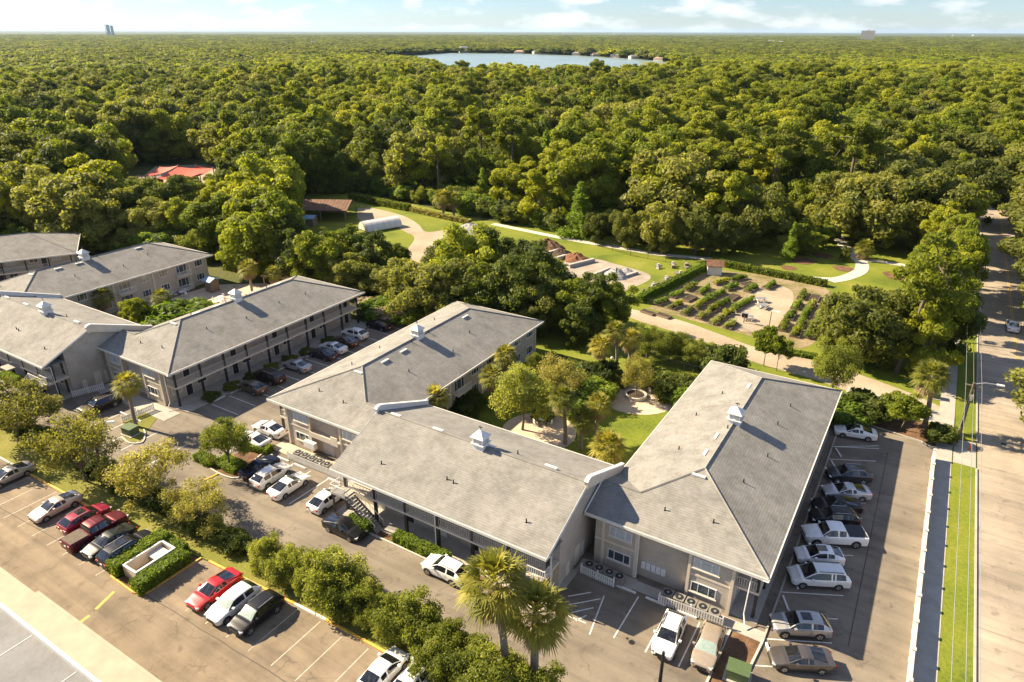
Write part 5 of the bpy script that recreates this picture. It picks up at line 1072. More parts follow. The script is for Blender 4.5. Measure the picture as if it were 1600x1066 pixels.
# --- the woods
EDGE = [(-300, 390), (0, 384), (150, 394), (330, 408), (345, 410), (400, 385), (452, 352), (456, 310), (560, 297), (700, 324), (790, 342), (900, 362), (1000, 372), (1100, 378), (1200, 366), (1290, 350), (1340, 338), (1420, 330), (1490, 310), (1524, 293), (1900, 285)]
def edge_y(x):
    for (a, b), (c, d) in zip(EDGE, EDGE[1:]):
        if a <= x <= c: return b + (d - b) * (x - a) / (c - a)
    return -1
LAKE = [(v.co.x, v.co.y) for v in bpy.data.objects['lake'].data.vertices]
def inside(p, poly):
    c = False; j = len(poly) - 1
    for i in range(len(poly)):
        (xi, yi), (xj, yj) = poly[i], poly[j]
        if (yi > p[1]) != (yj > p[1]) and p[0] < (xj - xi) * (p[1] - yi) / (yj - yi) + xi: c = not c
        j = i
    return c
TENT = G(278, 272)
def clear(x, y):
    if 8.2 < x < 22.0 and y < 268: return True
    td = math.hypot(TENT.x, TENT.y); tt = (x * TENT.x + y * TENT.y) / td; tl = abs(x * TENT.y - y * TENT.x) / td
    if td - 34 < tt < td + 10 and tl < 16: return True
    if (x - TENT.x) ** 2 / 22 ** 2 + (y - TENT.y) ** 2 / 17 ** 2 < 1 or ((x - TENT.x - 12) ** 2 / 15 ** 2 + (y - TENT.y + 14) ** 2 / 12 ** 2 < 1): return True
    for hx, hy, hr in HOUSE:
        k = hr + 7
        if (x - hx) ** 2 + (y - hy) ** 2 < k * k: return True
        # sight line towards the camera stays open a little way
        d = math.hypot(hx, hy); t = (x * hx + y * hy) / d
        if d - (110 if d > 500 else 45) < t < d and abs(x * hy - y * hx) / d < hr * 0.75: return True
    if -138 < x < -112 and 40 < y < 82.5: return True
    if -190 < x < -130 and 0.515 * (x + 168) + 0.857 * (y - 36.5) > -4 and 0.857 * (x + 139.5) - 0.515 * (y - 69) < 5 and -0.515 * (x + 168) * 0 + (0.857 * (x + 168) - 0.515 * (y - 36.5)) < 30 and (0.515 * (x + 168) + 0.857 * (y - 36.5)) < 47 and (0.857 * (x + 168) - 0.515 * (y - 36.5)) > -12 and (0.857 * (x + 168) - 0.515 * (y - 36.5)) < 12: return True
    return inside((x, y), LAKE)
HOUSE = []
for px, py, r in ((830, 100, 0), (278, 118, 9), (346, 95, 10), (70, 170, 8), (60, 205, 8), (165, 62, 9), (490, 72, 8), (1140, 95, 8), (1215, 97, 9), (1250, 97, 8), (1285, 100, 10), (1310, 103, 10), (1205, 68, 12), (1220, 70, 9), (1485, 108, 9), (1492, 112, 8), (778, 83, 9), (812, 83.8, 12), (838, 84.2, 9), (902, 86.6, 10), (930, 88, 9), (962, 90, 10), (990, 92, 9), (1030, 95.6, 9), (725, 82.6, 9), (1110, 92, 9), (960, 54, 14), (760, 53, 14), (880, 52, 16), (740, 52, 14), (1230, 53, 14), (110, 50, 16), (1490, 56, 12), (1520, 56, 12)):
    if r: p = G(px, py); HOUSE.append((p.x, p.y, float(r)))
pts = []; d_ = 150.0; rg = np.random.default_rng(5)
while d_ < 7500:
    sp = 9.2 + max(0, d_ - 260) * 0.0055 if d_ < 1600 else 16 + (d_ - 1600) * 0.012; na = int(1.62 * d_ / sp)
    for k in range(na):
        a = YAW + (-0.81 + 1.62 * (k + rg.random()) / na); dd = d_ + rg.uniform(-0.5, 0.5) * sp; x, y = -math.sin(a) * dd, math.cos(a) * dd
        px, py = PX((x, y, 0))
        td = math.hypot(TENT.x, TENT.y); tt = (x * TENT.x + y * TENT.y) / td; low_ = tt < td and tt > td - 150 and abs(x * TENT.y - y * TENT.x) / td < 17
        if -180 < px < 1780 and py < edge_y(px) and not clear(x, y): pts.append((dd, x, y, px, py, sp, max(2.5, 0.155 * (td - tt) - 0.5) if low_ else 99))
    d_ += sp * 0.92
pts.sort()
def species(px, py, dd):
    r = rg.random(); n = math.sin(px * 0.011 + 1.0) * math.sin(py * 0.05 + px * 0.004)
    g_ = G(px, py); pn = math.sin(g_.x * 0.043 + 2 * math.sin(g_.y * 0.021)) + math.sin(g_.y * 0.057 + 1.3 + 1.7 * math.sin(g_.x * 0.017))   # stands of one kind
    if pn > 1.05 and r < 0.75 and py > 120: return 'yellow' if px > 300 or py > 200 else 'broad'
    if pn < -1.15 and r < 0.8: return 'dark' if px < 900 else 'broad'
    if -0.2 < pn < 0.1 and r < 0.6: return 'oak'
    if px > 1000 and py > 110: w_ = dict(pine=0.46, yellow=0.28, broad=0.10, oak=0.12, cypress=0.04)
    elif px < 420 and py > 215: w_ = dict(yellow=0.42, broad=0.26, oak=0.20, dark=0.12)
    elif px < 420: w_ = dict(oak=0.56, broad=0.16, dark=0.20, yellow=0.08)
    elif py > 100: w_ = dict(broad=0.34, yellow=0.24 + 0.12 * n, oak=0.22, dark=0.08, pine=0.16, cypress=0.08)
    else: w_ = dict(oak=0.66, broad=0.14, dark=0.16, pine=0.02, yellow=0.02)
    t = sum(w_.values()); r *= t
    for k, v in w_.items():
        r -= v
        if r <= 0: return k
    return 'oak'
LM = [((275, 268), 'the red canopy'), ((510, 325), 'the rusty-roofed shed'), ((600, 345), 'the arched greenhouse'), ((700, 325), 'the pair of woodland palms'), ((880, 390), 'the compost bays'), ((1115, 420), 'the tool shed'), ((1330, 405), 'the curved path'), ((1530, 300), 'the street'), ((60, 380), 'the farthest apartment wing'), ((230, 390), 'the wing with court balconies')]
ADJ = dict(oak='dark olive oak', broad='green broadleaf tree', yellow='yellow-green tree', pine='tall yellow-green pine', cypress='pale green cypress', dark='dark evergreen tree')
NOBJ = 215
for i, (dd, x, y, px, py, sp, cap_) in enumerate(pts[:NOBJ]):
    k = species(px, py, dd); lm = min(LM, key=lambda q: (q[0][0] - px) ** 2 + (2.2 * (q[0][1] - py)) ** 2)[1]; dep = edge_y(px) - py; row = 'at the wood edge' if dep < 14 else 'behind the wood edge' if dep < 34 else 'deep in the woods'
    hh = {'oak': 14.5, 'broad': 16.5, 'yellow': 15.5, 'pine': 20, 'cypress': 16, 'dark': 13}[k] * rg.uniform(0.6, 1.3)
    hh = min(hh, cap_)
    tree(k, (x, y), hh, ADJ[k] + ' ' + row + ' near ' + lm, 'trees of the woods', wide=rg.uniform(0.95, 1.2))
# the rest of the woods: too many to count, one mass
col = bpy.data.collections.new('woodland_kinds'); KIDX = {}
def far_proto(kind, trunk, crown):
    o = bpy.data.objects.new('woodland_%02d' % len(KIDX.setdefault('n', [])), crown); col.objects.link(o); KIDX['n'].append(kind)
for k in ('oak', 'broad', 'yellow', 'pine', 'cypress', 'dark'):
    for tr, cr_, h0 in PROTO[k][:2]: far_proto(k, tr, cr_)
for k, mt in (('oak', 'l_oak'), ('broad', 'l_green'), ('yellow', 'l_yellow'), ('dark', 'l_dark')):
    lb = dome_lobes(400 + len(k), 16, (5.2, 5.2, 4.4), 6.5, (1.8, 2.6), -0.2); far_proto('far_' + k, None, crown_mesh('crown', 410 + len(k), lb, 46, 0.85, M[mt], 0.8))
for k in ('shrub', 'bush', 'lightbush'):
    far_proto('u_' + k, None, PROTO[k][0][1])
names = KIDX['n']; H0 = dict(oak=11.5, broad=14, yellow=14, pine=19, cypress=13, dark=12)
rest = pts[NOBJ:]; co, sc, ri, ro = [], [], [], []
for dd, x, y, px, py, sp, cap_ in rest:
    k = species(px, py, dd); hh = {'oak': 14.5, 'broad': 16, 'yellow': 15.5, 'pine': 20.5, 'cypress': 17, 'dark': 13}[k] * rg.uniform(0.5, 1.4); hh = min(hh, cap_)
    if dd > 620:
        k2 = 'far_' + (k if k in ('oak', 'broad', 'yellow', 'dark') else 'yellow' if k == 'pine' else 'broad'); s = hh / 11.5; wd = s * max(1.1, sp / 9.5) * rg.uniform(0.85, 1.2)
        s = min(s, 1.25) * (0.85 if dd > 1600 else 1.0); ii = names.index(k2)
    else:
        c_ = [q for q, nme in enumerate(names) if nme == k]; ii = c_[int(rg.integers(len(c_)))]; s = hh / H0[k]; wd = s * rg.uniform(0.95, 1.25)
    co.append((x, y, 0)); sc.append((wd, wd, s)); ri.append(ii); ro.append(rg.uniform(0, 6.28))
for k in range(9000):                                            # undergrowth along the near part of the woods
    a = YAW + rg.uniform(-0.81, 0.81); dd = 95 + 200 * rg.random() ** 0.8; x, y = -math.sin(a) * dd, math.cos(a) * dd; px, py = PX((x, y, 0))
    if not (-120 < px < 1720 and edge_y(px) - 60 < py < edge_y(px) + 2) or clear(x, y): continue
    s = rg.uniform(0.7, 1.6); ii = names.index(('u_shrub', 'u_bush', 'u_lightbush')[k % 3]); s *= 1.0 if k % 3 == 0 else 2.0
    co.append((x, y, 0)); sc.append((s * 1.2, s * 1.2, s)); ri.append(ii); ro.append(rg.uniform(0, 6.28))
fm = bpy.data.meshes.new('forest'); fm.from_pydata(co, [], [])
for nm, ty, dat in (('scl', 'FLOAT_VECTOR', np.array(sc)), ('idx', 'INT', np.array(ri)), ('rot', 'FLOAT_VECTOR', np.array([(0, 0, r) for r in ro]))):
    at = fm.attributes.new(nm, ty, 'POINT'); at.data.foreach_set('vector' if 'VECTOR' in ty else 'value', dat.ravel().astype(np.int32 if ty == 'INT' else np.float32))
fo = link('forest', fm); tag(fo, 'dense green woods that stretch back from the park to the horizon', 'forest', None, 'stuff')
gt = bpy.data.node_groups.new('scatter_woods', 'GeometryNodeTree'); gt.interface.new_socket('Geometry', in_out='INPUT', socket_type='NodeSocketGeometry'); gt.interface.new_socket('Geometry', in_out='OUTPUT', socket_type='NodeSocketGeometry')
gi, go = gt.nodes.new('NodeGroupInput'), gt.nodes.new('NodeGroupOutput'); ip = gt.nodes.new('GeometryNodeInstanceOnPoints'); ci = gt.nodes.new('GeometryNodeCollectionInfo'); ci.inputs['Collection'].default_value = col; ci.inputs['Separate Children'].default_value = True; ci.inputs['Reset Children'].default_value = True
def na_(nm, ty): a = gt.nodes.new('GeometryNodeInputNamedAttribute'); a.data_type = ty; a.inputs['Name'].default_value = nm; return a.outputs['Attribute']
ip.inputs['Pick Instance'].default_value = True
for a, b in ((gi.outputs[0], ip.inputs['Points']), (ci.outputs[0], ip.inputs['Instance']), (na_('idx', 'INT'), ip.inputs['Instance Index']), (na_('rot', 'FLOAT_VECTOR'), ip.inputs['Rotation']), (na_('scl', 'FLOAT_VECTOR'), ip.inputs['Scale']), (ip.outputs[0], go.inputs[0])): gt.links.new(a, b)
mo = fo.modifiers.new('scatter', 'NODES'); mo.node_group = gt
print('FOREST', len(pts), len(co))
# ------------------------------------------------------------------ walls, fences, poles and other small things
bw = empty('boundary_wall', (5.93, 50, 0), 0, 'long low white wall with posts between the angled car lot and the sidewalk', 'wall')
MB().b2(-0.09, 0.09, -40, 33.2, 0, 1.18).build('wall_panel', M['wallwhite'], bw); MB().b2(-0.125, 0.125, -40, 33.2, 1.18, 1.25).build('coping', M['wallwhite'], bw)
pm_ = MB().b2(-0.14, 0.14, -0.14, 0.14, 0, 1.33).b2(-0.18, 0.18, -0.18, 0.18, 1.33, 1.39).mesh('post', M['wallwhite'])
for k in range(23): link('post', pm_, bw, (0.0, 33.0 - 3.3 * k, 0))
def picket(a, b, label, h=1.0, z=0.05):
    a, b = Vector((a[0], a[1], 0)), Vector((b[0], b[1], 0)); d = b - a; L_ = d.length; e = empty('picket_fence', (*((a + b) / 2).xy, z), math.atan2(d.y, d.x), label, 'fence', 'white picket fences')
    for zz in (0.28, h - 0.22): MB().b2(-L_ / 2, L_ / 2, 0.02, 0.07, zz, zz + 0.08).build('fence_rail', M['white'], e)
    n = max(3, int(L_ / 0.21)); pk = MB()
    for i in range(n + 1):
        x = -L_ / 2 + L_ * i / n; pk.b2(x - 0.07, x + 0.07, -0.012, 0.016, 0.05, h - 0.05); pk.v[-4:] = pk.v[-4:]
    o = pk.build('pickets', M['white'], e); o['kind'] = 'stuff'
    for x in (-L_ / 2, 0, L_ / 2): MB().b2(x - 0.06, x + 0.06, 0.072, 0.19, 0, h + 0.05).build('post', M['white'], e)
picket((-20.3, 45.05), (-17.1, 44.95), 'white picket fence screening condensers in the shaded corner'); picket((-13.0, 45.35), (-7.6, 45.55), 'white picket fence screening condensers in front of the sunlit windows')
picket((-57.2, 43.95), (-47.2, 44.05), 'long white picket fence behind the ivory white sedan'); picket(G(115, 622), G(163, 609), 'white picket fence beside the black large estate'); picket(G(193, 661), G(241, 641), 'short white picket fence under the lone palm', 0.9)
ACM = dict(case=MB().b2(-0.42, 0.42, -0.42, 0.42, 0, 0.78).b2(-0.45, 0.45, -0.45, 0.45, 0.78, 0.83).mesh('case', M['ac']))
fan = MB(); fan.face([(0.36 * math.cos(2 * math.pi * i / 14), 0.36 * math.sin(2 * math.pi * i / 14), 0.838) for i in range(14)]); ACM['fan_grille'] = fan.mesh('fan_grille', M['black'])
hub = MB().cyl((0, 0, 0.83), (0, 0, 0.86), 0.12, n=8); ACM['fan_hub'] = hub.mesh('fan_hub', M['metal'])
def acunit(p, label): e = empty('air_conditioner', (p[0], p[1], 0.05), 0, label, 'air conditioner', 'condenser units'); [link(k, m, e) for k, m in ACM.items()]
for i in range(4): acunit((-19.8 + 0.98 * i, 45.75), 'condenser unit behind the picket fence in the shaded corner, %s from the gable wall' % ('first', 'second', 'third', 'fourth')[i])
for i in range(5): acunit((-12.5 + 1.02 * i, 46.15), 'condenser unit behind the sunlit front picket fence, %s from the meter boxes' % ('first', 'second', 'third', 'fourth', 'fifth')[i])
for i in range(7): acunit((-56.3 + 1.15 * i, 44.75), 'condenser unit behind the long picket fence, %s from the white sedans' % ('first', 'second', 'third', 'fourth', 'fifth', 'sixth', 'seventh')[i])
def transformer(p, label, s=1.0):
    e = empty('transformer_box', (p[0], p[1], 0.05), 0.1, label, 'utility box'); MB().b2(-0.8 * s, 0.8 * s, -0.6 * s, 0.6 * s, 0.08, 0.95 * s).build('case', M['green'], e); MB().b2(-0.86 * s, 0.86 * s, -0.68 * s, 0.66 * s, 0.951 * s, 1.03 * s).build('lid', M['green'], e); MB().b2(-1.0 * s, 1.0 * s, -0.8 * s, 0.8 * s, -0.05, 0.08).build('pad', M['concrete'], e)
transformer(G(205, 678), 'green transformer box on the kerb island under the lone palm'); transformer(G(1152, 1058), 'green transformer box at the lower edge beside the mulch bed'); transformer(G(1459, 622), 'pale green utility box on the grass behind the corner palm', 0.8)
isl = [G(*q) for q in ((190, 683), (203, 693), (222, 692), (227, 680), (225, 672))]; kerb('kerb', [(p.x, p.y) for p in smooth_line([(p.x, p.y) for p in isl], 5)], M['path'], 0.16, 0.14)
sheet('grass_island', [(190, 682), (204, 691), (222, 690), (226, 679), (245, 655), (236, 640), (192, 660)], 0.04, M['grass_dry'])
isl = [G(*q) for q in ((328, 732), (345, 742), (366, 748), (382, 742), (390, 728), (415, 706), (432, 700))]; kerb('kerb', [(p.x, p.y) for p in smooth_line([(p.x, p.y) for p in isl], 5)], M['path'], 0.16, 0.14)
sheet('mulch_island', [(330, 732), (346, 741), (366, 746), (381, 740), (390, 727), (415, 706), (404, 698), (350, 715)], 0.04, M['mulch'])
kerb('painted_kerb', [(G(318, 752).x, G(318, 752).y), (G(343, 740).x, G(343, 740).y)], M['painty'], 0.2, 0.12)
# poles
def lamp_pole(p, top, label, arm, r=0.13, mat='pole'):
    e = empty('lamp_pole', (p[0], p[1], 0), 0, label, 'lamp pole'); t = Vector(top) - Vector((p[0], p[1], 0)); MB().tube([(0, 0, 0), tuple(t)], [r * 1.2, r * 0.85], 8).build('pole', M[mat], e)
    if arm:
        a = Vector(arm); MB().tube([tuple(t - Vector((0, 0, 0.15))), tuple(t + a * 0.5 + Vector((0, 0, 0.25))), tuple(t + a + Vector((0, 0, 0.3)))], 0.045, 6).build('lamp_arm', M['metal'], e)
        ld = MB().box((0, 0, 0), (0.75, 0.28, 0.14)); ld.build('lamp_head', M['white'], e, tuple(t + a * 1.15 + Vector((0, 0, 0.3))), rz=math.atan2(a.y, a.x))
    return e
p = G(158, 741); lamp_pole(p, (p.x + 0.55, p.y + 0.3, 6.3), 'leaning wooden lamp pole among the olive trees', (1.3, 1.0, 0))
p = G(1037, 1019, 6.0); lamp_pole((p.x, p.y), (p.x, p.y, 6.0), 'dark lamp pole at the lower edge before the white crossover', None, 0.13, 'iron')
p = G(1196, 545); lamp_pole(p, (p.x, p.y, 6.2), 'slim lamp pole on the verge of the dirt road', (0.9, -0.3, 0), 0.07)
p = G(497, 300); lamp_pole(p, (p.x, p.y, 8), 'wooden pole at the wood edge behind the rusty-roofed shed', None, 0.12)
up = G(1497, 686); ue = lamp_pole(up, (up.x - 0.15, up.y - 0.4, 7.8), 'wooden utility pole with a lamp arm over the street', (2.2, 0.1, 0), 0.17); ue['category'] = 'utility pole'
MB().b2(-0.95, 0.75, -0.46, -0.34, 7.35, 7.47).build('cross_arm', M['wood'], ue); MB().b2(-0.12, 0.14, -0.75, -0.45, 5.6, 6.3).build('pole_box', M['metal'], ue); MB().cyl((-0.05, -0.1, 6.2), (-0.55, -2.6, 0.0), 0.018, n=5).build('guy_wire', M['metal'], ue)
for dx, z, nm in ((-0.9, 7.5, 'first'), (0.7, 7.5, 'second'), (0.1, 6.6, 'third')):
    pts = []
    for k in range(61):
        y = up.y - 96 + 3.2 * k; t = ((y - up.y) % 96) / 96 if y != up.y else 0; pts.append((up.x + dx + (0.9 if dx > 0 else 0.2) * 0, y, z - 4 * 0.8 * t * (1 - t)))
    o = MB().tube(pts, 0.022, 4).build('power_line', M['metal']); tag(o, 'thin overhead power line along the street, %s of three from the lot side' % ('first' if dx < 0 else 'second' if dx < 0.5 else 'third'), 'cable', 'overhead power lines')
p2 = (up.x, up.y + 96); lamp_pole(p2, (p2[0], p2[1], 7.8), 'wooden utility pole farther up the shaded street', (2.2, 0, 0), 0.17)
p = G(1506, 700); e = empty('traffic_cone', (p.x + 0.6, p.y, 0.05), 0, 'small orange traffic cone at the street corner', 'traffic cone'); org = plain('cone_orange', (0.75, 0.16, 0.03), 0.6); MB().b2(-0.18, 0.18, -0.18, 0.18, 0, 0.03).build('base', org, e); MB().cyl((0, 0, 0.03), (0, 0, 0.7), 0.14, 0.03, 10).build('cone', org, e)
# walled bin enclosure
be = empty('bin_enclosure', (-54.15, 25.1, 0), 0, 'cream walled enclosure open to the sky between clipped hedges in the lower lot', 'enclosure')
for r in ((-1.0, -0.86, -1.95, 1.95), (0.86, 1.0, -1.95, 1.95), (-0.859, 0.859, 1.81, 1.95), (-0.859, 0.859, -1.95, -1.81)): MB().b2(*r, 0, 1.25).build('wall_panel', M['cream'], be)
for r in ((-1.03, -0.83, -1.98, 1.98), (0.83, 1.03, -1.98, 1.98), (-0.829, 0.829, 1.78, 1.98), (-0.829, 0.829, -1.98, -1.78)): MB().b2(*r, 1.25, 1.30).build('coping', M['white'], be)
bn = empty('waste_bin', (-54.15, 26.0, 0.02), 0, 'grey waste container inside the walled enclosure', 'bin'); MB().b2(-0.72, 0.72, -0.65, 0.65, 0.1, 0.85).build('body', M['ac'], bn); MB().b2(-0.76, 0.76, -0.7, 0.7, 0.85, 0.93).build('lid', M['rail'], bn)
kerb('kerb', [(-57.0, 27.5), (-56.9, 22.9), (-56.0, 22.4), (-52.6, 22.3), (-51.5, 22.6), (-51.3, 28.2)], M['painty'], 0.16, 0.14); sheet('mulch_island', [(-56.9, 27.5), (-56.8, 23), (-56, 22.5), (-52.6, 22.4), (-51.6, 22.7), (-51.4, 28.1)], 0.04, M['mulch'], px=False)
# courtyard
pr = G(993, 620); e = empty('round_planter', (pr.x, pr.y, 0.05), 0, 'low round stone planter in the middle of the terrace', 'planter'); ring = MB()
for i in range(20):
    a, b = 2 * math.pi * i / 20, 2 * math.pi * (i + 0.92) / 20; q = [(1.2 * math.cos(a), 1.2 * math.sin(a)), (1.5 * math.cos(a), 1.5 * math.sin(a)), (1.5 * math.cos(b), 1.5 * math.sin(b)), (1.2 * math.cos(b), 1.2 * math.sin(b))]; MB().prism(q, 0, 0.4).build('stone', M['path'], e)
disc('soil', (0, 0), 1.2, 0.3, M['soil']).parent = e
def table_set(p, label, mat='white', s=1.0):
    e = empty('garden_table', (p[0], p[1], 0.05), 0.4, label, 'table', 'garden tables'); MB().cyl((0, 0, 0.70), (0, 0, 0.75), 0.55 * s, n=16).build('table_top', M[mat], e); MB().cyl((0, 0, 0), (0, 0, 0.7), 0.06, n=8).cyl((0, 0, 0), (0, 0, 0.04), 0.3, n=10).build('pedestal', M[mat], e)
    for k in range(3):
        a = 2.09 * k; c = empty('garden_chair', (p[0] + 1.05 * math.cos(a), p[1] + 1.05 * math.sin(a), 0.05), a, 'chair at the ' + label + ', ' + ('first', 'second', 'third')[k], 'chair', 'garden chairs'); MB().b2(-0.24, 0.24, -0.24, 0.24, 0.40, 0.45).build('seat', M[mat], c); MB().b2(0.20, 0.25, -0.24, 0.24, 0.451, 0.9).build('backrest', M[mat], c)
        for i in (-1, 1):
            for j in (-1, 1): MB().b2(i * 0.2 - 0.02, i * 0.2 + 0.02, j * 0.2 - 0.02, j * 0.2 + 0.02, 0, 0.4).build('leg', M[mat], c)
table_set(G(1026, 612), 'white round table on the large terrace'); table_set(G(848, 662), 'white round table on the small terrace'); table_set(G(285, 462), 'white round table on the pool deck near the pergola'); table_set(G(345, 470), 'white round table at the far end of the pool deck')
for i, (q, lb) in enumerate((((283, 452), 'first'), ((292, 456), 'second'), ((270, 460), 'third'), ((262, 466), 'fourth'), ((340, 474), 'fifth'))):
    p = G(*q); e = empty('sun_lounger', (p.x, p.y, 0.05), 0.9, 'white sun lounger on the pool deck, %s from the pergola' % lb, 'sun lounger', 'pool loungers'); MB().b2(-0.9, 0.35, -0.32, 0.32, 0.28, 0.36).build('seat', M['white'], e); q_ = MB(); q_.face([(0.35, -0.32, 0.36), (0.95, -0.32, 0.75), (0.95, 0.32, 0.75), (0.35, 0.32, 0.36)]); q_.face([(0.35, 0.32, 0.31), (0.95, 0.32, 0.70), (0.95, -0.32, 0.70), (0.35, -0.32, 0.31)]); q_.build('backrest', M['white'], e)
    for i_ in (-0.8, 0.3):
        for j_ in (-0.28, 0.28): MB().b2(i_ - 0.03, i_ + 0.03, j_ - 0.03, j_ + 0.03, 0, 0.28).build('leg', M['white'], e)
for q, lb in (((900, 690), 'among the courtyard palms'), ((955, 578), 'near the courtyard fence palms')):
    p = G(*q); e = empty('globe_lamp', (p.x, p.y, 0), 0, 'white globe lamp on a short post ' + lb, 'lamp'); MB().cyl((0, 0, 0), (0, 0, 1.7), 0.05, n=8).build('post', M['black'], e); b_ = bmesh.new(); bmesh.ops.create_uvsphere(b_, u_segments=14, v_segments=10, radius=0.22); me = bpy.data.meshes.new('globe'); b_.to_mesh(me); b_.free(); me.materials.append(M['white']); link('globe', me, e, (0, 0, 1.9))
# chain-link fence round the courtyard
def wire_fence(pts, label, h=1.7, step=3.0, mat='iron', group='wire fences', r=0.045):
    e = empty('wire_fence', (0, 0, 0), 0, label, 'fence', group); P = [Vector((p[0], p[1], 0)) for p in pts]; pm = MB().cyl((0, 0, 0), (0, 0, h), r, n=6).mesh('post', M[mat]); wires = MB()
    for a, b in zip(P, P[1:]):
        n = max(1, int((b - a).length / step))
        for k in range(n + 1): q = a.lerp(b, k / n); link('post', pm, e, q) if k < n or b == P[-1] else None
        MB().cyl((*a.xy, h - 0.03), (*b.xy, h - 0.03), 0.03, n=5).build('top_rail', M[mat], e)
        m = max(2, int((b - a).length / 0.35))
        for k in range(m): q0, q1 = a.lerp(b, k / m), a.lerp(b, (k + 1) / m); wires.cyl((*q0.xy, 0.1), (*q1.xy, h - 0.05), 0.007, n=3, caps=False); wires.cyl((*q1.xy, 0.1), (*q0.xy, h - 0.05), 0.007, n=3, caps=False)
        for k in range(5): wires.cyl((*a.xy, 0.15 + 0.3 * k), (*b.xy, 0.15 + 0.3 * k), 0.007, n=3, caps=False)
    o = wires.build('wire_mesh', M[mat], e); o['kind'] = 'stuff'
wire_fence([G(858, 521), G(930, 544), G(1030, 574), G(1150, 608)], 'chain-link fence along the back of the courtyard lawn', 1.8)
wire_fence([G(930, 384), G(985, 400), G(1040, 410), G(1105, 418)], 'black wire fence with posts between gravel yard and white path', 1.6, 4.0); wire_fence([G(1105, 418), G(1060, 442), G(1000, 472)], 'wire fence covered by the vine hedge beside the garden', 1.5, 3.5); wire_fence([G(1190, 530), G(1140, 508), G(1010, 475)], 'low wire fence on the near side of the garden', 1.1, 4)
def vine(a, b, label, w=1.0, h=1.5, mat='l_green'):
    a, b = G(*a), G(*b); d = b - a; hedge(label, (*((a + b) / 2).xy,), (d.length, w, h), math.atan2(d.y, d.x), mat, 'hedge', 'hedge', 'vine hedges', 0.2, 30)
vine((1000, 474), (1100, 423), 'vine-covered fence between the gravel yard and the garden', 1.0, 1.6, 'l_hedge'); vine((1110, 412), (1290, 448), 'low hedge along the white path behind the garden', 1.4, 1.2); vine((828, 353), (945, 383), 'thin scrubby hedge beside the white path', 1.0, 0.9, 'l_hedge')
vine((548, 312), (640, 330), 'row of trellised vines behind the dirt track', 1.6, 1.8); vine((640, 330), (735, 351), 'brown-footed trellis row behind the small lawn', 1.2, 1.2, 'l_myrtle'); vine((1180, 545), (1275, 560), 'low yellow-flowering border along the garden', 1.3, 0.6, 'l_hedge')
# compost yard
def mound(p, r, h, mat, label, name='soil_pile', cat='pile', sx=1.0):
    rg_ = np.random.default_rng(int(r * 1000)); mb = MB(); n, m = 20, 7; rows = []
    for j in range(m + 1):
        t = j / m; row = []
        for i in range(n):
            a = 2 * math.pi * i / n; rr = r * t * (1 + 0.10 * math.sin(2 * a + r) + 0.05 * rg_.normal()); row.append((p[0] + rr * sx * math.cos(a), p[1] + rr * math.sin(a), h * 0.8 * (1 - t * t) ** 1.6 * (1 + 0.10 * rg_.normal()) + (0 if t < 1 else -0.05)))
        rows.append(row)
    for j in range(m):
        for i in range(n): k = (i + 1) % n; mb.face([rows[j][i], rows[j + 1][i], rows[j + 1][k], rows[j][k]])
    o = mb.build(name, M[mat], None, smooth=True); tag(o, label, cat, 'heaps in the gravel yard')
g5 = lambda x, y, z=0: G(800 + x * 0.2533, 330 + y * 0.2533, z)
mound(g5(215, 228), 4.2, 2.4, 'mulch', 'brown heap of bark behind the compost bays', sx=1.2); mound(g5(310, 272), 3.0, 1.7, 'soil', 'dark compost heap in the first block bay', sx=1.2); mound(g5(395, 300), 3.1, 1.8, 'redmulch', 'rust-red mulch heap in the second block bay', sx=1.2); mound(g5(640, 400), 2.9, 1.9, 'pilegrey', 'grey stone heap in the gravel yard, larger of two'); mound(g5(710, 378), 1.7, 1.0, 'pilegrey', 'grey stone heap beside the larger one'); mound(G(738, 360), 3.6, 2.0, 'pilegrey', 'pale rubble heap beside the dirt track', sx=1.4)
def blocks(a, b, label, n=7, h=0.75, w=0.7):
    a, b = Vector(a), Vector(b); d = b - a; e = empty('block_wall', (*((a + b) / 2).xy, 0.03), math.atan2(d.y, d.x), label, 'wall', 'concrete block bays'); l = d.length / n
    bm = MB().b2(-l / 2 + 0.02, l / 2 - 0.02, -w / 2, w / 2, 0, h / 2 - 0.01).mesh('block', M['block'])
    for i in range(n):
        for k in (0, 1): link('block', bm, e, (-d.length / 2 + l * (i + 0.5), 0, k * h / 2))
blocks(g5(165, 285), g5(300, 250), 'block wall of the first compost bay', 4); blocks(g5(245, 312), g5(360, 280), 'block wall between the compost bays', 4); blocks(g5(350, 350), g5(505, 312), 'long block wall before the rust-red mulch', 5); blocks(g5(505, 400), g5(600, 360), 'block wall beside the grey stone heaps', 4, 0.5); blocks(g5(690, 412), g5(770, 385), 'short block wall before the smaller grey heap', 3, 0.5)
rj = random.Random(4)
JK = [('plank', 'wood'), ('block', 'block'), ('sheet', 'metal'), ('drum', 'block'), ('crate', 'wood')]
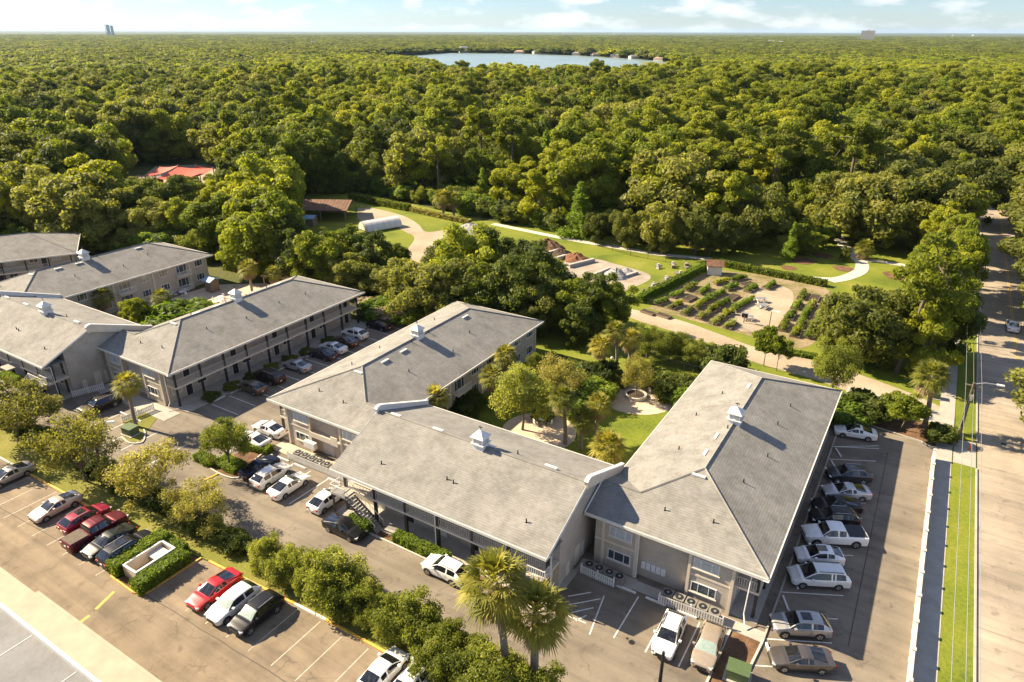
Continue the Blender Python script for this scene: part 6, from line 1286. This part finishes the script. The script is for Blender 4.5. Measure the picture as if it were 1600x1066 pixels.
for i in range(26):
    t = i / 25; q = g5(960 + 100 * math.sin(i * 2.1) + 30, 330 + 60 * t) if i < 12 else g5(1040 - 220 * (i - 12) / 13 + 18 * math.sin(i * 5), 385 + 105 * (i - 12) / 13); nm, mt = JK[i % 5]; L_ = rj.uniform(0.8, 2.6) if nm in ('plank', 'sheet') else rj.uniform(0.5, 0.9)
    mb = MB(); rz = rj.uniform(0, 3.1)
    if nm == 'drum': mb.cyl((0, 0, 0), (0, 0, 0.85), 0.3, n=10).cyl((0, 0, 0.4), (0, 0, 0.45), 0.32, n=10)
    elif nm == 'plank': mb.box((0, 0, 0.08), (L_, 0.25, 0.06)).box((0.2, 0.1, 0.15), (L_ * 0.8, 0.2, 0.06), 0.3)
    elif nm == 'sheet': mb.box((0, 0, 0.12), (L_, 0.8, 0.04)).box((0, 0, 0.05), (0.1, 0.8, 0.1))
    elif nm == 'block': mb.box((0, 0, 0.2), (L_, 0.45, 0.4)).box((0.1, 0.05, 0.5), (L_ * 0.6, 0.4, 0.2), 0.4)
    else: mb.box((0, 0, 0.25), (L_, L_ * 0.7, 0.5)).box((0, 0, 0.53), (L_ * 1.05, L_ * 0.75, 0.05))
    o = mb.build({'plank': 'stacked_plank', 'block': 'stone_block', 'sheet': 'metal_sheet', 'drum': 'steel_drum', 'crate': 'crate'}[nm], M[mt], None, (q.x, q.y, 0.03), rz=rz)
    tag(o, {'plank': 'weathered plank', 'block': 'grey stone block', 'sheet': 'bent metal sheet', 'drum': 'rusty drum', 'crate': 'pale crate'}[nm] + (' in the salvage heap by the tool shed' if i < 12 else ' in the salvage line along the vine-covered fence'), 'salvage', 'salvage by the garden')
def shed(p, d, h, rise, rz, label, wm, rm, name='tool_shed', open_=False, door_=True):
    e = empty(name, (p[0], p[1], 0), rz, label, 'shed'); a, b = d[0] / 2, d[1] / 2
    if open_:
        for x in (-a + 0.3, 0, a - 0.3):
            for y in (-b + 0.3, b - 0.3): MB().b2(x - 0.12, x + 0.12, y - 0.12, y + 0.12, 0, h).build('post', M['wood'], e)
        MB().b2(-a * 0.5, a * 0.6, b - 1.4, b - 1.2, 0, h - 0.3).build('wall', M['wood'], e)
    else: MB().b2(-a, a, -b, b, 0, h).build('wall', M[wm], e)
    o = 0.35; r = MB(); A = [(-a - o, -b - o, h - 0.05), (a + o, -b - o, h - 0.05), (a + o, 0, h + rise), (-a - o, 0, h + rise)]; B = [(-a - o, 0, h + rise), (a + o, 0, h + rise), (a + o, b + o, h - 0.05), (-a - o, b + o, h - 0.05)]; r.face(A); r.face(B); r.face([(v[0], v[1], v[2] - 0.08) for v in reversed(A)]); r.face([(v[0], v[1], v[2] - 0.08) for v in reversed(B)]); rf_ = r.build('roof', M[rm], e)
    g_ = MB()
    for x in (-a, a): g_.face([(x, -b, h), (x, b, h), (x, 0, h + rise - 0.05)])
    if not open_: g_.build('gable', M[wm], e)
    n = int(d[0] / 0.9); rb = MB().b2(-0.03, 0.03, 0, 0.1, 0, 0.1)
    for k in range(n):
        x = -a + d[0] * (k + 0.5) / n
        for s_ in (-1, 1): MB().cyl((x, 0, h + rise + 0.01), (x, s_ * (b + o), h - 0.04), 0.03, n=4).build('roof_rib', M[rm], rf_)
    if door_ and not open_: MB().b2(-0.45, 0.45, -b - 0.03, -b - 0.001, 0, 1.95).build('door', M['trim'], e); MB().b2(0.9, 1.3, -b - 0.03, -b - 0.001, 1.2, 1.6).build('window', M['glass'], e) if a > 1.4 else None
    return e
shed(g5(1245, 385), (2.8, 2.4), 2.0, 0.9, R(20), 'small white tool shed with a rusty roof at the garden corner', 'white', 'rust')
sp_ = (G(463, 338) + G(560, 338)) / 2; shed(sp_, (13.5, 11.0), 3.0, 1.5, R(28), 'open-sided shed with a wide rusty brown roof by the dirt track', 'wood', 'rust', 'open_shed', True)
p = G(478, 352); shed(p, (5, 3.5), 2.2, 0.4, R(28), 'small lean-to with a pale blue roof beside the rusty-roofed shed', 'wood', 'blue', 'lean_to')
# arched greenhouse
a_, b_2 = G(570, 362), G(618, 352); d = b_2 - a_; e = empty('greenhouse', (*((a_ + b_2) / 2).xy, 0), math.atan2(d.y, d.x) - 0.1, 'arched white polythene greenhouse beside the dirt track', 'greenhouse'); Lg, rg_ = 9.5, 2.5
n = 12
for k in range(6):
    x0, x1 = -Lg / 2 + Lg * k / 6, -Lg / 2 + Lg * (k + 1) / 6; mb = MB()
    for i in range(n): t0, t1 = math.pi * i / n, math.pi * (i + 1) / n; mb.face([(x0 + 0.02, rg_ * math.cos(t0), 0.3 + rg_ * 0.85 * math.sin(t0)), (x1 - 0.02, rg_ * math.cos(t0), 0.3 + rg_ * 0.85 * math.sin(t0)), (x1 - 0.02, rg_ * math.cos(t1), 0.3 + rg_ * 0.85 * math.sin(t1)), (x0 + 0.02, rg_ * math.cos(t1), 0.3 + rg_ * 0.85 * math.sin(t1))])
    mb.build('cover_panel', M['poly'], e, smooth=True)
for k in range(7):
    x = -Lg / 2 + Lg * k / 6; MB().tube([(x, rg_ * 1.01 * math.cos(math.pi * i / n), 0.3 + rg_ * 0.86 * math.sin(math.pi * i / n)) for i in range(n + 1)], 0.04, 5).build('hoop', M['metal'], e)
for sx in (-1, 1): mb = MB(); mb.face([(sx * Lg / 2, rg_ * math.cos(math.pi * i / n), 0.3 + rg_ * 0.85 * math.sin(math.pi * i / n)) for i in range(n + 1)]); mb.build('end_wall', M['poly'], e)
# red shade canopies
def sail(cs, label):
    e = empty('shade_canopy', (TENT.x, TENT.y, 0), 0, label, 'canopy', 'red shade canopies'); c = [Vector(q) - Vector((TENT.x, TENT.y, 0)) for q in cs]; n = 8; mb = MB(); g = {}
    for i in range(n + 1):
        for j in range(n + 1):
            u, v = i / n, j / n; p = c[0] * (1 - u) * (1 - v) + c[1] * u * (1 - v) + c[2] * u * v + c[3] * (1 - u) * v; s = 1.2 * (u * (1 - u) + v * (1 - v)); g[i, j] = p - Vector((0, 0, s))
    for i in range(n):
        for j in range(n): mb.face([g[i, j], g[i + 1, j], g[i + 1, j + 1], g[i, j + 1]])
    mb.build('canvas', M['red'], e, smooth=True)
    for q in c: MB().cyl((q.x, q.y, 0), (q.x, q.y, q.z + 0.3), 0.14, n=8).build('mast', M['metal'], e)
t2 = lambda x, y, z: G(x / 2.96, y / 2.96, z)
sail([t2(722, 826, 5.0), t2(822, 772, 6.5), t2(985, 778, 6.0), t2(835, 830, 4.6)], 'large red shade canopy in a clearing of the woods'); sail([t2(672, 812, 4.6), t2(740, 772, 5.5), t2(822, 766, 6.2), t2(715, 812, 5.0)], 'smaller red shade canopy beside the large one'); sail([t2(835, 828, 4.4), t2(905, 764, 6.5), t2(985, 778, 5.2), t2(925, 812, 4.6)], 'red shade canopy at the far end of the clearing')
sheet('clearing', [t2(620, 850, 0).xy, t2(720, 770, 0).xy, t2(1010, 760, 0).xy, t2(960, 860, 0).xy], 0.05, M['dirt'], px=False)
p = G(t2(860, 845, 0).x * 0 + 258, 283); e = empty('playground_deck', (*t2(680, 830, 0).xy, 0), 0.5, 'grey wooden deck with a rail under the red canopies', 'deck'); MB().b2(-5, 5, -3, 3, 0.4, 0.6).build('deck', M['wood'], e)
for k in range(9): MB().b2(-5 + 1.25 * k - 0.06, -5 + 1.25 * k + 0.06, -3.1, -2.98, 0.6, 1.6).build('post', M['wood'], e)
MB().b2(-5, 5, -3.12, -2.96, 1.6, 1.7).build('rail', M['wood'], e)
# garden beds
bedm = {}
def bed(p, l, w_, rz, label, k):
    e = empty('garden_bed', (p[0], p[1], 0.03), rz, label, 'garden bed', 'raised garden beds'); key = (l, w_)
    if key not in bedm:
        bedm[key] = (MB().b2(-l / 2, l / 2, -0.04, 0.04, 0, 0.38).mesh('plank', M['wood']), MB().b2(-0.04, 0.04, -w_ / 2 + 0.041, w_ / 2 - 0.041, 0, 0.38).mesh('plank', M['wood']), MB().b2(-l / 2 + 0.041, l / 2 - 0.041, -w_ / 2 + 0.041, w_ / 2 - 0.041, 0.0, 0.32).mesh('soil', M['soil']))
    a, b, s_ = bedm[key]
    for y in (-w_ / 2, w_ / 2): link('plank', a, e, (0, y, 0))
    for x in (-l / 2 + 0.04, l / 2 - 0.04): link('plank', b, e, (x, 0, 0))
    link('soil', s_, e)
    if k % 9 != 4:
        lb = [(-l / 2 + l * (i + 0.5) / 7 + random.uniform(-.15, .15), random.uniform(-0.25, 0.25) * w_, 0.5 + 0.25 * random.random(), 0.42 + 0.26 * random.random()) for i in range(7 + (k % 3))]
        link('plants', crown_mesh('plants', 500 + k, lb, 70, 0.11, M[('l_hedge', 'l_cyp', 'l_shrub', 'l_yellow')[k % 4]], 0.7), e)
k = 0
A0, A1, B1, B0 = G(1012, 480), G(1105, 432), G(1215, 462), G(1180, 530)
ux = Vector((0.30, 0.954, 0))
rows_ = [((1022, 480), (1088, 447)), ((1044, 486), (1108, 452)), ((1066, 494), (1130, 457)), ((1090, 501), (1152, 462)), ((1112, 509), (1172, 470)), ((1134, 516), (1150, 505)), ((1112, 446), (1165, 436)), ((1130, 455), (1180, 443))]
ordn = ('first', 'second', 'third', 'fourth', 'fifth', 'sixth', 'seventh', 'eighth')
for ri_, (a, b) in enumerate(rows_):
    p0, p1 = G(*a), G(*b); n = max(1, int((p1 - p0).length / 3.9))
    for i in range(n): q = p0.lerp(p1, (i + 0.5) / n); bed(q, 3.3, 1.4, math.atan2((p1 - p0).y, (p1 - p0).x), 'raised bed %s from the near end of the %s row from the vine-covered fence' % (ordn[min(i, 5)], ordn[ri_]), k); k += 1
for ri_, (a, b) in enumerate((((1218, 522), (1258, 458)), ((1240, 530), (1276, 462)), ((1262, 532), (1290, 475)), ((1160, 462), (1186, 446)), ((1190, 455), (1215, 444)))):
    p0, p1 = G(*a), G(*b); n = max(1, int((p1 - p0).length / 4.6))
    for i in range(n): q = p0.lerp(p1, (i + 0.5) / n); bed(q, 3.6, 1.5, math.atan2((p1 - p0).y, (p1 - p0).x), 'raised bed %s in the %s' % (ordn[min(i, 5)], ('file bordering the bare garden floor', 'second file past the bare floor', 'file beside the dark oaks', 'pair behind the tool shed', 'corner row by the low hedge')[ri_]), k); k += 1
for i, q in enumerate(((1020, 484), (1044, 489))): p = G(*q); bed((p.x, p.y - 2.2), 2.6, 1.2, R(-15), 'rust-brown planter box by the dirt road, %s of two' % ordn[i], 4)
def picnic(p, rz, label):
    e = empty('picnic_table', (p[0], p[1], 0.03), rz, label, 'picnic table', 'picnic tables'); 
    for y in (-0.28, 0, 0.28): MB().b2(-0.95, 0.95, y - 0.13, y + 0.13, 0.72, 0.77).build('plank', M['metal'], e)
    for y in (-0.75, 0.75): MB().b2(-0.95, 0.95, y - 0.14, y + 0.14, 0.42, 0.47).build('bench', M['metal'], e)
    for x in (-0.7, 0.7): MB().cyl((x, -0.75, 0), (x, 0.25, 0.72), 0.05, n=4).cyl((x, 0.75, 0), (x, -0.25, 0.72), 0.05, n=4).b2(x - 0.05, x + 0.05, -0.8, 0.8, 0.36, 0.42).build('trestle', M['metal'], e)
picnic(G(1188, 472), 0.6, 'grey picnic table nearest the tool shed on the garden floor'); picnic(G(1192, 482), 1.4, 'grey picnic table in the middle of the garden floor'); picnic(G(1168, 500), 0.2, 'grey picnic table at the near edge of the garden floor')
p = G(1162, 505); e = empty('scarecrow_stand', (p.x, p.y, 0), 0, 'dark post with a small roofed board at the garden entry', 'notice board'); MB().b2(-0.06, 0.06, -0.06, 0.06, 0, 1.8).build('post', M['wood'], e); MB().b2(-0.5, 0.5, -0.05, 0.05, 1.0, 1.7).build('board', M['iron'], e); MB().b2(-0.6, 0.6, -0.25, 0.25, 1.8, 1.88).build('cap', M['metal'], e); e.name = 'notice_board'
# pergola by the pool
p = G(440, 450); e = empty('pergola', (p.x, p.y, 0), 0.2, 'grey wooden pergola beyond the end of the wing with black columns', 'pergola')
for x in (-2.5, 2.5):
    for y in (-1.6, 1.6): MB().b2(x - 0.1, x + 0.1, y - 0.1, y + 0.1, 0, 2.5).build('post', M['wood'], e)
for k in range(9): MB().b2(-2.7 + 0.67 * k, -2.6 + 0.67 * k, -2, 2, 2.66, 2.8).build('slat', M['wood'], e)
for y in (-1.6, 1.6): MB().b2(-2.9, 2.9, y - 0.07, y + 0.07, 2.5, 2.655).build('beam', M['wood'], e)
p = G(333, 455); shed(p, (1.8, 1.8), 2.3, 0.5, 0, 'little kiosk with a blue roof at the pool corner', 'wood', 'blue', 'pool_kiosk', False, False)
# far houses and towers
HM = [('white', 'shingle'), ('cream', 'tile'), ('white', 'metal')]
for i, (x, y, r) in enumerate(HOUSE):
    wm, rm = HM[i % 3]; d = math.hypot(x, y); e = empty('house', (x, y, 0), math.atan2(y, x) + math.pi / 2 + (0.5 if i % 2 else -0.4), 'small %s house among trees, %s' % ({'white': 'white', 'cream': 'cream'}[wm], 'by the lake shore' if 700 < d < 1700 and x < -300 else 'toward the horizon' if d > 1700 else 'in the woods ' + ('behind the red canopy' if x < -300 else 'near the street')), 'house', 'far houses')
    a, b, h = r * 1.15, r * 0.6, (6.5 if i % 2 else 5.0) + (2.5 if d > 500 else 0)
    if d > 1700: h = 11
    elif d > 900: h = 4.2; a *= 0.8; wm = 'cream'
    MB().b2(-a, a, -b, b, 0, h).build('wall', M[wm], e); rf_ = MB(); o = 0.5
    rf_.face([(-a - o, -b - o, h), (a + o, -b - o, h), (a * 0.6, 0, h + 2.6), (-a * 0.6, 0, h + 2.6)]); rf_.face([(a + o, b + o, h), (-a - o, b + o, h), (-a * 0.6, 0, h + 2.6), (a * 0.6, 0, h + 2.6)]); rf_.face([(a + o, -b - o, h), (a + o, b + o, h), (a * 0.6, 0, h + 2.6)]); rf_.face([(-a - o, b + o, h), (-a - o, -b - o, h), (-a * 0.6, 0, h + 2.6)]); rf_.build('roof', M[rm], e)
    for x_ in (-0.55, 0, 0.55): MB().b2(a * x_ - 0.7, a * x_ + 0.7, -b - 0.04, -b + 0.02, 1.2, 2.6).build('window', M['glass'], e)
def tower(px, py, d, w_, h, label, mat='white', fl=6):
    v = G(px, 60); v = Vector((v.x, v.y, 0)).normalized() * d; e = empty('tower_block', v, math.atan2(v.y, v.x) + math.pi / 2, label, 'building', 'buildings on the horizon'); MB().b2(-w_ / 2, w_ / 2, -12, 12, 0, h).build('wall', M[mat], e)
    for k in range(fl): MB().b2(-w_ / 2 + 2, w_ / 2 - 2, -12.3, -12.0, h * (k + 0.35) / fl, h * (k + 0.75) / fl).build('window_band', M['blind'], e)
    MB().b2(-w_ / 8, w_ / 8, -4, 4, h, h + 4).build('lift_house', M[mat], e)
tower(1355, 52, 4200, 62, 52, 'pale slab tower standing on the horizon', 'cream', 7); tower(172, 40, 6500, 24, 82, 'pale tower with a mast on the horizon, nearer the mast', 'blind', 8); tower(178, 42, 6500, 20, 76, 'second pale tower beside the one with a mast', 'blind', 8)
v = G(168, 60); v = Vector((v.x, v.y, 0)).normalized() * 6500; e = empty('radio_mast', v, 0, 'thin lattice mast beside the horizon towers', 'mast'); MB().cyl((0, 0, 0), (0, 0, 120), 3, 0.8, 6).build('mast', M['metal'], e); MB().cyl((-6, 0, 112), (6, 0, 112), 1.0, n=5).build('cross_arm', M['metal'], e)
# the air
hz_, t_, b_, o_ = nodes('haze_air'); t_.nodes.remove(b_); pv = t_.nodes.new('ShaderNodeVolumePrincipled'); pv.inputs['Color'].default_value = (0.52, 0.74, 1.0, 1); pv.inputs['Density'].default_value = 0.000022; pv.inputs['Anisotropy'].default_value = 0.2; t_.links.new(pv.outputs[0], o_.inputs['Volume'])
hb = MB().b2(-61000, 61000, -700, 61000, -1.0, 150).build('haze', hz_); tag(hb, 'thin blue summer haze over the far woods', 'haze', None, 'stuff')
# labels that several things share: tell them apart by height
from collections import defaultdict
_by = defaultdict(list)
for o in C.objects:
    if o.parent is None and 'label' in o.keys() and o.get('group'): _by[o['label']].append(o)
_ord = [q + ' tallest' for q in 'fourteenth fifteenth sixteenth seventeenth eighteenth nineteenth twentieth'.split()]
_ord = 'tallest,second tallest,third tallest,fourth tallest,fifth tallest,sixth tallest,seventh tallest,eighth tallest,ninth tallest,tenth tallest,eleventh tallest,twelfth tallest,thirteenth tallest'.split(',') + _ord
for lb, L_ in _by.items():
    if 1 < len(L_) <= len(_ord) and 'house' not in lb and any(k in lb for k in ('tree', 'oak', 'pine', 'evergreen', 'cypress', 'bush', 'shrub')):
        for k, o in enumerate(sorted(L_, key=lambda q: -q.scale.z)): o['label'] = lb + ', ' + _ord[k] + ' there'
    elif len(L_) > 1 and ('salvage' in lb or 'house' in lb):
        for k, o in enumerate(sorted(L_, key=lambda q: (q.location.x, q.location.y))): o['label'] = lb + ', ' + 'first second third fourth fifth sixth seventh eighth ninth tenth eleventh twelfth thirteenth fourteenth'.split()[k]
